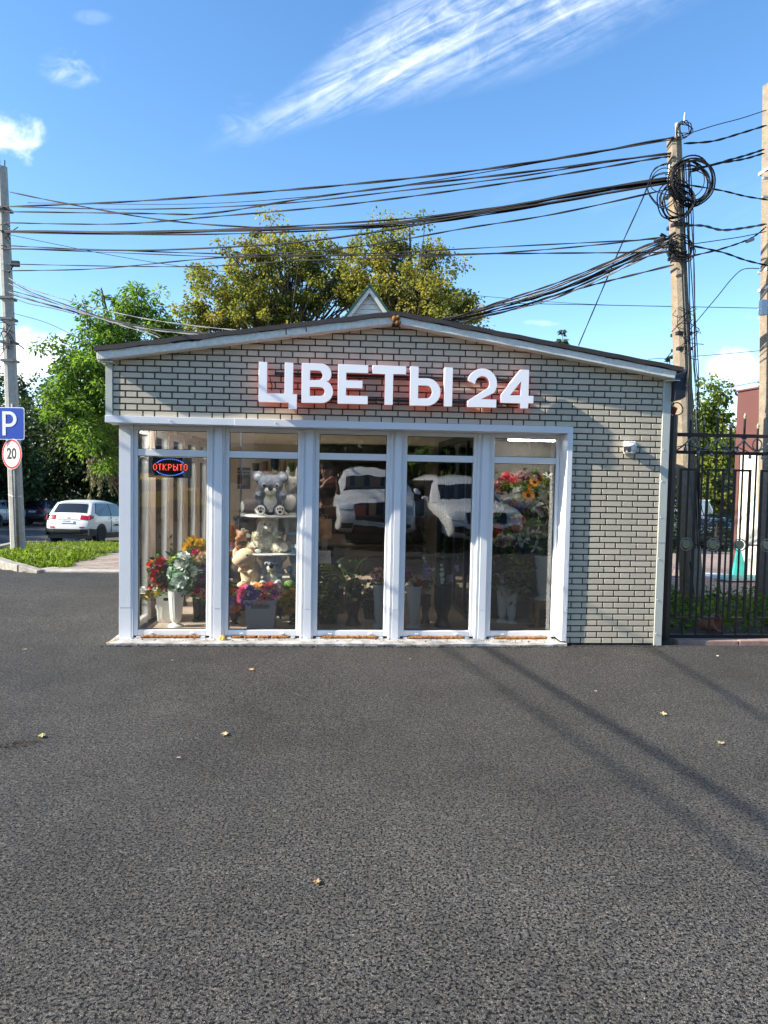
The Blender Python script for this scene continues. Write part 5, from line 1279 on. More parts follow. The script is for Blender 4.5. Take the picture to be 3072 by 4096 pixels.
    if kind in ('suv', 'big'):
        q = MB()
        q.tube([(0, -1.15, T-.03), (0, -1.22, T+.08)], .006, 5); B(q, 'aerial', M_BLACK)
        f = c.patch(False, g1+.01, g1+.06, -.72, .72, .03); B(f, 'spoiler', pm)
    return e
def on_ground(x, y): return (x, y, terr(y)+.004)
p = at(352, 2170, 21.2)
car('parked_car', 'suv', on_ground(p.x-.12, 22.2), R(-7), WHITE, 'white crossover car parked with its back to the street near the shop corner', group='cars parked on the left', plate='Н550АВ', rear_badge=True)
p = at(178, 2102, 45)
car('parked_car', 'big', on_ground(p.x+.4, 45.5), R(-13), NAVY, 'dark blue off road car seen from behind beyond the white crossover', group='cars parked on the left', plate='А162УУ')
p = at(-10, 2106, 42)
car('parked_car', 'big', on_ground(p.x, 42.5), R(-16), SILVER, 'silver grey car half hidden behind the left concrete pole', group='cars parked on the left')
p = at(462, 2060, 48)
car('parked_car', 'sedan', on_ground(p.x+1.5, 50), R(-40), NAVY, 'black car half hidden behind the shop corner, beyond the white crossover', group='cars parked on the left')
# seen through the gate
p = at(2905, 2246, 24.5)
car('parked_car', 'sedan', on_ground(p.x-.6, 25.0), R(-62), BLUEG, 'blue grey hatchback parked beyond the courtyard, seen through the gate', group='cars beyond the gate')
p = at(2725, 2225, 24); car('parked_car', 'suv', on_ground(p.x-.4, 24.5), R(-75), SILVER, 'silver car behind the concrete pole seen through the gate', group='cars beyond the gate')
p = at(2760, 2225, 33); car('parked_van', 'van', on_ground(p.x, 34), R(-60), WHITE, 'tall white van standing behind the cars beyond the gate', 'van')
# across the street, seen only as reflections in the shop windows
car('pickup_truck', 'pickup', (.92, -10.5, 0), R(1), WHITE, 'white pickup truck facing the shop, mirrored in its third window', 'truck', plate_front='М717РЕ')
car('parked_car', 'suv', (2.92, -9.95, 0), R(-9), WHITE, 'white car facing the shop, mirrored in its fourth window', group='cars across the street', plate_front='')
car('taxi_car', 'sedan', (-6.5, -17, 0), R(80), YELLOW, 'yellow car mirrored in the first shop window', 'car', group='cars across the street')
# ================================================================== trees
M_BARK = mat('bark', (.10, .075, .055), .95, var=.35, vscale=8, bump=.8, bscale=30)
L_MAPLE = leaf_mat('maple_leaves', [(.08, .10, .03), (.145, .17, .042), (.225, .23, .055), (.33, .305, .07), (.36, .285, .085)], trans=.55)
L_ASH = leaf_mat('ash_leaves', [(.055, .105, .025), (.10, .185, .035), (.16, .27, .05), (.25, .36, .075)], trans=.6)
L_DARK = leaf_mat('painted_shade_leaves', [(.018, .036, .014), (.034, .062, .02), (.055, .092, .026), (.09, .105, .03)], trans=.3)  # darkened greens: the shade on the tree mass is put into the leaf colour
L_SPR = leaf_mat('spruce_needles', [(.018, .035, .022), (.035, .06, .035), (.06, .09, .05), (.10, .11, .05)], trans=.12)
L_YEL = leaf_mat('pale_green_leaves', [(.06, .10, .015), (.11, .16, .02), (.18, .21, .03), (.24, .24, .05)], trans=.38)
def tree(name, label, base, lobes, ncl, nleaf, lsize, m, trunk_r=.18, spread=.45, group=None, ragged=.25, lw=.3, droop=.35, bark=True, tag_it=True, shade_pow=1.):
    """lobes: (x, y, z, rx, ry, rz) ellipsoids that make up the crown, in world metres"""
    base = Vector(base); e = empty(name, base, label, 'tree', group)
    cl = []; vol = np.array([l[3]*l[4]*l[5] for l in lobes])**.8; vol /= vol.sum()
    while len(cl) < ncl:
        l = lobes[rng.choice(len(lobes), p=vol)]; d = rdirs(1)[0]; r_ = rng.random()**.42*rng.uniform(1-ragged, 1+ragged*.6)
        cl.append((l[0]+d[0]*l[3]*r_, l[1]+d[1]*l[4]*r_, l[2]+d[2]*l[5]*r_, r_))
    cl = np.array(cl); top = max(l[2]+l[5]*.5 for l in lobes); cxm = np.average([l[0] for l in lobes], weights=vol); cym = np.average([l[1] for l in lobes], weights=vol)
    mb = MB(); n = 10
    axis = [base+Vector(((cxm-base.x)*(k/n)**1.5+.15*math.sin(k*1.1)*k/n, (cym-base.y)*(k/n)**1.5, (top-base.z)*k/n)) for k in range(n+1)]
    mb.tube(axis, [trunk_r*(1-.85*k/n) for k in range(n+1)], 8)
    mb.build('trunk', M_BARK, e, smooth=True)
    br = MB()
    for c in cl[:: (1 if ncl < 260 else 2)]:
        c = Vector(c[:3]); h = max(.15, min(.95, (c.z-base.z)/(top-base.z)-random.uniform(.12, .3))); a = axis[int(h*n)]
        mid = a.lerp(c, .55)+Vector((0, 0, .12*(c-a).length*random.uniform(-.3, .8)))
        br.tube([a, mid, c], [trunk_r*.22, trunk_r*.10, .006], 4, cap=False)
    br.build('branches', M_BARK, e, smooth=True)
    k = max(1, nleaf//ncl); n = ncl*k
    base_c = np.repeat(cl[:, :3], k, 0); rad = np.repeat(rng.uniform(.5, 1.3, ncl)*spread, k)
    off = rdirs(n)*(rng.random(n)**.5*rad)[:, None]; off[:, 2] *= .7
    C = base_c+off
    D = off/(np.linalg.norm(off, axis=1, keepdims=True)+1e-6)+rdirs(n)*.7; D[:, 2] -= droop
    # light and dark clumps: each clump leans to its own tone of leaf
    sh = np.clip(np.repeat(rng.normal(.45, .2, ncl), k)+rng.normal(0, .18, n), 0, 1)**shade_pow
    L = rng.uniform(.7, 1.3, n)*lsize
    leaves_obj('crown', C, L, L*lw, D, rdirs(n, -.2, 1), sh, m, e)
    return e
def spruce(name, label, base, h, r_, m, n=5000, group=None, lsize=.16):
    base = Vector(base); e = empty(name, base, label, 'tree', group)
    MB().tube([base, base+Vector((0, 0, h*.97))], h*.014+.03, 7, r2=.01).build('trunk', M_BARK, e, smooth=True)
    t = rng.random(n)**.62; z = h*(1-t)*.97+h*.03*0; lay = np.round(z/h*22)/22*h; z = lay+rng.normal(0, .05, n)*h*.12
    rr = r_*t*rng.random(n)**.45*(1+.22*np.sin(np.round(z/h*22)*5.1)); a = rng.uniform(0, 2*np.pi, n); a = np.round(a*5+np.round(z/h*22)*.7)/5+rng.normal(0, .06, n)
    C = np.stack([base.x+rr*np.cos(a), base.y+rr*np.sin(a), base.z+z-.22*rr+.06], 1)
    D = np.stack([np.cos(a)+rng.normal(0, .5, n), np.sin(a)+rng.normal(0, .5, n), rng.normal(-.15, .35, n)], 1)
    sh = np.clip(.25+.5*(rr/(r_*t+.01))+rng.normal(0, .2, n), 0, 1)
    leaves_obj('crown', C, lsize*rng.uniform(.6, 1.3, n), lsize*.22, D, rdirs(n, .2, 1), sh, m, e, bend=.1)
    return e
# yellowing maple pair behind the shop
A_ = lambda px, py, Y: at(px, py, Y)
def lobe(px, py, Y, rx, rz, ry=None): p = at(px, py, Y); return (p.x, p.y, p.z, rx, ry or rx, rz)
tree('maple_tree', 'large maple turning yellow behind the shop roof, left of the white gable', (-1.6, 20, terr(20)), [lobe(1010, 1180, 20, 2.4, 1.9), lobe(900, 1250, 20, 1.9, 1.5), lobe(1200, 1020, 20.5, 1.9, 1.3), lobe(1280, 1150, 20, 2.2, 1.8), lobe(1060, 1010, 20, 1.4, 1.0), lobe(820, 1120, 20, 1.1, .8), lobe(1100, 1350, 20, 3.2, 1.8), lobe(1380, 1060, 20.5, 1.2, 1.1), lobe(1430, 1180, 20.5, 1.3, 1.2), lobe(760, 1260, 20, .9, .7)],
     360, 36000, .115, L_MAPLE, .26, .40, 'maples behind the shop', .52, .34)
tree('maple_tree', 'yellowing maple right of the white gable, ragged against the sky', (2.6, 19, terr(19)), [lobe(1560, 1020, 19, 1.5, 1.3), lobe(1640, 1160, 19, 2.0, 1.5), lobe(1760, 1060, 19, .9, .7), lobe(1540, 930, 19, .8, .5), lobe(1780, 1200, 19, 1.1, .9), lobe(1880, 1240, 19, .8, .5), lobe(1520, 1180, 19.5, 1.4, 1.4), lobe(1700, 1320, 19, 2.4, 1.4)],
     250, 23000, .115, L_MAPLE, .22, .40, 'maples behind the shop', .48, .34, shade_pow=.75)
# bright ash at the left, reaching over the shop corner
tree('ash_tree', 'bright green ash tree reaching in front of the dark trees, left of the shop', (-7.0, 18.8, terr(18.8)), [lobe(430, 1300, 17, 1.1, .9), lobe(560, 1230, 17, 1.0, .8), lobe(640, 1320, 17, 1.0, .8), lobe(330, 1480, 16, 1.4, .9), lobe(300, 1620, 15.5, 1.2, .7), lobe(400, 1560, 16.5, 1.8, 1.3), lobe(390, 1740, 15.5, 1.0, .6), lobe(430, 1850, 15.5, .7, .5), lobe(470, 1420, 17, 1.5, 1.1), lobe(220, 1560, 15.5, .5, .35)],
     300, 19000, .15, L_ASH, .17, .36, None, .42, .20, droop=.45)
# shaded trees closing the view on the left
dk = [(-20, 52, 10.5, 5.0), (-13.6, 55, 11.5, 5.0), (-27, 58, 12.5, 5.5), (-17.0, 62, 12, 5.5), (-24, 44, 9.5, 3.6), (-9.5, 60, 10.5, 4.5), (-33, 50, 12, 5)]
nm = ['behind the silver car', 'right of centre behind the white crossover', 'far left edge', 'tall in the middle of the row', 'short one nearest the left pole', 'nearest the shop corner', 'out past the left edge']
for i, (x, y, h, r_) in enumerate(dk):
    z = terr(y)
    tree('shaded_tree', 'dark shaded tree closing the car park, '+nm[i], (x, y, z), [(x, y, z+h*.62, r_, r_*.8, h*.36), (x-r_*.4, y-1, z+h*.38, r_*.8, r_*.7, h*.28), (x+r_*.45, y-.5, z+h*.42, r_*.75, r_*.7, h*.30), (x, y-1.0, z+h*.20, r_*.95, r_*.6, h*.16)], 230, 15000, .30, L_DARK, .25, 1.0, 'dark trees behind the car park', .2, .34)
# large unseen trees added left of the street to keep the car park in shade
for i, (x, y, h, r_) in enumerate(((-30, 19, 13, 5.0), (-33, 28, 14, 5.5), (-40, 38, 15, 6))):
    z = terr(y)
    tree('added_shade_tree', 'large dark tree added off to the left to shade the car park, '+['nearest', 'middle', 'farthest'][i], (x, y, z), [(x, y, z+h*.65, r_, r_, h*.33), (x+1, y, z+h*.4, r_*.8, r_*.8, h*.25)], 120, 4500, .6, L_DARK, .3, 1.3, 'dark trees left of the car park', .2, .34)
# brown drooping spruce bough below the ash
p = at(410, 1900, 22); e = empty('spruce_bough', p+Vector((0, 0, -.9)), 'dry yellowish drooping spruce bough hanging beside the ash tree', 'tree')
mb = MB(); n = 700; bs = []
for i in range(16):
    a = p+Vector((.25*random.gauss(0, 1), random.gauss(0, .3), .9)); t_ = p+Vector((random.uniform(-.75, .75), random.uniform(-.4, .4), random.uniform(-.9, .15)))
    pts = [a, a.lerp(t_, .5)+Vector((0, 0, .15)), t_]; mb.tube(pts, [.02, .012, .004], 4); bs.append(pts)
mb.build('twigs', M_BARK, e)
C = []; D = []
for pts in bs:
    for k in range(70):
        t = random.uniform(.25, 1); q_ = pts[0].lerp(pts[1], t*2) if t < .5 else pts[1].lerp(pts[2], t*2-1)
        C.append(q_+Vector((random.gauss(0, .04), random.gauss(0, .04), random.gauss(0, .03)))); D.append((random.gauss(0, .3), random.gauss(0, .3), -1))
C = np.array([tuple(c) for c in C]); D = np.array(D); M_DRY = leaf_mat('dry_needles', [(.12, .11, .05), (.20, .19, .09), (.30, .28, .15)], trans=.2)
leaves_obj('needles', C, .15, .018, D, rdirs(len(C), -.3, 1), rng.random(len(C)), M_DRY, e)
# right hand side, seen over the roof and through the gate
p = at(2252, 1300, 30); spruce('spruce_tree', 'small spruce tip showing above the right roof slope', (p.x, 30, terr(30)), p.z-terr(30)+.1, 1.5, L_SPR, 4200, None, .30)
p = at(2690, 1400, 26); spruce('spruce_tree', 'spruce top just left of the concrete pole above the roof end', (p.x-.1, 26, terr(26)), p.z-terr(26), 1.8, L_SPR, 6000, None, .28)
p = at(2700, 1560, 15); spruce('spruce_tree', 'blue green spruce standing behind the gate post', (p.x-.35, 15, terr(15)), p.z-terr(15)+.6, 1.0, L_SPR, 7000, None, .16)
p = at(3040, 1470, 20); spruce('spruce_tree', 'dark spruce top rising behind the brown building', (p.x+.6, 20, terr(20)), p.z-terr(20)+.4, 2.6, L_SPR, 7000, None, .24)
z = terr(27)
tree('linden_tree', 'leafy yellow green tree filling the gap behind the gate', (at(2850, 1900, 38).x, 38, terr(38)), [lobe(2850, 1650, 38, 1.3, 2.0), lobe(2850, 1800, 38, 2.8, 2.4), lobe(2840, 1950, 38, 3.4, 2.4), lobe(2760, 1980, 38, 2.6, 2.2), lobe(2930, 2000, 38, 2.9, 2.2), lobe(2865, 1600, 38, .8, .9)], 320, 21000, .26, L_YEL, .26, .65, None, .2, .34)
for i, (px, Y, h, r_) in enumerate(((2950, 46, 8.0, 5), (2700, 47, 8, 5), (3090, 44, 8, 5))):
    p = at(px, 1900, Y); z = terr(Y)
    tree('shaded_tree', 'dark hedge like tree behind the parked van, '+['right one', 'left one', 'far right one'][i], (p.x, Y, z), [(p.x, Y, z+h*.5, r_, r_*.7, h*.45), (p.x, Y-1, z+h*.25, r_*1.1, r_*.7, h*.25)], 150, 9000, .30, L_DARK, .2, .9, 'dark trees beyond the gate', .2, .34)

# ================================================================== white gabled house behind
M_SID = mat('white_siding', (.66, .65, .61), .6, var=.08, vscale=3); M_GRN = mat('green_metal_roof', (.018, .075, .050), .4, var=.1)
hx, hy = at(1478, 1140, 14).x, 14.0; hz = at(1478, 1140, 14).z
hs = empty('gabled_house', (hx, 16, terr(14)), 'white clapboard house gable with green roof edge behind the shop roof', 'house')
sl = 1.33; HW = 1.75
za = hz-.10
MB().box(hx-HW+.1, hx+HW-.1, 14.02, 18, terr(14)-.1, za-HW*sl+.15).build('wall', M_SID, hs)
MB().prism([(hx-HW+.1, za-HW*sl+.15), (hx+HW-.1, za-HW*sl+.15), (hx+.0, za-.03)], 14.021, 18).build('gable', M_SID, hs)
z = za-HW*sl+.12; k = 0
while z < za-.2:
    half = (za-z)/sl-.07; z1 = min(z+.128, za-.1); half1 = max(.01, (za-z1)/sl-.07)
    MB().add([(hx-half, 13.985, z), (hx+half, 13.985, z), (hx+half1, 14.010, z1), (hx-half1, 14.010, z1), (hx-half, 14.02, z), (hx+half, 14.02, z), (hx+half1, 14.02, z1), (hx-half1, 14.02, z1)],
             [(0, 1, 2, 3), (0, 4, 5, 1), (0, 3, 7, 4), (1, 5, 6, 2), (2, 6, 7, 3)]).build('siding_board', M_SID, hs); z += .135
for sg in (-1, 1):
    dx = HW+.1
    MB().add([(hx, 13.8, hz), (hx+sg*dx, 13.8, hz-dx*sl), (hx+sg*dx, 18.2, hz-dx*sl), (hx, 18.2, hz), (hx, 13.8, hz-.085), (hx+sg*dx, 13.8, hz-dx*sl-.085), (hx+sg*dx, 18.2, hz-dx*sl-.085), (hx, 18.2, hz-.085)],
             [(0, 1, 2, 3), (7, 6, 5, 4), (0, 4, 5, 1), (1, 5, 6, 2), (2, 6, 7, 3)]).build('roof', M_GRN, hs)
    MB().add([(hx+sg*.0, 13.84, hz-.10), (hx+sg*(dx-.05), 13.84, hz-(dx-.05)*sl-.10), (hx+sg*(dx-.16), 13.84, hz-(dx-.05)*sl-.10), (hx, 13.84, hz-.26)] + [(hx+sg*.0, 13.9, hz-.10), (hx+sg*(dx-.05), 13.9, hz-(dx-.05)*sl-.10), (hx+sg*(dx-.16), 13.9, hz-(dx-.05)*sl-.10), (hx, 13.9, hz-.26)],
             [(0, 1, 2, 3), (4, 7, 6, 5), (0, 3, 7, 4), (3, 2, 6, 7), (0, 4, 5, 1)]).build('barge_board', M_SID, hs)

# ================================================================== brown and white building on the right, with ladder and boards
M_BRN = mat('brown_cladding', (.125, .048, .040), .55, var=.08, vscale=2); M_CREAM = mat('cream_wall', (.70, .66, .56), .8, var=.06, vscale=3); M_TEAL = mat('teal_board', (.03, .36, .32), .5, var=.1); M_ALU = mat('aluminium', (.50, .50, .48), .4, metal=.6)
bb = empty('brown_building', (10.2, 8.4, terr(6.6)), 'brown clad building with cream lower wall at the right edge', 'building')
YB = 6.8
pa = at(2951, 1568, YB); pb = at(2945, 1812, YB); z0b = terr(YB)-.1
f0 = Vector((pa.x, YB, 0)); n0 = at(3037, 1700, 6.15); n0.z = 0; dw = (n0-f0).normalized(); f1 = f0+dw*3.2; nb_ = Vector((dw.y, -dw.x, 0)); nb_ = nb_ if nb_.x > 0 else -nb_
def wallbox(s0, s1, z0, z1, d0, d1, nm, m):     # a slab along the visible wall: s along it, d into the building
    c_ = [f0+dw*s0+nb_*d0, f0+dw*s1+nb_*d0, f0+dw*s1+nb_*d1, f0+dw*s0+nb_*d1]
    if (c_[1]-c_[0]).cross(c_[3]-c_[0]).z < 0: c_ = c_[::-1]
    MB().hexa([(p.x, p.y, z0) for p in c_], [(p.x, p.y, z1) for p in c_]).build(nm, m, bb)
wallbox(0, 3.2, pb.z, pa.z, 0, 3, 'upper_cladding', M_BRN)
wallbox(.003, .13, z0b, pb.z-.001, .002, 3, 'corner_cladding', M_BRN)
wallbox(.131, 3.19, z0b, pb.z-.001, .03, 2.98, 'wall', M_CREAM)
wallbox(-.03, 3.23, pa.z+.001, pa.z+.03, -.03, 3.03, 'coping', M_BRN)
ld = empty('ladder', (at(2990, 2320, 6.3).x, 6.3, terr(6.3)), 'aluminium extension ladder leaning on the cream wall', 'ladder')
t0, t1 = at(2990, 2330, 6.2), at(3030, 1935, 6.78); dxl = .36
for sx in (0, dxl): MB().hexa([(t0.x+sx-.02, 6.16, terr(6.2)), (t0.x+sx+.02, 6.16, terr(6.2)), (t0.x+sx+.02, 6.22, terr(6.2)), (t0.x+sx-.02, 6.22, terr(6.2))], [(t1.x+sx*.85-.02, 6.70, t1.z), (t1.x+sx*.85+.02, 6.70, t1.z), (t1.x+sx*.85+.02, 6.76, t1.z), (t1.x+sx*.85-.02, 6.76, t1.z)]).build('rail', M_ALU, ld)
for k in range(8):
    t = (k+.6)/8.3; z = terr(6.2)+(t1.z-terr(6.2))*t; x = t0.x+(t1.x-t0.x)*t; y = 6.19+.54*t
    MB().tube([(x, y, z), (x+dxl*(1-.15*t), y, z)], .016, 6).build('rung', M_ALU, ld)
bd_ = empty('insulation_board', (at(2960, 2310, 6.4).x+.3, 6.4, terr(6.4)), 'teal green board leaning against the cream wall behind the ladder', 'board')
a, b = at(2926, 2318, 6.35), at(2958, 2140, 6.7)
MB().hexa([(a.x, 6.30, terr(6.3)), (a.x+1.0, 6.30, terr(6.3)), (a.x+1.0, 6.36, terr(6.3)), (a.x, 6.36, terr(6.3))], [(b.x, 6.68, b.z), (b.x+.95, 6.68, b.z), (b.x+.95, 6.74, b.z), (b.x, 6.74, b.z)]).build('board', M_TEAL, bd_)
M_PALE = mat('pale_blue_sheet', (.60, .66, .74), .5, var=.05)
for i, (px, py, w_, d_, rz, dz) in enumerate(((2900, 2318, 1.5, .5, -.35, .0), (3010, 2345, 1.3, .45, .12, .035))):
    p = ground_pt(px, py); s_ = 1.06
    y = 5.9-i*.5; p = at(px, py, y)
    e = empty('pale_sheet', (p.x, y, terr(y)), ['pale blue board lying flat on the courtyard paving', 'white and teal board lying flat in front of the ladder'][i], 'board', rz=rz)
    MB().box(-w_/2, w_/2, -d_/2, d_/2, .02+dz, .05+dz).build('sheet', M_PALE, e, local=True); MB().box(-w_/2, w_/2, -d_/2-.002, d_/2+.002, .051+dz, .056+dz).build('facing', M_PALE if i == 0 else M_TEAL, e, local=True)
# low rail fence across the courtyard
rf = empty('rail_fence', (9.5, 17, terr(17)), 'low brown rail fence across the courtyard behind the gate', 'fence')
for z in (.12, .5, .98): MB().box(7.2, 13.2, 16.98, 17.02, terr(17)+z, terr(17)+z+.045).build('rail', M_GATE, rf)
for i in range(7): MB().box(7.2+i*1.0-.02, 7.2+i*1.0+.02, 16.965, 17.035, terr(17), terr(17)+1.03).build('post', M_GATE, rf)
# ================================================================== inside the shop window: vases, buckets, flowers
FZ = .0312
DY = .24      # set back from the glass
M_VWH = mat('white_vase_plastic', (.82, .82, .78), .4, var=.04); M_VBL = mat('pale_blue_vase_plastic', (.52, .62, .66), .4, var=.04); M_VBK = mat('black_vase_plastic', (.016, .016, .018), .35)
def vase(label, x, y, h, rt, m, group='vases in the windows', z0=FZ, rb=None, lip=True, name='flower_vase', flutes=16, style=0):
    if y < .9 and z0 < .1: y += DY; x *= 1+DY/7.1
    e = empty(name, (x, y, z0), label, 'vase', group); rb = rb or rt*.62
    if style == 0:
        prof = [(0, 0), (rt*1.0, 0), (rt*1.0, h*.012), (rt*.86, h*.04), (rt*.55, h*.075), (rt*.40, h*.10), (rt*.44, h*.115), (rt*.60, h*.145), (rt*.70, h*.24), (rt*.80, h*.5), (rt*.92, h*.76), (rt*.97, h*.80), (rt*1.02, h*.955), (rt*1.12, h*.96), (rt*1.12, h), (rt*1.0, h), (rt*.92, h*.8), (rt*.7, h*.5), (0, h*.45)]
    else:
        prof = [(0, 0), (rt*1.02, 0), (rt*.95, .02), (rt*.7, .06), (rt*.62, .09), (rt*.66, .12), (rt*.95, .2), (rt*1.06, h*.6), (rt*1.0, h*.9), (rt*1.12, h), (rt*1.05, h), (rt*.9, h*.7), (0, h*.6)]
    prof2 = []
    for (a, b) in zip(prof, prof[1:]):
        k = 3 if abs(b[1]-a[1]) > .08 else 1
        for j in range(k): prof2.append((a[0]+(b[0]-a[0])*j/k, a[1]+(b[1]-a[1])*j/k))
    prof2.append(prof[-1])
    MB().lathe(prof2, n=64, flute=.035, nf=flutes, z0f=h*.18 if style == 0 else .10, z1f=h*.77 if style == 0 else h*.9).build('vase', m, e, local=True, smooth=True, auto=50)
    return e
def bucket(label, x0, x1, y0, y1, z1, m, z0=FZ, name='flower_bucket', group='buckets on the floor', handle=True):
    if y0 < .9: y0 += DY; y1 += DY
    e = empty(name, ((x0+x1)/2, (y0+y1)/2, z0), label, 'bucket', group); t = .018
    q = MB(); q.hexa([(x0+t, y0+t, z0), (x1-t, y0+t, z0), (x1-t, y1-t, z0), (x0+t, y1-t, z0)], [(x0, y0, z1), (x1, y0, z1), (x1, y1, z1), (x0, y1, z1)])
    q.build('tub', m, e, bevel=.012)
    q = MB()
    for (a, b, c, d) in ((x0-.008, x1+.008, y0-.008, y0+.008), (x0-.008, x1+.008, y1-.008, y1+.008), (x0-.008, x0+.008, y0+.008, y1-.008), (x1-.008, x1+.008, y0+.008, y1-.008)): q.box(a, b, c, d, z1-.018, z1+.006)
    q.build('rim', m, e, bevel=.004)
    if handle: MB().box((x0+x1)/2-.035, (x0+x1)/2+.035, y0-.004, y0+.01, z1-.062, z1-.03).build('handle_hole', M_BLACK, e, bevel=.008)
    for f in (.28, .72): MB().box(x0+(x1-x0)*f-.004, x0+(x1-x0)*f+.004, y0+.002, y0+.02, z0+.04, z1-.09).build('rib', m, e)
    return e
PC = {}
def pcol(n, c, c2=None):
    PC[n] = mat('petal_'+n, c, .6, sub=0., var=.22, vscale=60) if c2 is None else mat('petal_'+n, c, .6, c2=c2, vscale=70)
for n, c in dict(red=(.55, .012, .015), darkred=(.20, .008, .015), orange=(.80, .16, .015), yellow=(.85, .58, .01), white=(.80, .82, .78), green_white=(.68, .80, .70), pink=(.75, .20, .24), rose=(.70, .36, .36), hot=(.62, .03, .16), coral=(.72, .12, .10), violet=(.13, .05, .42), purple=(.25, .04, .20), magenta=(.42, .03, .26), lav=(.38, .30, .62), mauve=(.35, .17, .24), rust=(.36, .10, .035), cream=(.75, .62, .42), gold=(.62, .38, .02), amber=(.75, .30, .01), maroon=(.10, .012, .02), lime=(.45, .55, .10), peach=(.72, .36, .22)).items(): pcol(n, c)
M_LEAFG = mat('leaf_green', (.035, .11, .018), .5, var=.3, vscale=20); M_STEM = mat('stem_green', (.06, .13, .025), .6); M_KALE = mat('kale_green', (.06, .20, .045), .55, var=.25, vscale=30); M_EYE = mat('flower_eye', (.03, .015, .012), .8); M_POLLEN = mat('pollen', (.5, .2, .02), .8)
def petal(mb, az, tilt, L, W, curl, r0=.02, z0=0., ruf=0.):
    ca, sa = math.cos(az), math.sin(az); r_, z = r0, z0; vs = []; n = 4
    for k in range(n+1):
        t = k/n; w_ = W*math.sin(math.pi*min(.96, .12+.80*t))**.7*.5
        rr = ruf*L*(1 if k % 2 else -1)
        for s in (-1, 0, 1):
            lz = z+(abs(s)*w_*.35)+rr*s; vs.append((r_*ca-s*w_*sa, r_*sa+s*w_*ca, lz))
        a = tilt+curl*t; r_ += L/n*math.cos(a); z += L/n*math.sin(a)
    mb.add(vs, [(k*3+j, k*3+j+1, k*3+j+4, k*3+j+3) for k in range(n) for j in range(2)])
FL = {}
def flower_mesh(kind, c):
    if (kind, c) in FL: return FL[kind, c]
    mb = MB(); mats = [PC[c]]; rd = random.Random(hash(kind) % 99)
    def ring(n, tilt, L, W, curl, r0=.05, z0=0., ruf=0.):
        p0 = rd.random()*6
        for i in range(n): petal(mb, p0+2*math.pi*i/n+rd.uniform(-.15, .15), R(tilt+rd.uniform(-8, 8)), L*rd.uniform(.88, 1.1), W, R(curl), r0, z0, ruf)
    if kind == 'peony':
        ring(8, -5, .95, .75, 50, .08); ring(8, 20, .9, .65, 55, .08, .05); ring(7, 42, .8, .55, 50, .06, .08); ring(6, 62, .7, .45, 40, .04, .1); ring(4, 80, .62, .35, 20, .02, .1)
    elif kind == 'gerbera':
        ring(17, 6, .95, .24, 8, .12); ring(15, 18, .8, .22, 4, .10, .03); mats.append(M_EYE); mb.cur = 1; mb.ell((0, 0, .05), (.22, .22, .10), nu=10, nv=5)
    elif kind == 'sunflower':
        ring(16, 4, .85, .26, -6, .3); ring(16, 14, .75, .24, 0, .3, .02); mats.append(M_EYE); mb.cur = 1; mb.ell((0, 0, .04), (.42, .42, .10), nu=12, nv=5)
    elif kind == 'mum':
        for n, t, L in ((12, -10, .9), (12, 15, .88), (11, 35, .82), (9, 55, .74), (6, 75, .66)): ring(n, t, L, .24, 35, .06, .05)
    elif kind == 'kale':
        mats = [M_KALE, PC[c]]; ring(9, -4, 1.15, .95, 14, .1, 0, .05)
        mb.cur = 1; ring(9, 14, .95, .62, 22, .08, .05, .03); ring(8, 34, .85, .56, 28, .06, .08, .03); ring(6, 54, .72, .5, 25, .04, .1, .03); ring(4, 74, .55, .38, 15, .03, .1)
    elif kind == 'lily':
        ring(3, 50, 1.2, .42, -65, .06); ring(3, 52, 1.15, .32, -60, .05, .02); mats.append(M_POLLEN); mb.cur = 1
        for i in range(5): a = i*1.25; mb.tube([(0, 0, .1), (.18*math.cos(a), .18*math.sin(a), .6)], .025, 4)
    elif kind == 'bud':
        mb.lathe([(.02, 0), (.10, .25), (.14, .7), (.10, 1.2), (.01, 1.6)], n=7)
    elif kind == 'small':
        ring(5, 15, .9, .75, 20, .08); ring(5, 45, .7, .55, 25, .05, .05)
    elif kind == 'pod':
        mats = [M_LEAFG]; mb.lathe([(.10, 0), (.35, .2), (.75, .5), (.95, .85), (.88, .95), (0, .98)], n=14)
    me = mb.mesh('flower_'+kind, smooth=kind in ('pod', 'bud'))
    for m in mats: me.materials.append(m)
    FL[kind, c] = me; return me
def face_rot(d, roll=0.): return (Vector(d).normalized().to_track_quat('Z', 'Y') @ __import__('mathutils').Quaternion((0, 0, 1), roll)).to_euler()
L_BQ = leaf_mat('bouquet_leaves', [(.02, .055, .012), (.045, .11, .02), (.08, .17, .03), (.14, .22, .04)], trans=.25)
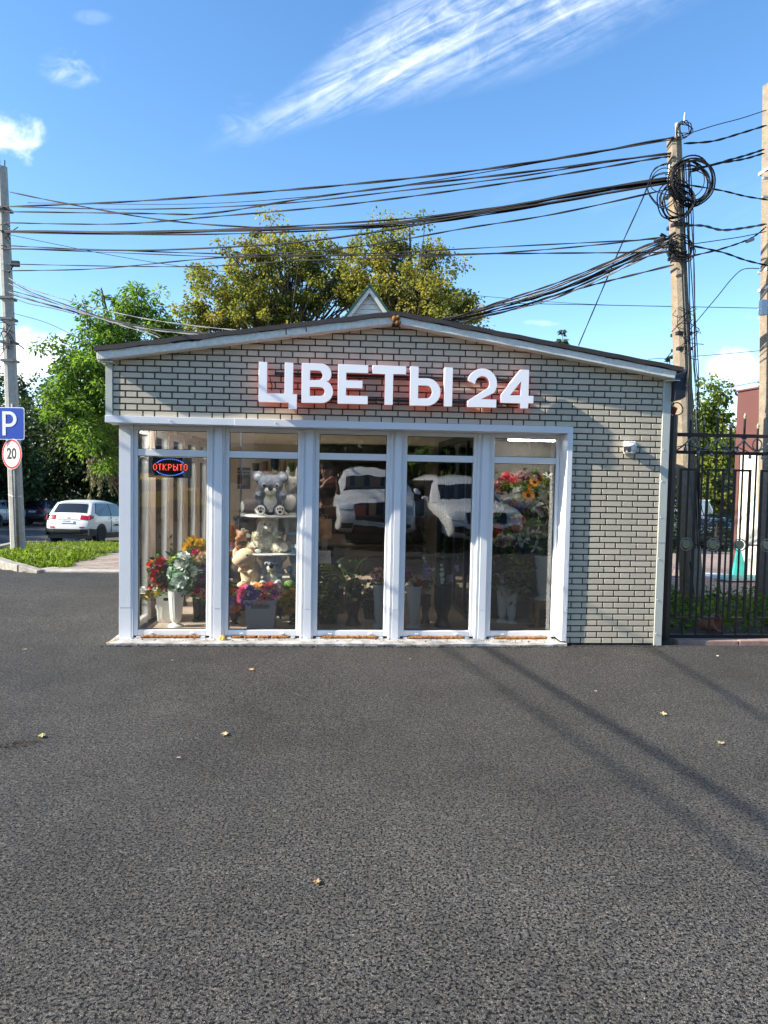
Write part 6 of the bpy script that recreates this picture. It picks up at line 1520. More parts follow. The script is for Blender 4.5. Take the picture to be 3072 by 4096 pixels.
def bouquet(label, flowers, base, group=None, nleaf=60, lsize=.06, cat='flowers', name='flower_bouquet', leaf_r=None, leaf_c=None, foliage_mat=None):
    """flowers: (kind, colour, point, size, facing)"""
    base = Vector(base)
    if base.y < .62: base = base+Vector((base.x*.02, DY, 0))
    e = empty(name, base, label, cat, group); st = MB()
    for (k, c, p, s, d) in flowers:
        p = Vector(p); inst('flower', flower_mesh(k, c), e, p-base, face_rot(d, random.uniform(0, 6)), s)
        mid = base.lerp(p, .55)+Vector((random.gauss(0, .008), random.gauss(0, .008), .01)); st.tube([base+Vector((random.gauss(0, .012), random.gauss(0, .012), 0)), mid, p-Vector(d).normalized()*s*.1], .003, 4, cap=False)
    if flowers: st.build('stems', M_STEM, e)
    if nleaf:
        pts = np.array([tuple(f[2]) for f in flowers]) if flowers else np.array([tuple(leaf_c)])
        ctr = pts.mean(0) if leaf_c is None else np.array(leaf_c); sd_ = (pts.std(0)+.02) if leaf_r is None else np.array(leaf_r)
        C = ctr+rng.normal(0, 1, (nleaf, 3))*sd_; C[:, 1] += .02; C[:, 2] -= .02
        leaves_obj('leaves', C, lsize*rng.uniform(.6, 1.4, nleaf), lsize*.28, rdirs(nleaf, -.5, .9), rdirs(nleaf, -.2, 1), rng.random(nleaf), foliage_mat or L_BQ, e)
    return e
TOC = Vector((0, -1, .12))
def bunch(label, px, py, Y, rx, rz, n, kinds, size, base=None, group='flowers in the windows', nleaf=60, lsize=.06, ry=.05, jit=.45, dome=True, seed=None):
    if Y < .8: Y += DY
    if base is not None and base.y < .9: base = base+Vector((0, DY, 0))
    c = at(px, py, Y); fl = []
    rd = random.Random(seed if seed is not None else px*7+py)
    for i in range(n):
        a = i*2.39996; r_ = math.sqrt((i+.5)/n); dx, dz = r_*math.cos(a), r_*math.sin(a)
        k, cc_ = kinds[rd.randrange(len(kinds))]
        p = c+Vector((dx*rx+rd.gauss(0, rx*.07), -ry*math.sqrt(max(0, 1-r_*r_))*1.0+rd.uniform(-.02, .02), dz*rz+rd.gauss(0, rz*.07)))
        d = Vector((dx*.8, -1+.3*rd.random(), dz*.7+.45)); s = size*rd.uniform(.95, 1.3)
        fl.append((k, cc_, p, s, d))
    b = base if base is not None else c-Vector((0, 0, rz+.08))
    return bouquet(label, fl, b, group, nleaf, lsize)
# ---- first window
v1 = at(696, 2512, .36); vase('white fluted vase in front of the first window', -1.535, .40, at(700, 2368, .40).z-FZ, .080, M_VWH)
top1 = Vector((-1.535, .40, at(700, 2368, .40).z-.02))
def F(k, c, px, py, Y, s, d=(0, -1, .25)): return (k, c, at(px, py, Y+(DY if Y < .8 else 0)), s*(1.02 if k == 'gerbera' else 1.2), d)
bouquet('big bouquet of white ornamental kale in the white fluted vase, first window', [F('kale', 'white', 728, 2262, .36, .072, (-.05, -.8, .75)), F('kale', 'green_white', 722, 2318, .33, .082, (.0, -1, .1)), F('kale', 'green_white', 692, 2292, .37, .06, (-.7, -.8, .2)), F('kale', 'white', 735, 2232, .40, .062, (.2, -.5, .9)), F('kale', 'green_white', 762, 2285, .38, .06, (.7, -.8, .3)), F('kale', 'green_white', 728, 2352, .35, .058, (.1, -1, -.2)), F('kale', 'green_white', 690, 2335, .38, .055, (-.5, -1, -.1)), F('kale', 'lime', 693, 2246, .42, .05, (-.5, -.5, .9))], top1, 'flowers in the windows', 30, .07)
bouquet('bouquet of deep red peonies left of the white kale, first window', [F('peony', 'red', 642, 2250, .42, .050, (0, -.7, .7)), F('peony', 'red', 622, 2298, .40, .055, (-.5, -1, .1)), F('peony', 'darkred', 658, 2335, .38, .054, (.0, -1, 0)), F('peony', 'darkred', 662, 2278, .42, .045, (.2, -1, .4)), F('peony', 'orange', 605, 2258, .46, .045, (-.8, -.8, .4)), F('peony', 'darkred', 637, 2275, .42, .04), F('peony', 'red', 630, 2325, .42, .04, (-.5, -1, -.3))], top1+Vector((-.06, .02, -.02)), 'flowers in the windows', 55, .075)
bucket('white plastic tub of small flowers in the corner of the first window', -1.835, -1.60, .56, .86, at(620, 2396, .56).z, M_VWH)
bunch('yellow and white small flowers in the white tub, first window', 612, 2362, .60, .13, .05, 14, [('small', 'yellow'), ('small', 'white'), ('small', 'cream'), ('small', 'red'), ('small', 'yellow')], .034, Vector((-1.72, .66, .25)), nleaf=70, lsize=.05)
bunch('purple edged ornamental kale right of the white kale, first window', 800, 2300, .62, .085, .16, 7, [('kale', 'purple'), ('kale', 'lav')], .062, Vector((-1.36, .7, .3)), nleaf=20)
bunch('pink and red roses low behind the white vase, first window', 800, 2365, .60, .07, .07, 9, [('peony', 'hot'), ('peony', 'pink'), ('small', 'cream')], .035, Vector((-1.36, .66, .2)), nleaf=40)
bunch('bright yellow chrysanthemums at the right side of the first window', 785, 2185, .95, .10, .06, 9, [('mum', 'yellow')], .06, Vector((-1.42, 1.0, .5)), nleaf=30, lsize=.07)
bunch('crimson and magenta roses below the yellow chrysanthemums, first window', 795, 2232, .85, .10, .06, 8, [('peony', 'hot'), ('peony', 'magenta'), ('mum', 'cream')], .045, Vector((-1.40, .9, .42)), nleaf=50)
bunch('pink hydrangea heads beside the left side glass, first window', 566, 2160, 1.15, .10, .09, 10, [('peony', 'pink'), ('peony', 'rose')], .05, Vector((-2.0+.2, 1.2, .6)), nleaf=20)
bunch('salmon pink bunch between the side pillars, first window', 630, 2165, 1.75, .10, .09, 10, [('peony', 'pink'), ('peony', 'coral')], .05, Vector((-1.80, 1.8, .6)), nleaf=20)
bunch('dusky pink bunch low by the left side glass, first window', 572, 2305, 1.0, .08, .06, 8, [('peony', 'pink'), ('peony', 'mauve')], .05, Vector((-1.8, 1.05, .3)), nleaf=20)
bucket('pale tub further back on the floor, first window', -1.42, -1.18, 1.30, 1.62, at(770, 2370, 1.35).z, M_VWH, handle=False)
bucket('second pale tub behind, near the left window pillar', -1.30, -1.05, 1.9, 2.25, at(800, 2330, 1.95).z+.05, M_VWH, handle=False)
vase('slim black vase behind the white fluted vase, first window', -1.385, .68, .30, .05, M_VBK)
# ---- second window: crate, flowers, toys
M_CRATE = mat('grey_crate_plastic', (.42, .45, .49), .5, var=.06, bump=.2, bscale=120)
ce = empty('flower_crate', (-.71, .44, FZ), 'grey slotted plastic crate of gerberas in the second window', 'crate')
cz = at(1036, 2412, .33).z
q = MB(); q.hexa([(-.845, .34, FZ), (-.575, .34, FZ), (-.575, .60, FZ), (-.845, .60, FZ)], [(-.862, .325, cz), (-.555, .325, cz), (-.555, .615, cz), (-.862, .615, cz)]); q.build('tub', M_CRATE, ce, bevel=.008)
q = MB()
for (a, b, c, d) in ((-.875, -.543, .312, .328), (-.875, -.543, .612, .628), (-.875, -.858, .328, .612), (-.56, -.543, .328, .612)): q.box(a, b, c, d, cz-.028, cz+.006)
q.build('rim', M_CRATE, ce, bevel=.004)
CRD = 1
for i in range(16): MB().box(-.80+i*.0115, -.80+i*.0115+.005, .322, .332, cz-.078, cz-.036).build('slot', M_BLACK, ce)
ce.location = ce.location+Vector((-.01, .12, 0)); DYK = DY; DY = .12
bouquet('crate of violet, pink, magenta and orange gerberas in the second window', [F('gerbera', 'violet', 1003, 2360, .36, .055, (-.2, -1, .5)), F('gerbera', 'violet', 1018, 2378, .34, .055, (.1, -1, .2)), F('gerbera', 'violet', 997, 2400, .33, .058), F('gerbera', 'violet', 978, 2404, .35, .05, (-.5, -1, 0)), F('gerbera', 'coral', 1058, 2393, .33, .058, (.1, -1, .1)), F('gerbera', 'pink', 1054, 2372, .37, .05, (.1, -.7, .7)), F('gerbera', 'coral', 1037, 2410, .33, .045, (0, -1, -.3)), F('gerbera', 'coral', 1082, 2402, .34, .045, (.4, -1, -.1)), F('gerbera', 'magenta', 1098, 2378, .35, .052, (.3, -1, .4)), F('gerbera', 'magenta', 1075, 2354, .40, .05, (.1, -.6, .9)), F('gerbera', 'red', 1078, 2342, .42, .05, (.1, -.6, .9)), F('gerbera', 'amber', 1030, 2345, .42, .045, (-.1, -.7, .8)), F('gerbera', 'hot', 968, 2372, .38, .055, (-.5, -1, .3)), F('gerbera', 'hot', 975, 2352, .42, .05, (-.3, -.6, .9)), F('gerbera', 'hot', 962, 2395, .40, .045, (-.6, -1, 0)), F('gerbera', 'mauve', 1110, 2348, .42, .05, (.3, -.6, .9)), F('gerbera', 'rose', 1122, 2370, .42, .04, (.5, -.9, .3)), F('gerbera', 'red', 1055, 2352, .42, .045, (0, -.6, .9))], (-.71, .46, .2), 'flowers in the windows', 40, .05)
DY = .16
bunch('rust coloured chrysanthemums at the left edge of the second window', 934, 2395, .55, .085, .13, 18, [('mum', 'rust'), ('mum', 'orange'), ('mum', 'rust')], .045, Vector((-.98, .6, .22)), nleaf=25)
bunch('lilac chrysanthemums low at the left edge of the second window', 915, 2412, .48, .03, .06, 5, [('mum', 'lav')], .045, Vector((-1.0, .5, .18)), nleaf=8)
bunch('bright yellow and gold chrysanthemums at the right of the second window', 1158, 2405, .45, .09, .12, 20, [('mum', 'yellow'), ('mum', 'gold'), ('mum', 'gold'), ('mum', 'yellow')], .045, Vector((-.42, .5, .2)), nleaf=25)
bunch('dusty brown chrysanthemums behind the yellow ones, second window', 1128, 2430, .56, .05, .07, 8, [('mum', 'mauve'), ('mum', 'rust')], .04, Vector((-.47, .6, .2)), nleaf=12)
bunch('amber flowers beside dark maroon ones at the left of the second window', 925, 2150, 1.2, .05, .11, 12, [('mum', 'amber'), ('mum', 'gold')], .05, Vector((-1.1, 1.25, .6)), nleaf=15)
bunch('dark maroon flowers behind the toys, second window', 950, 2150, 1.5, .09, .09, 14, [('mum', 'maroon'), ('mum', 'darkred')], .055, Vector((-1.05, 1.55, .6)), nleaf=15)
bunch('white and pink roses left of the toy shelf, second window', 928, 2192, 1.1, .06, .04, 9, [('peony', 'white'), ('peony', 'rose')], .038, Vector((-1.08, 1.15, .55)), nleaf=30)
bunch('red and orange roses left of the cream toy, second window', 925, 2238, 1.05, .06, .07, 10, [('peony', 'red'), ('peony', 'orange'), ('peony', 'rust')], .045, Vector((-1.05, 1.1, .5)), nleaf=30)
DY = DYK
for (x, y, lb) in ((-.99, .55, 'black floor vase holding the rust chrysanthemums, second window'), (-.40, .55, 'black floor vase holding the yellow chrysanthemums, second window')): vase(lb, x, y, .26, .055, M_VBK)
# black tubs that carry the flowers farther back
for i, (x, y, h) in enumerate(((-1.42, 1.05, .52), (-1.08, 1.2, .6), (-1.05, 1.55, .62), (-1.78, 1.2, .55), (-1.78, 1.8, .6), (-1.36, .78, .30))):
    vase('tall black floor vase %s' % ['under the yellow chrysanthemums', 'under the amber flowers', 'under the maroon flowers', 'by the left side glass under the pink heads', 'between the side pillars', 'under the purple kale'][i], x, y, h, .075, M_VBK, style=1, flutes=0)
# ---- soft toys on round white shelves
def fur(name, c, fz=.9): return mat('plush_'+name, c, .95, var=.16, vscale=45, bump=.9, bscale=140, bdist=.006)
FB, FW, FCR, FBR, FDK, FGR, FBLU, FGRN = fur('blue_grey', (.17, .20, .26)), fur('white', (.78, .75, .68)), fur('cream', (.78, .62, .42)), fur('tan', (.36, .19, .11)), fur('dark', (.06, .055, .06)), fur('grey', (.32, .31, .30)), fur('sky', (.22, .50, .68)), fur('green', (.16, .30, .06))
FG2 = fur('pale_grey', (.42, .46, .52)); FBW = fur('brown_grey', (.16, .12, .11))
M_TOYBLK = mat('toy_black', (.012, .012, .014), .3); M_EYEW = mat('toy_eye_white', (.75, .75, .75), .3); M_BOW = mat('toy_bow', (.55, .60, .14), .7); M_TAGW = mat('toy_tag', (.65, .75, .65), .5)
shelf = empty('toy_shelf', (-.62, 1.05, FZ), 'white round tiered shelf stand holding soft toys in the second window', 'shelf')
for (z, r_) in ((1.165, .40), (.780, .46), (.430, .45)):
    MB().lathe([(0, z-.018), (r_-.004, z-.018), (r_, z-.012), (r_, z-.002), (r_-.004, z), (0, z)], c=(-.62, 1.05, 0), n=40).build('tier', M_PVC, shelf)
MB().tube([(-.62, 1.15, FZ), (-.62, 1.15, 1.16)], .022, 10).build('column', M_PVC, shelf)
MB().lathe([(0, FZ), (.25, FZ), (.25, FZ+.02), (0, FZ+.03)], c=(-.62, 1.15, 0), n=24).build('foot', M_PVC, shelf)
def plush(label, x, y, z, H_, rz, groups, name='soft_toy', vox=.011, furry=None):
    H_ *= 1.08
    e = empty(name, (x, y, z), label, 'soft toy', 'soft toys on the shelves', rz=rz)
    for (pn, m, ells) in groups:
        mb = MB()
        for (c, r_) in ells: mb.ell([v*H_ for v in c], [v*H_ for v in r_], nu=16, nv=12)
        o = mb.build(pn, m, e, local=True, smooth=True)
        if len(ells) > 1 and pn in ('body', 'ears'):
            rm = o.modifiers.new('remesh', 'REMESH'); rm.mode = 'VOXEL'; rm.voxel_size = vox; rm.use_smooth_shade = True
            s_ = o.modifiers.new('smooth', 'SMOOTH'); s_.iterations = 5
    if furry:
        cs = []; ds = []
        for (c, r_) in groups[0][2]:
            d = rdirs(furry); cs.append(np.array(c)*H_+d*np.array(r_)*H_*.97); ds.append(d+np.array([0, 0, -.7])+rng.normal(0, .3, d.shape))
        C_ = np.concatenate(cs); D_ = np.concatenate(ds); cz_, sz_ = math.cos(rz), math.sin(rz)
        o = leaves_obj('fur', C_, .035, .006, D_, rdirs(len(C_)), rng.random(len(C_)), leaf_mat('white_fur', [(.60, .57, .50), (.75, .72, .66), (.82, .80, .76)], .9, .2) if 'white_fur' not in MATS else MATS['white_fur']); o.parent = e; o['kind'] = 'stuff'
    return e
S2 = lambda x, y, z, rx, ry, rz: [((x, y, z), (rx, ry, rz)), ((-x, y, z), (rx, ry, rz))]
def koala(label, x, y, z, H_, rz, m):
    return plush(label, x, y, z, H_, rz, [('body', m, [((0, 0, .27), (.27, .2, .28)), ((0, -.03, .66), (.29, .24, .24))]+S2(.27, -.14, .42, .10, .13, .10)+S2(.21, -.2, .11, .13, .2, .12)+S2(.27, .0, .84, .14, .08, .13)),
        ('belly', FW, [((0, -.115, .27), (.17, .10, .21))]), ('muzzle', FW, [((0, -.235, .545), (.13, .07, .085))]), ('nose', M_TOYBLK, [((0, -.285, .62), (.062, .045, .088))]),
        ('eye_rim', M_EYEW, S2(.145, -.225, .66, .045, .03, .050)), ('eye', M_TOYBLK, S2(.143, -.238, .658, .036, .028, .041)), ('inner_ear', FG2 if m is FB else FW, S2(.28, -.055, .83, .09, .04, .085)),
        ('foot_pad', FW, S2(.21, -.385, .12, .10, .03, .105)), ('toe_pad', M_TOYBLK, S2(.21, -.412, .085, .035, .012, .028)+S2(.16, -.412, .15, .015, .01, .022)+S2(.21, -.414, .165, .015, .01, .024)+S2(.26, -.412, .15, .015, .01, .022)),
        ('bow', M_BOW, [((-.055, -.20, .455), (.06, .03, .04)), ((.055, -.20, .455), (.06, .03, .04)), ((0, -.215, .44), (.03, .03, .05))]), ('claw', M_TOYBLK, S2(.26, -.27, .43, .03, .015, .012)+S2(.31, -.262, .44, .02, .015, .012))])
zt = 1.166
p = at(1078, 2050, .86); koala('large blue grey plush koala sitting on the top shelf', p.x, .92, zt, .435, R(6), FB)
p = at(990, 2050, 1.05); plush('brown plush toy lying behind the large koala, top shelf', p.x+.06, 1.18, zt, .40, R(25), [('body', FBW, [((-.12, 0, .18), (.30, .22, .19)), ((.25, .05, .42), (.25, .22, .33)), ((.30, .0, .85), (.28, .24, .22))]), ('sole', FW, [((-.36, -.10, .17), (.05, .10, .13))])])
p = at(1160, 2050, .95); plush('white and grey plush rabbit behind plastic wrap at the right of the top shelf', p.x+.02, 1.02, zt, .40, R(-10), [('body', FGR, [((0, 0, .27), (.25, .2, .28)), ((0, -.02, .72), (.20, .18, .22))]+S2(.12, 0, 1.0, .06, .05, .2)), ('belly', FW, [((-.03, -.13, .3), (.17, .1, .2))]), ('eye', M_TOYBLK, S2(.08, -.17, .76, .02, .015, .02))])
zm = .781
p = at(1068, 2198, .80); plush('fluffy white plush rabbit with long hanging ears on the middle shelf', p.x, .86, zm, .37, R(4), [('body', FW, [((0, 0, .28), (.27, .22, .28)), ((.02, -.05, .70), (.22, .2, .21))]+S2(.30, -.20, .14, .18, .20, .145)+S2(.25, -.12, .40, .11, .12, .14)), ('ears', FW, S2(.20, -.16, .52, .085, .075, .27)), ('muzzle', FW, [((.01, -.235, .63), (.10, .06, .075))]), ('eye', M_TOYBLK, S2(.075, -.235, .735, .022, .015, .022)), ('nose', mat('toy_pink', (.55, .28, .26), .6), [((.01, -.285, .66), (.026, .015, .02))])], furry=260)
p = at(968, 2198, .82); plush('small tan plush bear with green vest and paper tags, middle shelf', p.x, .84, zm, .22, R(12), [('body', FBR, [((0, 0, .26), (.22, .18, .27)), ((.0, -.04, .70), (.24, .22, .23)), ((-.18, -.14, .58), (.16, .14, .11))]+S2(.24, -.18, .10, .13, .17, .13)+S2(.24, -.08, .36, .09, .1, .14)+S2(.2, .02, .88, .1, .07, .1)), ('vest', mat('toy_vest', (.05, .08, .05), .8), [((.02, -.05, .36), (.23, .16, .13))]), ('eye', M_TOYBLK, S2(.08, -.25, .74, .025, .02, .025)), ('tag', M_TAGW, [((.24, -.24, .72), (.09, .01, .09)), ((.02, -.2, .97), (.09, .01, .07))])])
plush('dark round headed plush toy behind the tan bear, middle shelf', at(978, 2130, 1.05).x, 1.08, zm, .36, 0, [('body', FDK, [((0, 0, .25), (.25, .2, .26)), ((.02, -.02, .68), (.30, .25, .26))]), ('ear', FDK, S2(.25, 0, .86, .09, .06, .09))])
plush('pale beige plush toy in the shadow behind the white rabbit, middle shelf', at(1035, 2100, 1.15).x, 1.22, zm, .40, 0, [('body', fur('beige', (.40, .32, .26)), [((0, 0, .3), (.28, .2, .3)), ((0, 0, .75), (.25, .2, .25))]+S2(.22, 0, .95, .08, .05, .12))])
p = at(1160, 2190, .84); plush('grey plush elephant with blue collar at the right of the middle shelf', p.x+.03, .88, zm, .40, R(-15), [('body', FGR, [((.05, .05, .30), (.25, .22, .30)), ((0, -.04, .72), (.26, .24, .24)), ((-.10, -.2, .14), (.17, .2, .14)), ((.28, -.2, .14), (.17, .2, .14)), ((-.05, -.27, .60), (.07, .08, .18))]), ('ears', fur('grey_ear', (.24, .24, .25)), [((.32, 0, .72), (.16, .05, .26)), ((-.28, .02, .66), (.14, .05, .3))]), ('collar', FBLU, [((-.02, -.06, .47), (.20, .20, .06))]), ('foot_sole', FW, [((-.12, -.39, .14), (.12, .03, .11))])])
zb = .431
p = at(985, 2335, .66); plush('cream plush hippo leaning on the bottom shelf', p.x+.02, .74, zb, .39, R(-8), [('body', FCR, [((.04, 0, .33), (.26, .24, .35)), ((-.06, -.10, .74), (.27, .22, .21)), ((-.16, -.18, .66), (.22, .19, .16)), ((-.15, -.22, .42), (.08, .1, .06)), ((.12, -.24, .40), (.08, .1, .06)), ((-.12, -.18, .06), (.13, .18, .08)), ((.22, -.18, .06), (.13, .18, .08))]), ('horn', FCR, [((-.34, -.06, .80), (.06, .05, .14))]), ('ear_patch', fur('brown_patch', (.16, .06, .03)), [((.16, -.05, .90), (.10, .1, .08)), ((-.26, .04, .90), (.09, .08, .11))]), ('eye', M_TOYBLK, [((.02, -.30, .80), (.02, .02, .025))]), ('tag', M_TAGW, [((.26, -.2, .90), (.08, .01, .05))])])
p = at(1088, 2340, .66); koala('smaller pale grey plush koala on the bottom shelf, above the gerberas', p.x, .72, zb, .345, R(-4), FG2)
p = at(1182, 2300, .66); plush('light blue plush cat with whiskers cut by the right edge of the second window', p.x+.01, .78, zb+.02, .38, R(10), [('body', FBLU, [((0, 0, .28), (.2, .2, .28)), ((0, -.04, .70), (.22, .2, .24)), ((-.22, -.16, .40), (.08, .09, .1))]), ('belly', FW, [((-.03, -.13, .4), (.13, .1, .26))]), ('whiskers', M_TOYBLK, [((-.08, -.235, .70), (.10, .004, .004)), ((-.08, -.235, .67), (.10, .004, .004)), ((-.08, -.235, .73), (.10, .004, .004))]), ('ears', FBLU, S2(.14, 0, .93, .06, .05, .09))])
p = at(1158, 2390, .60); plush('green plush dinosaur with yellow belly below the blue cat', p.x+.02, .68, FZ+.20, .30, R(15), [('body', FGRN, [((0, 0, .30), (.34, .26, .32)), ((-.1, -.1, .68), (.22, .2, .2)), ((-.24, -.2, .3), (.1, .12, .1))]), ('belly', fur('ochre', (.55, .36, .05)), [((.10, -.2, .28), (.2, .1, .2))])])
p = at(935, 2330, .78); plush('dark grey plush penguin half hidden behind the cream hippo', p.x+.02, .92, zb, .33, R(20), [('body', FDK, [((0, 0, .33), (.24, .22, .34)), ((-.1, -.12, .08), (.22, .2, .09)), ((0, 0, .72), (.2, .2, .2))]), ('belly', FW, [((-.20, -.1, .12), (.06, .14, .06))])])
plush('orange brown plush dog behind the cream hippo on the bottom shelf', at(945, 2225, 1.1).x, 1.15, zb, .36, 0, [('body', fur('orange_brown', (.36, .13, .03)), [((0, 0, .3), (.25, .2, .3)), ((0, -.03, .76), (.22, .2, .22))]), ('tag', M_TAGW, [((.15, -.2, .86), (.03, .01, .1))])])
# poster, shelf of boxes on the left part of the back wall
po_ = empty('notice_board', (-1.28, 5.19, 1.5), 'black notice board headed УГОЛОК ПОТРЕБИТЕЛЯ on the back wall', 'poster')
a, b = at(950, 1870, 5.18), at(1001, 1956, 5.18)
MB().box(a.x, b.x, 5.185, 5.198, b.z, a.z).build('board', mat('poster_black', (.03, .03, .035), .3), po_)
text_obj('heading', 'УГОЛОК', .045, ((a.x+b.x)/2, 5.183, a.z-.06), mat('poster_white', (.6, .6, .6), .6), po_, ext=.0006, bold=.001)
text_obj('heading', 'ПОТРЕБИТЕЛЯ', .034, ((a.x+b.x)/2, 5.183, a.z-.11), MATS['poster_white'], po_, ext=.0006, bold=.001)
MB().box((a.x+b.x)/2-.05, (a.x+b.x)/2+.06, 5.183, 5.185, b.z+.06, b.z+.17).build('picture', mat('poster_picture', (.25, .12, .08), .5, var=.4, vscale=20), po_)
ws = empty('wall_shelf', (-.35, 5.05, 1.6), 'white wall shelf with pots and boxes on the back wall behind the koala', 'shelf')
a, b = at(1003, 1884, 5.0), at(1190, 1890, 5.0)
MB().box(a.x, b.x+.3, 4.92, 5.19, a.z-.025, a.z).build('board', M_PVC, ws)
for i, (px, w_, h_, c) in enumerate(((1022, .12, .13, (.10, .10, .10)), (1060, .10, .16, (.22, .16, .15)), (1098, .14, .22, (.015, .05, .09)), (1130, .10, .18, (.35, .26, .20)), (1165, .10, .15, (.10, .22, .05)))):
    p = at(px, 1884, 5.0); e = empty('shelf_box', (p.x, 5.02, a.z), ['dark bowl at the left end of the wall shelf', 'brown pot on the wall shelf', 'dark blue box in the middle of the wall shelf', 'tan box on the wall shelf', 'green pot at the right end of the wall shelf'][i], 'pot', 'pots on the wall shelf')
    MB().lathe([(0, 0), (w_*.36, 0), (w_*.5, h_*.9), (w_*.5, h_), (w_*.42, h_), (0, h_*.7)], n=14).build('pot', mat('pot_%d' % i, c, .5, var=.15, vscale=20), e, local=True, smooth=True, auto=40)
# ---- third window: black vase with lotus pods, dark foliage, alstroemeria
vase('black vase with price tag 350 holding lotus pods, third window', .205, .50, at(1408, 2347, .48).z-FZ, .082, M_VBK, style=1)
M_TAGY = mat('yellow_price_tag', (.62, .50, .10), .6); M_TAGP = mat('white_price_tag', (.7, .7, .66), .6)
tg = empty('price_tag', (.205, .405, .27), 'yellow handwritten price tag 350 on the black vase, third window', 'tag')
a = at(1419, 2398, .645); MB().box(a.x-.024, a.x+.024, .641, .644, a.z-.014, a.z+.014).build('card', M_TAGY, tg)
text_obj('price', '350', .024, (a.x, .6405, a.z), M_SBLK, tg, ext=.0004)
tg = empty('price_tag', (.205, .405, .33), 'small white price tag above the yellow one on the black vase', 'tag'); a = at(1415, 2359, .635); MB().box(a.x-.012, a.x+.012, .632, .635, a.z-.015, a.z+.015).build('card', M_TAGP, tg)
b3 = Vector((.205, .65, .30))
bouquet('green lotus pods and drooping green flower spikes in the black vase, third window', [F('pod', 'lime', 1358, 2250, .46, .022, (-.3, -.7, .6)), F('pod', 'lime', 1366, 2265, .44, .024, (-.3, -.9, .3)), F('pod', 'lime', 1404, 2250, .47, .024, (0, -.8, .6)), F('pod', 'lime', 1428, 2248, .48, .024, (.1, -.8, .6)), F('pod', 'lime', 1402, 2278, .45, .026, (0, -1, .1)), F('pod', 'lime', 1452, 2293, .46, .025, (.3, -1, 0)), F('pod', 'lime', 1448, 2255, .50, .022, (.4, -.7, .6)), F('pod', 'lime', 1370, 2240, .52, .022, (-.3, -.6, .8)), F('small', 'hot', 1416, 2330, .46, .016)], b3, 'flowers in the windows', 30, .10, leaf_r=(.08, .04, .05), leaf_c=tuple(at(1400, 2310, .62)))
e = empty('eremurus_bunch', b3+Vector((-.04, 0, 0)), 'arching yellow green flower spikes left of the lotus pods, third window', 'flowers', 'flowers in the windows')
for i, (px, py) in enumerate(((1284, 2264), (1282, 2276), (1296, 2254), (1288, 2292), (1300, 2304), (1468, 2230))):
    t_ = at(px, py, .58); s0 = at(1392, 2345, .63); m1 = s0.lerp(t_, .55)+Vector((0, 0, .06)); pts = catmull([s0, m1, t_], 8)
    q = MB(); q.tube(pts, .003, 4)
    for k in range(9, 17):
        for j in range(5): q.ell(pts[k]+Vector((random.gauss(0, .004), random.gauss(0, .004), random.gauss(0, .004))), (.006, .006, .006), nu=5, nv=4)
    q.build('spike', mat('spike_green', (.30, .36, .05), .6, var=.3, vscale=80), e)
L_BQD = leaf_mat('dark_bouquet_leaves', [(.012, .03, .010), (.025, .06, .015), (.05, .10, .02), (.14, .20, .06)], trans=.3)
bouquet('dense dark green foliage bunch at the left of the third window', [], (-.05, .6, .1), 'flowers in the windows', 420, .045, leaf_r=(.055, .05, .11), leaf_c=tuple(at(1300, 2380, .68)), foliage_mat=L_BQD, name='foliage_bunch')
bouquet('dark leafy greenery on the floor between the vases, third window', [], (.42, .8, .1), 'flowers in the windows', 260, .045, leaf_r=(.07, .05, .06), leaf_c=tuple(at(1478, 2385, .8)), foliage_mat=L_BQD, name='foliage_bunch')
vase('pale vase cut by the right edge of the third window', .47, .44, at(1530, 2352, .44).z-FZ, .070, M_VBL)
bunch('pale pink alstroemeria at the right of the third window', 1510, 2300, .45, .075, .075, 12, [('small', 'rose'), ('small', 'white'), ('small', 'pink'), ('small', 'rose')], .026, Vector((.47, .46, .35)), nleaf=40, lsize=.07)
bucket('black low tub under the foliage, third window', -.16, .06, .52, .74, .22, M_VBK, handle=False)
bucket('black low tub behind the lotus vase, third window', .33, .53, .75, .95, .20, M_VBK, handle=False)
# dim things deeper inside, third window
for i, (px, py, Y, w_, h_, c, lb) in enumerate(((1300, 2115, 1.4, .16, .22, (.30, .17, .09), 'brown paper bag standing on a counter behind the third window'), (1278, 2095, 1.5, .13, .16, (.20, .14, .10), 'dark gift box beside the paper bag'), (1296, 2228, 1.2, .16, .14, (.55, .50, .50), 'white gift bag with coloured stripes by the foliage'))):
    p = at(px, py, Y); e = empty('gift_bag', (p.x, Y, p.z-h_/2), lb, 'bag', 'bags inside the shop')
    MB().hexa([(p.x-w_/2, Y-.04, p.z-h_/2), (p.x+w_/2, Y-.04, p.z-h_/2), (p.x+w_/2, Y+.04, p.z-h_/2), (p.x-w_/2, Y+.04, p.z-h_/2)], [(p.x-w_*.46, Y-.02, p.z+h_/2), (p.x+w_*.46, Y-.02, p.z+h_/2), (p.x+w_*.46, Y+.02, p.z+h_/2), (p.x-w_*.46, Y+.02, p.z+h_/2)]).build('bag', mat('bag_%d' % i, c, .7, var=.3, vscale=14), e)
    MB().tube([(p.x-.03, Y-.02, p.z+h_/2), (p.x-.02, Y-.02, p.z+h_/2+.05), (p.x+.02, Y-.02, p.z+h_/2+.05), (p.x+.03, Y-.02, p.z+h_/2)], .004, 4).build('handle', M_STEM if i == 9 else mat('bag_handle', (.2, .14, .08), .7), e)
ct_ = empty('sales_counter', (-.1, 1.9, FZ), 'dark wooden counter inside the shop behind the third window', 'counter')
MB().box(-.32, .12, 1.35, 2.6, FZ, .80).build('carcass', mat('dark_wood', (.06, .045, .035), .5, var=.3, vscale=5), ct_); MB().box(-.34, .14, 1.32, 2.62, .80, .83).build('top', mat('counter_top', (.16, .12, .09), .4), ct_)
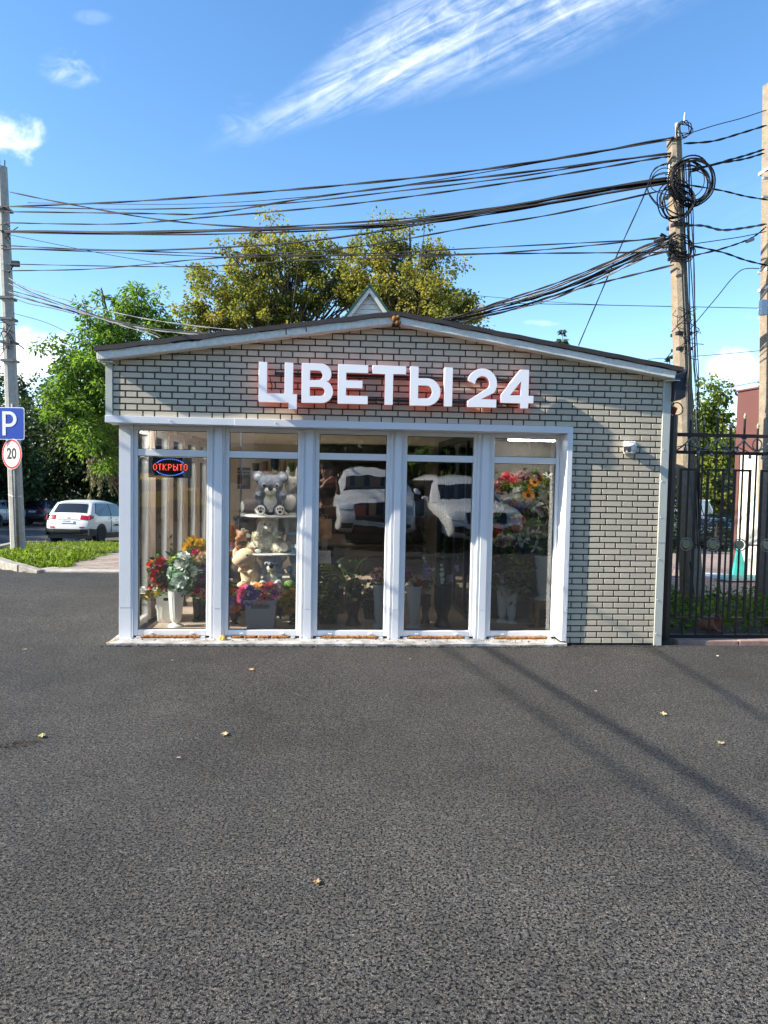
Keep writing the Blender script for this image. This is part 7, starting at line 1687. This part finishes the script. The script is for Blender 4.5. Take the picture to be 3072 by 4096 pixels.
# ---- fourth window: gladioli, carnations
vase('pale blue fluted vase standing at the left of the fourth window', .815, .42, at(1657, 2358, .42).z-FZ, .076, M_VBL, flutes=14)
vase('large black vase of gladioli in the fourth window', 1.115, .46, at(1772, 2356, .46).z-FZ, .088, M_VBK, style=1)
vase('smaller black vase of carnations between the blue vase and the gladioli', .955, .58, at(1705, 2397, .56).z-FZ, .052, M_VBK, style=1)
tg = empty('price_tag', (.91, .52, .2), 'yellow price tag on the smaller black vase, fourth window', 'tag'); a = at(1685, 2429, .75); MB().box(a.x-.012, a.x+.012, .746, .749, a.z-.014, a.z+.014).build('card', M_TAGY, tg)
def gladiolus(label, base, tip, col_, fl, Y):
    Y += DY; base = (base[0]*1.02, base[1]+DY, base[2]); b, t = Vector(base), at(*tip, Y); e = empty('gladiolus', b, label, 'flowers', 'gladioli in the black vase')
    pts = catmull([b, b.lerp(t, .5)+Vector((random.gauss(0, .015), 0, .0)), t], 8)
    MB().tube(pts, .0045, 5, r2=.002).build('stem', M_STEM, e)
    q = MB()
    for k in range(9, 17):
        d = (pts[min(16, k)]-pts[k-1]).normalized()
        for sg in (-1, 1): q.tube([pts[k], pts[k]+d*.022+Vector((sg*.007, 0, 0)), pts[k]+d*.05], [.003, .0055, .001], 5)
    q.build('buds', M_LEAFG, e)
    for (px, py, s) in fl: p = at(px, py, Y); inst('flower', flower_mesh('small', col_), e, p-b, face_rot((random.uniform(-.5, .5), -1, .2), random.uniform(0, 6)), s)
    q = MB()
    for k in range(2):
        d = Vector((random.uniform(-.09, .09), random.uniform(-.03, .03), random.uniform(.2, .3))); q.add([b+Vector((-.006, 0, 0)), b+Vector((.006, 0, 0)), b+d*.6+Vector((.012, 0, 0)), b+d, b+d*.6+Vector((-.012, 0, 0))], [(0, 1, 2, 3, 4)])
    q.build('blade_leaf', M_LEAFG, e)
gb = (1.11, .46, .36)
gladiolus('lilac gladiolus leaning left with its tip curling, fourth window', (1.09, .46, .36), (1638, 2150), 'lav', [(1700, 2262, .026), (1694, 2280, .024), (1712, 2275, .028), (1708, 2292, .03), (1702, 2305, .026), (1716, 2296, .024), (1708, 2315, .02), (1720, 2338, .02)], .44)
gladiolus('second gladiolus with a tall green tip left of centre, fourth window', (1.10, .46, .36), (1687, 2120), 'white', [(1695, 2232, .022), (1730, 2278, .024), (1700, 2245, .018)], .46)
gladiolus('white gladiolus upright in the middle of the black vase, fourth window', (1.12, .46, .36), (1776, 2168), 'white', [(1766, 2278, .028), (1768, 2298, .03), (1770, 2318, .028), (1764, 2260, .02), (1769, 2330, .02)], .45)
gladiolus('lilac gladiolus leaning right towards the frame, fourth window', (1.14, .46, .36), (1872, 2130), 'lav', [(1826, 2268, .03), (1802, 2308, .032), (1830, 2280, .024), (1806, 2320, .022)], .45)
bunch('dark red carnations above the smaller black vase, fourth window', 1682, 2335, .50, .07, .03, 9, [('mum', 'darkred'), ('mum', 'red')], .032, Vector((.955, .58, .27)), nleaf=25, lsize=.05)
bunch('dusty pink carnations around the pale blue vase, fourth window', 1660, 2350, .60, .12, .03, 9, [('mum', 'mauve'), ('mum', 'rose')], .03, Vector((.90, .62, .26)), nleaf=20, lsize=.05)
bunch('magenta flowers at the left edge of the fourth window', 1626, 2295, .7, .04, .05, 7, [('mum', 'magenta')], .035, Vector((.74, .72, .3)), nleaf=20)
# dark shelving and panel added deep inside: the far room's dimness put into colour
sh_ = empty('stock_shelving', (.9, 4.4, FZ), 'dark shelving added across the back of the shop to dim it', 'shelving')
M_DIM = mat('painted_gloom', (.045, .037, .032), .7, var=.2, vscale=4)
MB().box(-.25, 1.43, 4.6, 5.19, FZ, 2.07).build('back_panel', M_DIM, sh_)
for z in (.5, .95, 1.4, 1.8): MB().box(-.25, 1.43, 4.3, 4.6, z, z+.03).build('shelf', M_DIM, sh_)
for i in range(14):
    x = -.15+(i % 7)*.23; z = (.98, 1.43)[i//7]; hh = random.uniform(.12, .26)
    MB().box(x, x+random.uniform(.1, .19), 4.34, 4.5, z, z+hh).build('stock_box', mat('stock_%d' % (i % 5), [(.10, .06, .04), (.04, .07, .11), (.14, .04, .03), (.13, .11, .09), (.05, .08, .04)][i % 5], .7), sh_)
# ---- fifth window: tiered rack of cut flowers
rk = empty('flower_rack', (2.2, 1.3, FZ), 'dark tiered rack of cut flowers in the fifth window', 'rack')
for (y0, y1, z) in ((.75, 1.15, .62), (1.15, 1.55, .98), (1.55, 2.0, 1.30)):
    MB().box(1.50, 2.95, y0, y1, z-.03, z).build('tier', M_DK, rk)
    MB().box(1.50, 2.95, y1-.02, y1-.001, FZ, z-.03).build('riser', M_DK, rk)
MB().box(1.49, 3.0, 2.3, 2.34, FZ, 2.075).build('back_panel', mat('cooler_back', (.20, .19, .175), .6, var=.15, vscale=2), rk)
def tubs(lab, px, py, Y, z0, m, r_=.06, h=.22): p = at(px, py, Y); vase(lab, p.x, Y, h, r_, m, 'tubs on the flower rack', z0, style=1, flutes=0)
tubs('cream tub in the upper row of the flower rack', 2064, 2000, 1.62, 1.30-.0, M_VWH, .05, .12)
B5 = lambda lab, px, py, Y, rx, rz, n, kinds, s, nl=40: bunch(lab, px, py, Y, rx, rz, n, kinds, s, None, 'flowers on the rack', nl, .06, .04)
B5('pink hydrangeas on the upper tier of the flower rack', 2035, 1925, 1.8, .13, .06, 9, [('peony', 'rose'), ('peony', 'pink')], .065)
B5('mauve hydrangeas right of the pink ones on the upper tier', 2100, 1915, 1.8, .09, .06, 8, [('peony', 'mauve')], .06)
B5('peach roses at the left of the upper tier', 1985, 1950, 1.7, .09, .06, 14, [('peony', 'peach'), ('peony', 'rose')], .03)
B5('green leafy row along the upper tier', 2060, 1948, 1.65, .20, .02, 8, [('small', 'lime')], .02, 160)
bouquet('sunflower bouquet with yellow sprays in the fifth window', [F('sunflower', 'amber', 2114, 1982, 1.3, .055), F('sunflower', 'amber', 2138, 1930, 1.35, .05, (.2, -.8, .6)), F('small', 'amber', 2118, 1945, 1.35, .03), F('small', 'gold', 2160, 1915, 1.4, .04), F('small', 'gold', 2175, 1925, 1.4, .035), F('small', 'amber', 2130, 1948, 1.35, .03), F('peony', 'mauve', 2152, 1900, 1.35, .03, (0, -1, .8)), F('small', 'cream', 2122, 1962, 1.32, .025)], at(2130, 2040, 1.4), 'flowers on the rack', 70, .08)
B5('white lilies high at the right edge of the fifth window', 2198, 1940, 1.25, .06, .09, 7, [('lily', 'white'), ('bud', 'lime')], .055)
B5('row of rust and red roses on the middle tier', 2020, 2015, 1.25, .15, .035, 20, [('peony', 'rust'), ('peony', 'darkred'), ('peony', 'cream')], .03)
B5('violet statice bunch in the middle of the rack', 2085, 2030, 1.2, .07, .05, 14, [('small', 'violet'), ('mum', 'purple')], .03)
B5('white roses at the left of the middle tier', 1980, 2040, 1.2, .07, .06, 12, [('peony', 'white'), ('peony', 'rose'), ('peony', 'cream')], .034)
B5('mauve and white carnations at the right of the middle tier', 2165, 2040, 1.15, .11, .06, 22, [('mum', 'mauve'), ('mum', 'white'), ('mum', 'mauve'), ('small', 'lime')], .034)
B5('dark purple carnations at the right edge of the middle tier', 2208, 2030, 1.2, .05, .05, 9, [('mum', 'purple'), ('mum', 'violet')], .032)
B5('yellow and pink mixed bouquet in clear wrap at the centre of the rack', 2070, 2080, .95, .07, .05, 14, [('small', 'cream'), ('small', 'yellow'), ('peony', 'pink'), ('peony', 'coral')], .032)
B5('red and yellow mixed carnations at the left of the lower tier', 1980, 2120, .9, .085, .05, 18, [('mum', 'hot'), ('mum', 'coral'), ('mum', 'gold'), ('mum', 'orange')], .034)
B5('cream and white chrysanthemums in front of the lower tier', 2015, 2160, .8, .12, .05, 22, [('mum', 'white'), ('mum', 'cream'), ('mum', 'mauve'), ('mum', 'cream')], .034)
B5('peach small flowers above the white lilies', 2060, 2105, .85, .06, .04, 14, [('small', 'peach'), ('small', 'orange'), ('small', 'rose')], .026)
bouquet('large white lilies with buds above the white vase, fifth window', [F('lily', 'white', 2105, 2140, .70, .062, (-.2, -1, .2)), F('lily', 'white', 2140, 2135, .70, .06, (.3, -1, .2)), F('lily', 'white', 2142, 2185, .66, .06, (0, -1, 0)), F('lily', 'white', 2092, 2165, .68, .055, (-.4, -1, -.1)), F('bud', 'lime', 2150, 2092, .72, .045, (.1, -.1, 1)), F('bud', 'lime', 2096, 2095, .72, .045, (-.1, -.2, 1)), F('bud', 'cream', 2165, 2135, .70, .05, (1, -.3, -.3)), F('bud', 'lime', 2180, 2105, .72, .045, (.3, -.1, 1)), F('bud', 'lime', 2060, 2130, .7, .045, (-1, -.3, .3)), F('bud', 'lime', 2065, 2150, .7, .045, (-1, -.3, -.1)), F('lily', 'white', 2075, 2170, .70, .05, (-.5, -1, .2)), F('bud', 'cream', 2200, 2150, .7, .045, (.4, -.4, .6))], at(2172, 2225, .70), 'flowers on the rack', 90, .11)
bouquet('goldenrod stems with long leaves hanging low in the fifth window', [F('mum', 'gold', 2052, 2205, .62, .018), F('mum', 'gold', 2060, 2225, .60, .018), F('mum', 'gold', 2070, 2215, .62, .016), F('mum', 'gold', 2046, 2232, .60, .016), F('mum', 'gold', 2115, 2250, .62, .016), F('mum', 'gold', 2125, 2258, .62, .016), F('mum', 'gold', 2065, 2240, .6, .016), F('mum', 'lime', 2055, 2190, .62, .016)], at(2050, 2372, .62), 'flowers on the rack', 220, .07, leaf_r=(.075, .03, .10), leaf_c=tuple(at(2075, 2300, .62)))
bouquet('single white lily low at the left of the fifth window', [F('lily', 'white', 2000, 2310, .58, .065, (.2, -1, .5)), F('bud', 'lime', 1975, 2260, .6, .03, (0, -.2, 1))], at(2010, 2400, .62), 'flowers on the rack', 60, .08)
stl = empty('wooden_stool', (2.30, .80, FZ), 'plain wooden stool carrying the white vase, fifth window', 'stool')
M_WOOD = mat('stool_wood', (.26, .15, .075), .6, var=.2, vscale=5, stretch=(6, 6, 1))
a = at(2136, 2400, .70); zs = a.z
MB().box(a.x, a.x+.32, .64, .94, zs-.025, zs).build('seat', M_WOOD, stl, bevel=.004)
for (x, y) in ((a.x+.01, .65), (a.x+.275, .65), (a.x+.01, .895), (a.x+.275, .895)): MB().box(x, x+.034, y, y+.034, FZ, zs-.025).build('leg', M_WOOD, stl)
MB().box(a.x+.044, a.x+.275, .655, .68, zs-.09, zs-.025).build('apron', M_WOOD, stl)
vase('white fluted vase of lilies on the wooden stool', at(2174, 2393, .70).x, .74, at(2176, 2228, .70).z-zs, .084, M_VBL, z0=zs+.0005, flutes=14)
vase('slim pale vase low in the fifth window, nearer the glass', at(2046, 2495, .62).x, .64, at(2047, 2367, .62).z-FZ, .062, M_VBL, flutes=14)
vase('slim pale vase half hidden behind the nearer one, fifth window', at(2010, 2470, .9).x, .93, at(2010, 2345, .9).z-FZ, .062, M_VBL, flutes=14)
# ================================================================== fallen leaves on the asphalt
M_LF = [mat('fallen_leaf_%d' % i, c, .7, var=.2, vscale=60) for i, c in enumerate(((.50, .30, .14), (.55, .40, .22), (.42, .36, .14), (.60, .50, .38)))]
lf_pos = [(1005, 2682), (898, 2942), (168, 2948), (715, 3038), (1267, 3535), (2653, 2860), (2884, 2978), (2382, 2770), (1640, 2640), (100, 2602), (690, 2645), (2870, 2628)]
where = ['near the second pillar', 'left of centre in the mid yard', 'beside the dark stain at far left', 'small pale one left of centre', 'nearest the camera at the bottom', 'curled one right of the cable shadow', 'at the far right of the yard', 'between the cable shadows', 'close to the plinth in the middle', 'at the far left edge', 'tiny one below the first window', 'by the gate kerb']
for i, (px, py) in enumerate(lf_pos):
    p = ground_pt(px, py); q = MB(); s = random.uniform(.022, .04) *(.7 if i == 4 else 1) if i not in (3, 8, 10, 11, 7) else .014; n = 12; vs = [(0, 0, .006)]
    for k in range(n): a = 2*math.pi*k/n; r_ = s*(.55 if k % 2 else 1)*random.uniform(.8, 1.1); vs.append((r_*math.cos(a), r_*.8*math.sin(a), .004+.010*random.random()))
    q.add(vs, [(0, 1+k, 1+(k+1) % n) for k in range(n)]); n0 = len(q.v)
    o = q.build('fallen_leaf', M_LF[i % 4]); o.location = (p.x, p.y, .004); o.rotation_euler = (0, 0, random.uniform(0, 6))
    so_ = o.modifiers.new('thickness', 'SOLIDIFY'); so_.thickness = .0012
    tag(o, 'dry fallen leaf on the asphalt, '+where[i], 'leaf', 'fallen leaves on the asphalt')
# scatter of brown soil crumbs at left
p = ground_pt(72, 2978); q = MB()
for k in range(130):
    a = random.uniform(0, 6.28); r_ = random.random()**.6; s_ = random.uniform(.002, .006)
    q.ell((p.x+.13*r_*math.cos(a), p.y+.05*r_*math.sin(a)+.02*r_*math.cos(a), .004+s_*.3), (s_, s_, s_*.6), nu=5, nv=3)
tag(q.build('soil_crumbs', mat('soil_crumb', (.05, .034, .024), .9, var=.4, vscale=80)), 'scatter of dark brown soil crumbs on the asphalt at far left', 'soil', kind='stuff')

# ================================================================== across the street (mirrored in the shop glass)
M_RT = mat('red_roof_tile', (.34, .065, .04), .7, var=.2, vscale=5); M_PLAS = mat('beige_plaster', (.50, .44, .35), .8, var=.06)
ph = empty('pharmacy_building', (-9.5, -26, 0), 'beige plastered building with red tiled roof across the street, lettered АПТЕКА', 'building')
MB().box(-16, -3.5, -32, -24, -.1, 4.4).build('wall', M_PLAS, ph)
MB().add([(-16.4, -23.6, 4.3), (-3.1, -23.6, 4.3), (-3.1, -28, 6.6), (-16.4, -28, 6.6), (-16.4, -32.4, 4.3), (-3.1, -32.4, 4.3)], [(0, 1, 2, 3), (3, 2, 5, 4), (0, 3, 4), (1, 5, 2)]).build('roof', M_RT, ph)
for i in range(30): MB().tube([(-16.2+i*.45, -23.6, 4.36), (-16.2+i*.45, -28, 6.66)], .05, 5).build('tile_rib', M_RT, ph)
for i in range(5):
    w0 = MB().box(-15+i*2.4, -13.6+i*2.4, -24.03, -23.99, 1.0, 2.8).build('window', M_PVC, ph); MB().box(-14.93+i*2.4, -13.67+i*2.4, -23.985, -23.97, 1.07, 2.73).build('pane', M_CGLASS, w0)
text_obj('lettering', 'АПТЕКА', .9, (-6.6, -23.95, 3.6), M_SWH, ph, rot=(math.pi/2, 0, math.pi), ext=.03)
for i, (x, y, h, r_) in enumerate(((.5, -24, 9, 3.6), (5.0, -23, 10, 4.0), (9.5, -24, 10, 4.0), (14, -22, 9, 4), (-22, -26, 10, 5), (-1.5, -29, 8, 4), (3, -30, 8, 4.5), (8, -31, 8, 4.5), (12.5, -29, 8, 4.5), (19, -26, 9, 5), (25, -24, 9, 5))):  # back row and rightmost trees added to hide bright horizon sky from the glass
    tree('roadside_tree', 'leafy tree across the street, mirrored in the shop glass, '+['behind the pickup', 'right of the pickup', 'behind the white car', 'far right', 'beyond the pharmacy', 'added back row behind the person', 'added back row behind the pickup', 'added back row middle', 'added back row right', 'added back row far right', 'added rightmost of all'][i], (x, y, 0), [(x, y, h*.6, r_, r_, h*.38), (x, y+1, h*.35, r_*.9, r_*.8, h*.25)], 110, 4500, .40, L_ASH if i % 2 else L_DARK, .25, 1.0, 'trees across the street', .25, .34)
# ================================================================== the photographer, seen only as a reflection
def skin(name, joints, edges, m, parent, sub=2):
    me = bpy.data.meshes.new(name); names = list(joints); me.from_pydata([joints[k][0] for k in names], [(names.index(a), names.index(b)) for a, b in edges], []); me.update()
    o = bpy.data.objects.new(name, me); col.objects.link(o); o.parent = parent; me.materials.append(m)
    o.modifiers.new('skin', 'SKIN'); me.skin_vertices[0].data[0].use_root = True
    for i, k in enumerate(names): r_ = joints[k][1]; me.skin_vertices[0].data[i].radius = (r_, r_) if not isinstance(r_, tuple) else r_
    o.modifiers.new('sub', 'SUBSURF').levels = sub; o.modifiers['sub'].render_levels = sub
    return o
M_SKIN = mat('skin', (.50, .28, .19), .55, var=.08, vscale=10); M_HAIR = mat('dark_hair', (.02, .014, .01), .7); M_SHIRT = mat('dark_shirt', (.025, .025, .03), .9, var=.2, vscale=12); M_TROU = mat('dark_trousers', (.03, .035, .05), .9, var=.2, vscale=10)
PX_, PY_ = -.17, -7.02
pe = empty('person', (PX_, PY_, 0), 'person in dark T-shirt and trousers holding up a phone, mirrored in the third window', 'person')
J = dict(pel=((0, 0, .95), .13), sp1=((0, .01, 1.10), .125), sp2=((0, .0, 1.28), .14), chest=((0, .0, 1.40), .12), neck=((0, .01, 1.50), .055), h0=((0, .03, 1.58), .075), h1=((0, .04, 1.68), .095), h2=((0, .03, 1.76), .06))
E_ = [('pel', 'sp1'), ('sp1', 'sp2'), ('sp2', 'chest'), ('chest', 'neck'), ('neck', 'h0'), ('h0', 'h1'), ('h1', 'h2')]
for s, n in ((-1, 'l'), (1, 'r')):
    J.update({n+'sh': ((s*.17, 0, 1.40), .065), n+'el': ((s*.25, .12, 1.22), .045), n+'wr': ((s*.075+.13, .27, 1.50), .030), n+'pm': ((s*.055+.13, .295, 1.55), .034), n+'hip': ((s*.09, 0, .88), .10), n+'kn': ((s*.11, .02, .50), .065), n+'an': ((s*.12, -.02, .09), .045), n+'toe': ((s*.13, .15, .04), .04)})
    E_ += [('chest', n+'sh'), (n+'sh', n+'el'), (n+'el', n+'wr'), (n+'wr', n+'pm'), ('pel', n+'hip'), (n+'hip', n+'kn'), (n+'kn', n+'an'), (n+'an', n+'toe')]
    for k in range(4):
        J[n+'f%da' % k] = ((s*(.05-.004*k)+.13, .30+.012, 1.575-.022*k), .0095); J[n+'f%db' % k] = ((s*(.035-.004*k)+.13, .325, 1.59-.024*k), .0085); J[n+'f%dc' % k] = ((s*(.012)+.13, .322, 1.592-.024*k), .0075)
        E_ += [(n+'pm', n+'f%da' % k), (n+'f%da' % k, n+'f%db' % k), (n+'f%db' % k, n+'f%dc' % k)]
    J[n+'ta'] = ((s*.045+.13, .28, 1.535), .011); J[n+'tb'] = ((s*.02+.13, .283, 1.548), .009); E_ += [(n+'pm', n+'ta'), (n+'ta', n+'tb')]
body = skin('body', J, E_, M_SKIN, pe)
T_J = {k: (J[k][0], J[k][1]*1.14+.008) for k in ('pel', 'sp1', 'sp2', 'chest', 'lsh', 'rsh')}
for s, n in ((-1, 'l'), (1, 'r')): T_J[n+'slv'] = ((s*.215, .07, 1.30), .062)
skin('t_shirt', T_J, [('pel', 'sp1'), ('sp1', 'sp2'), ('sp2', 'chest'), ('chest', 'lsh'), ('chest', 'rsh'), ('lsh', 'lslv'), ('rsh', 'rslv')], M_SHIRT, pe)
Q_J = {k: (J[k][0], J[k][1]*1.15+.01) for k in ('pel', 'lhip', 'rhip', 'lkn', 'rkn', 'lan', 'ran')}
skin('trousers', Q_J, [('pel', 'lhip'), ('pel', 'rhip'), ('lhip', 'lkn'), ('rhip', 'rkn'), ('lkn', 'lan'), ('rkn', 'ran')], M_TROU, pe)
for s in (-1, 1): MB().ell((s*.128, .06, .045), (.05, .14, .05), nu=14, nv=8).build('shoe', M_BLACK, pe, local=True, smooth=True)
MB().ell((0, .005, 1.735), (.098, .115, .085), nu=16, nv=10).build('hair', M_HAIR, pe, local=True, smooth=True)
MB().ell((0, .135, 1.665), (.014, .022, .022), nu=8, nv=6).build('nose', M_SKIN, pe, local=True, smooth=True)
for s in (-1, 1): MB().ell((s*.034, .118, 1.69), (.012, .012, .008), nu=8, nv=6).build('eye', M_HAIR, pe, local=True); MB().ell((s*.096, .035, 1.67), (.012, .024, .034), nu=8, nv=6).build('ear', M_SKIN, pe, local=True, smooth=True)
MB().ell((0, .122, 1.62), (.024, .01, .006), nu=8, nv=6).build('mouth', mat('lips', (.40, .14, .12), .6), pe, local=True)
ph_ = empty('phone', (PX_+.17, PY_+.335, 1.50), 'black phone held up in both hands by the mirrored person', 'phone')
MB().box(PX_+.133, PX_+.207, PY_+.330, PY_+.338, 1.525, 1.675).build('case', M_BLACK, ph_, bevel=.004)
MB().box(PX_+.138, PX_+.160, PY_+.338, PY_+.341, 1.645, 1.670).build('camera_bump', MATS['lens_glass'], ph_)
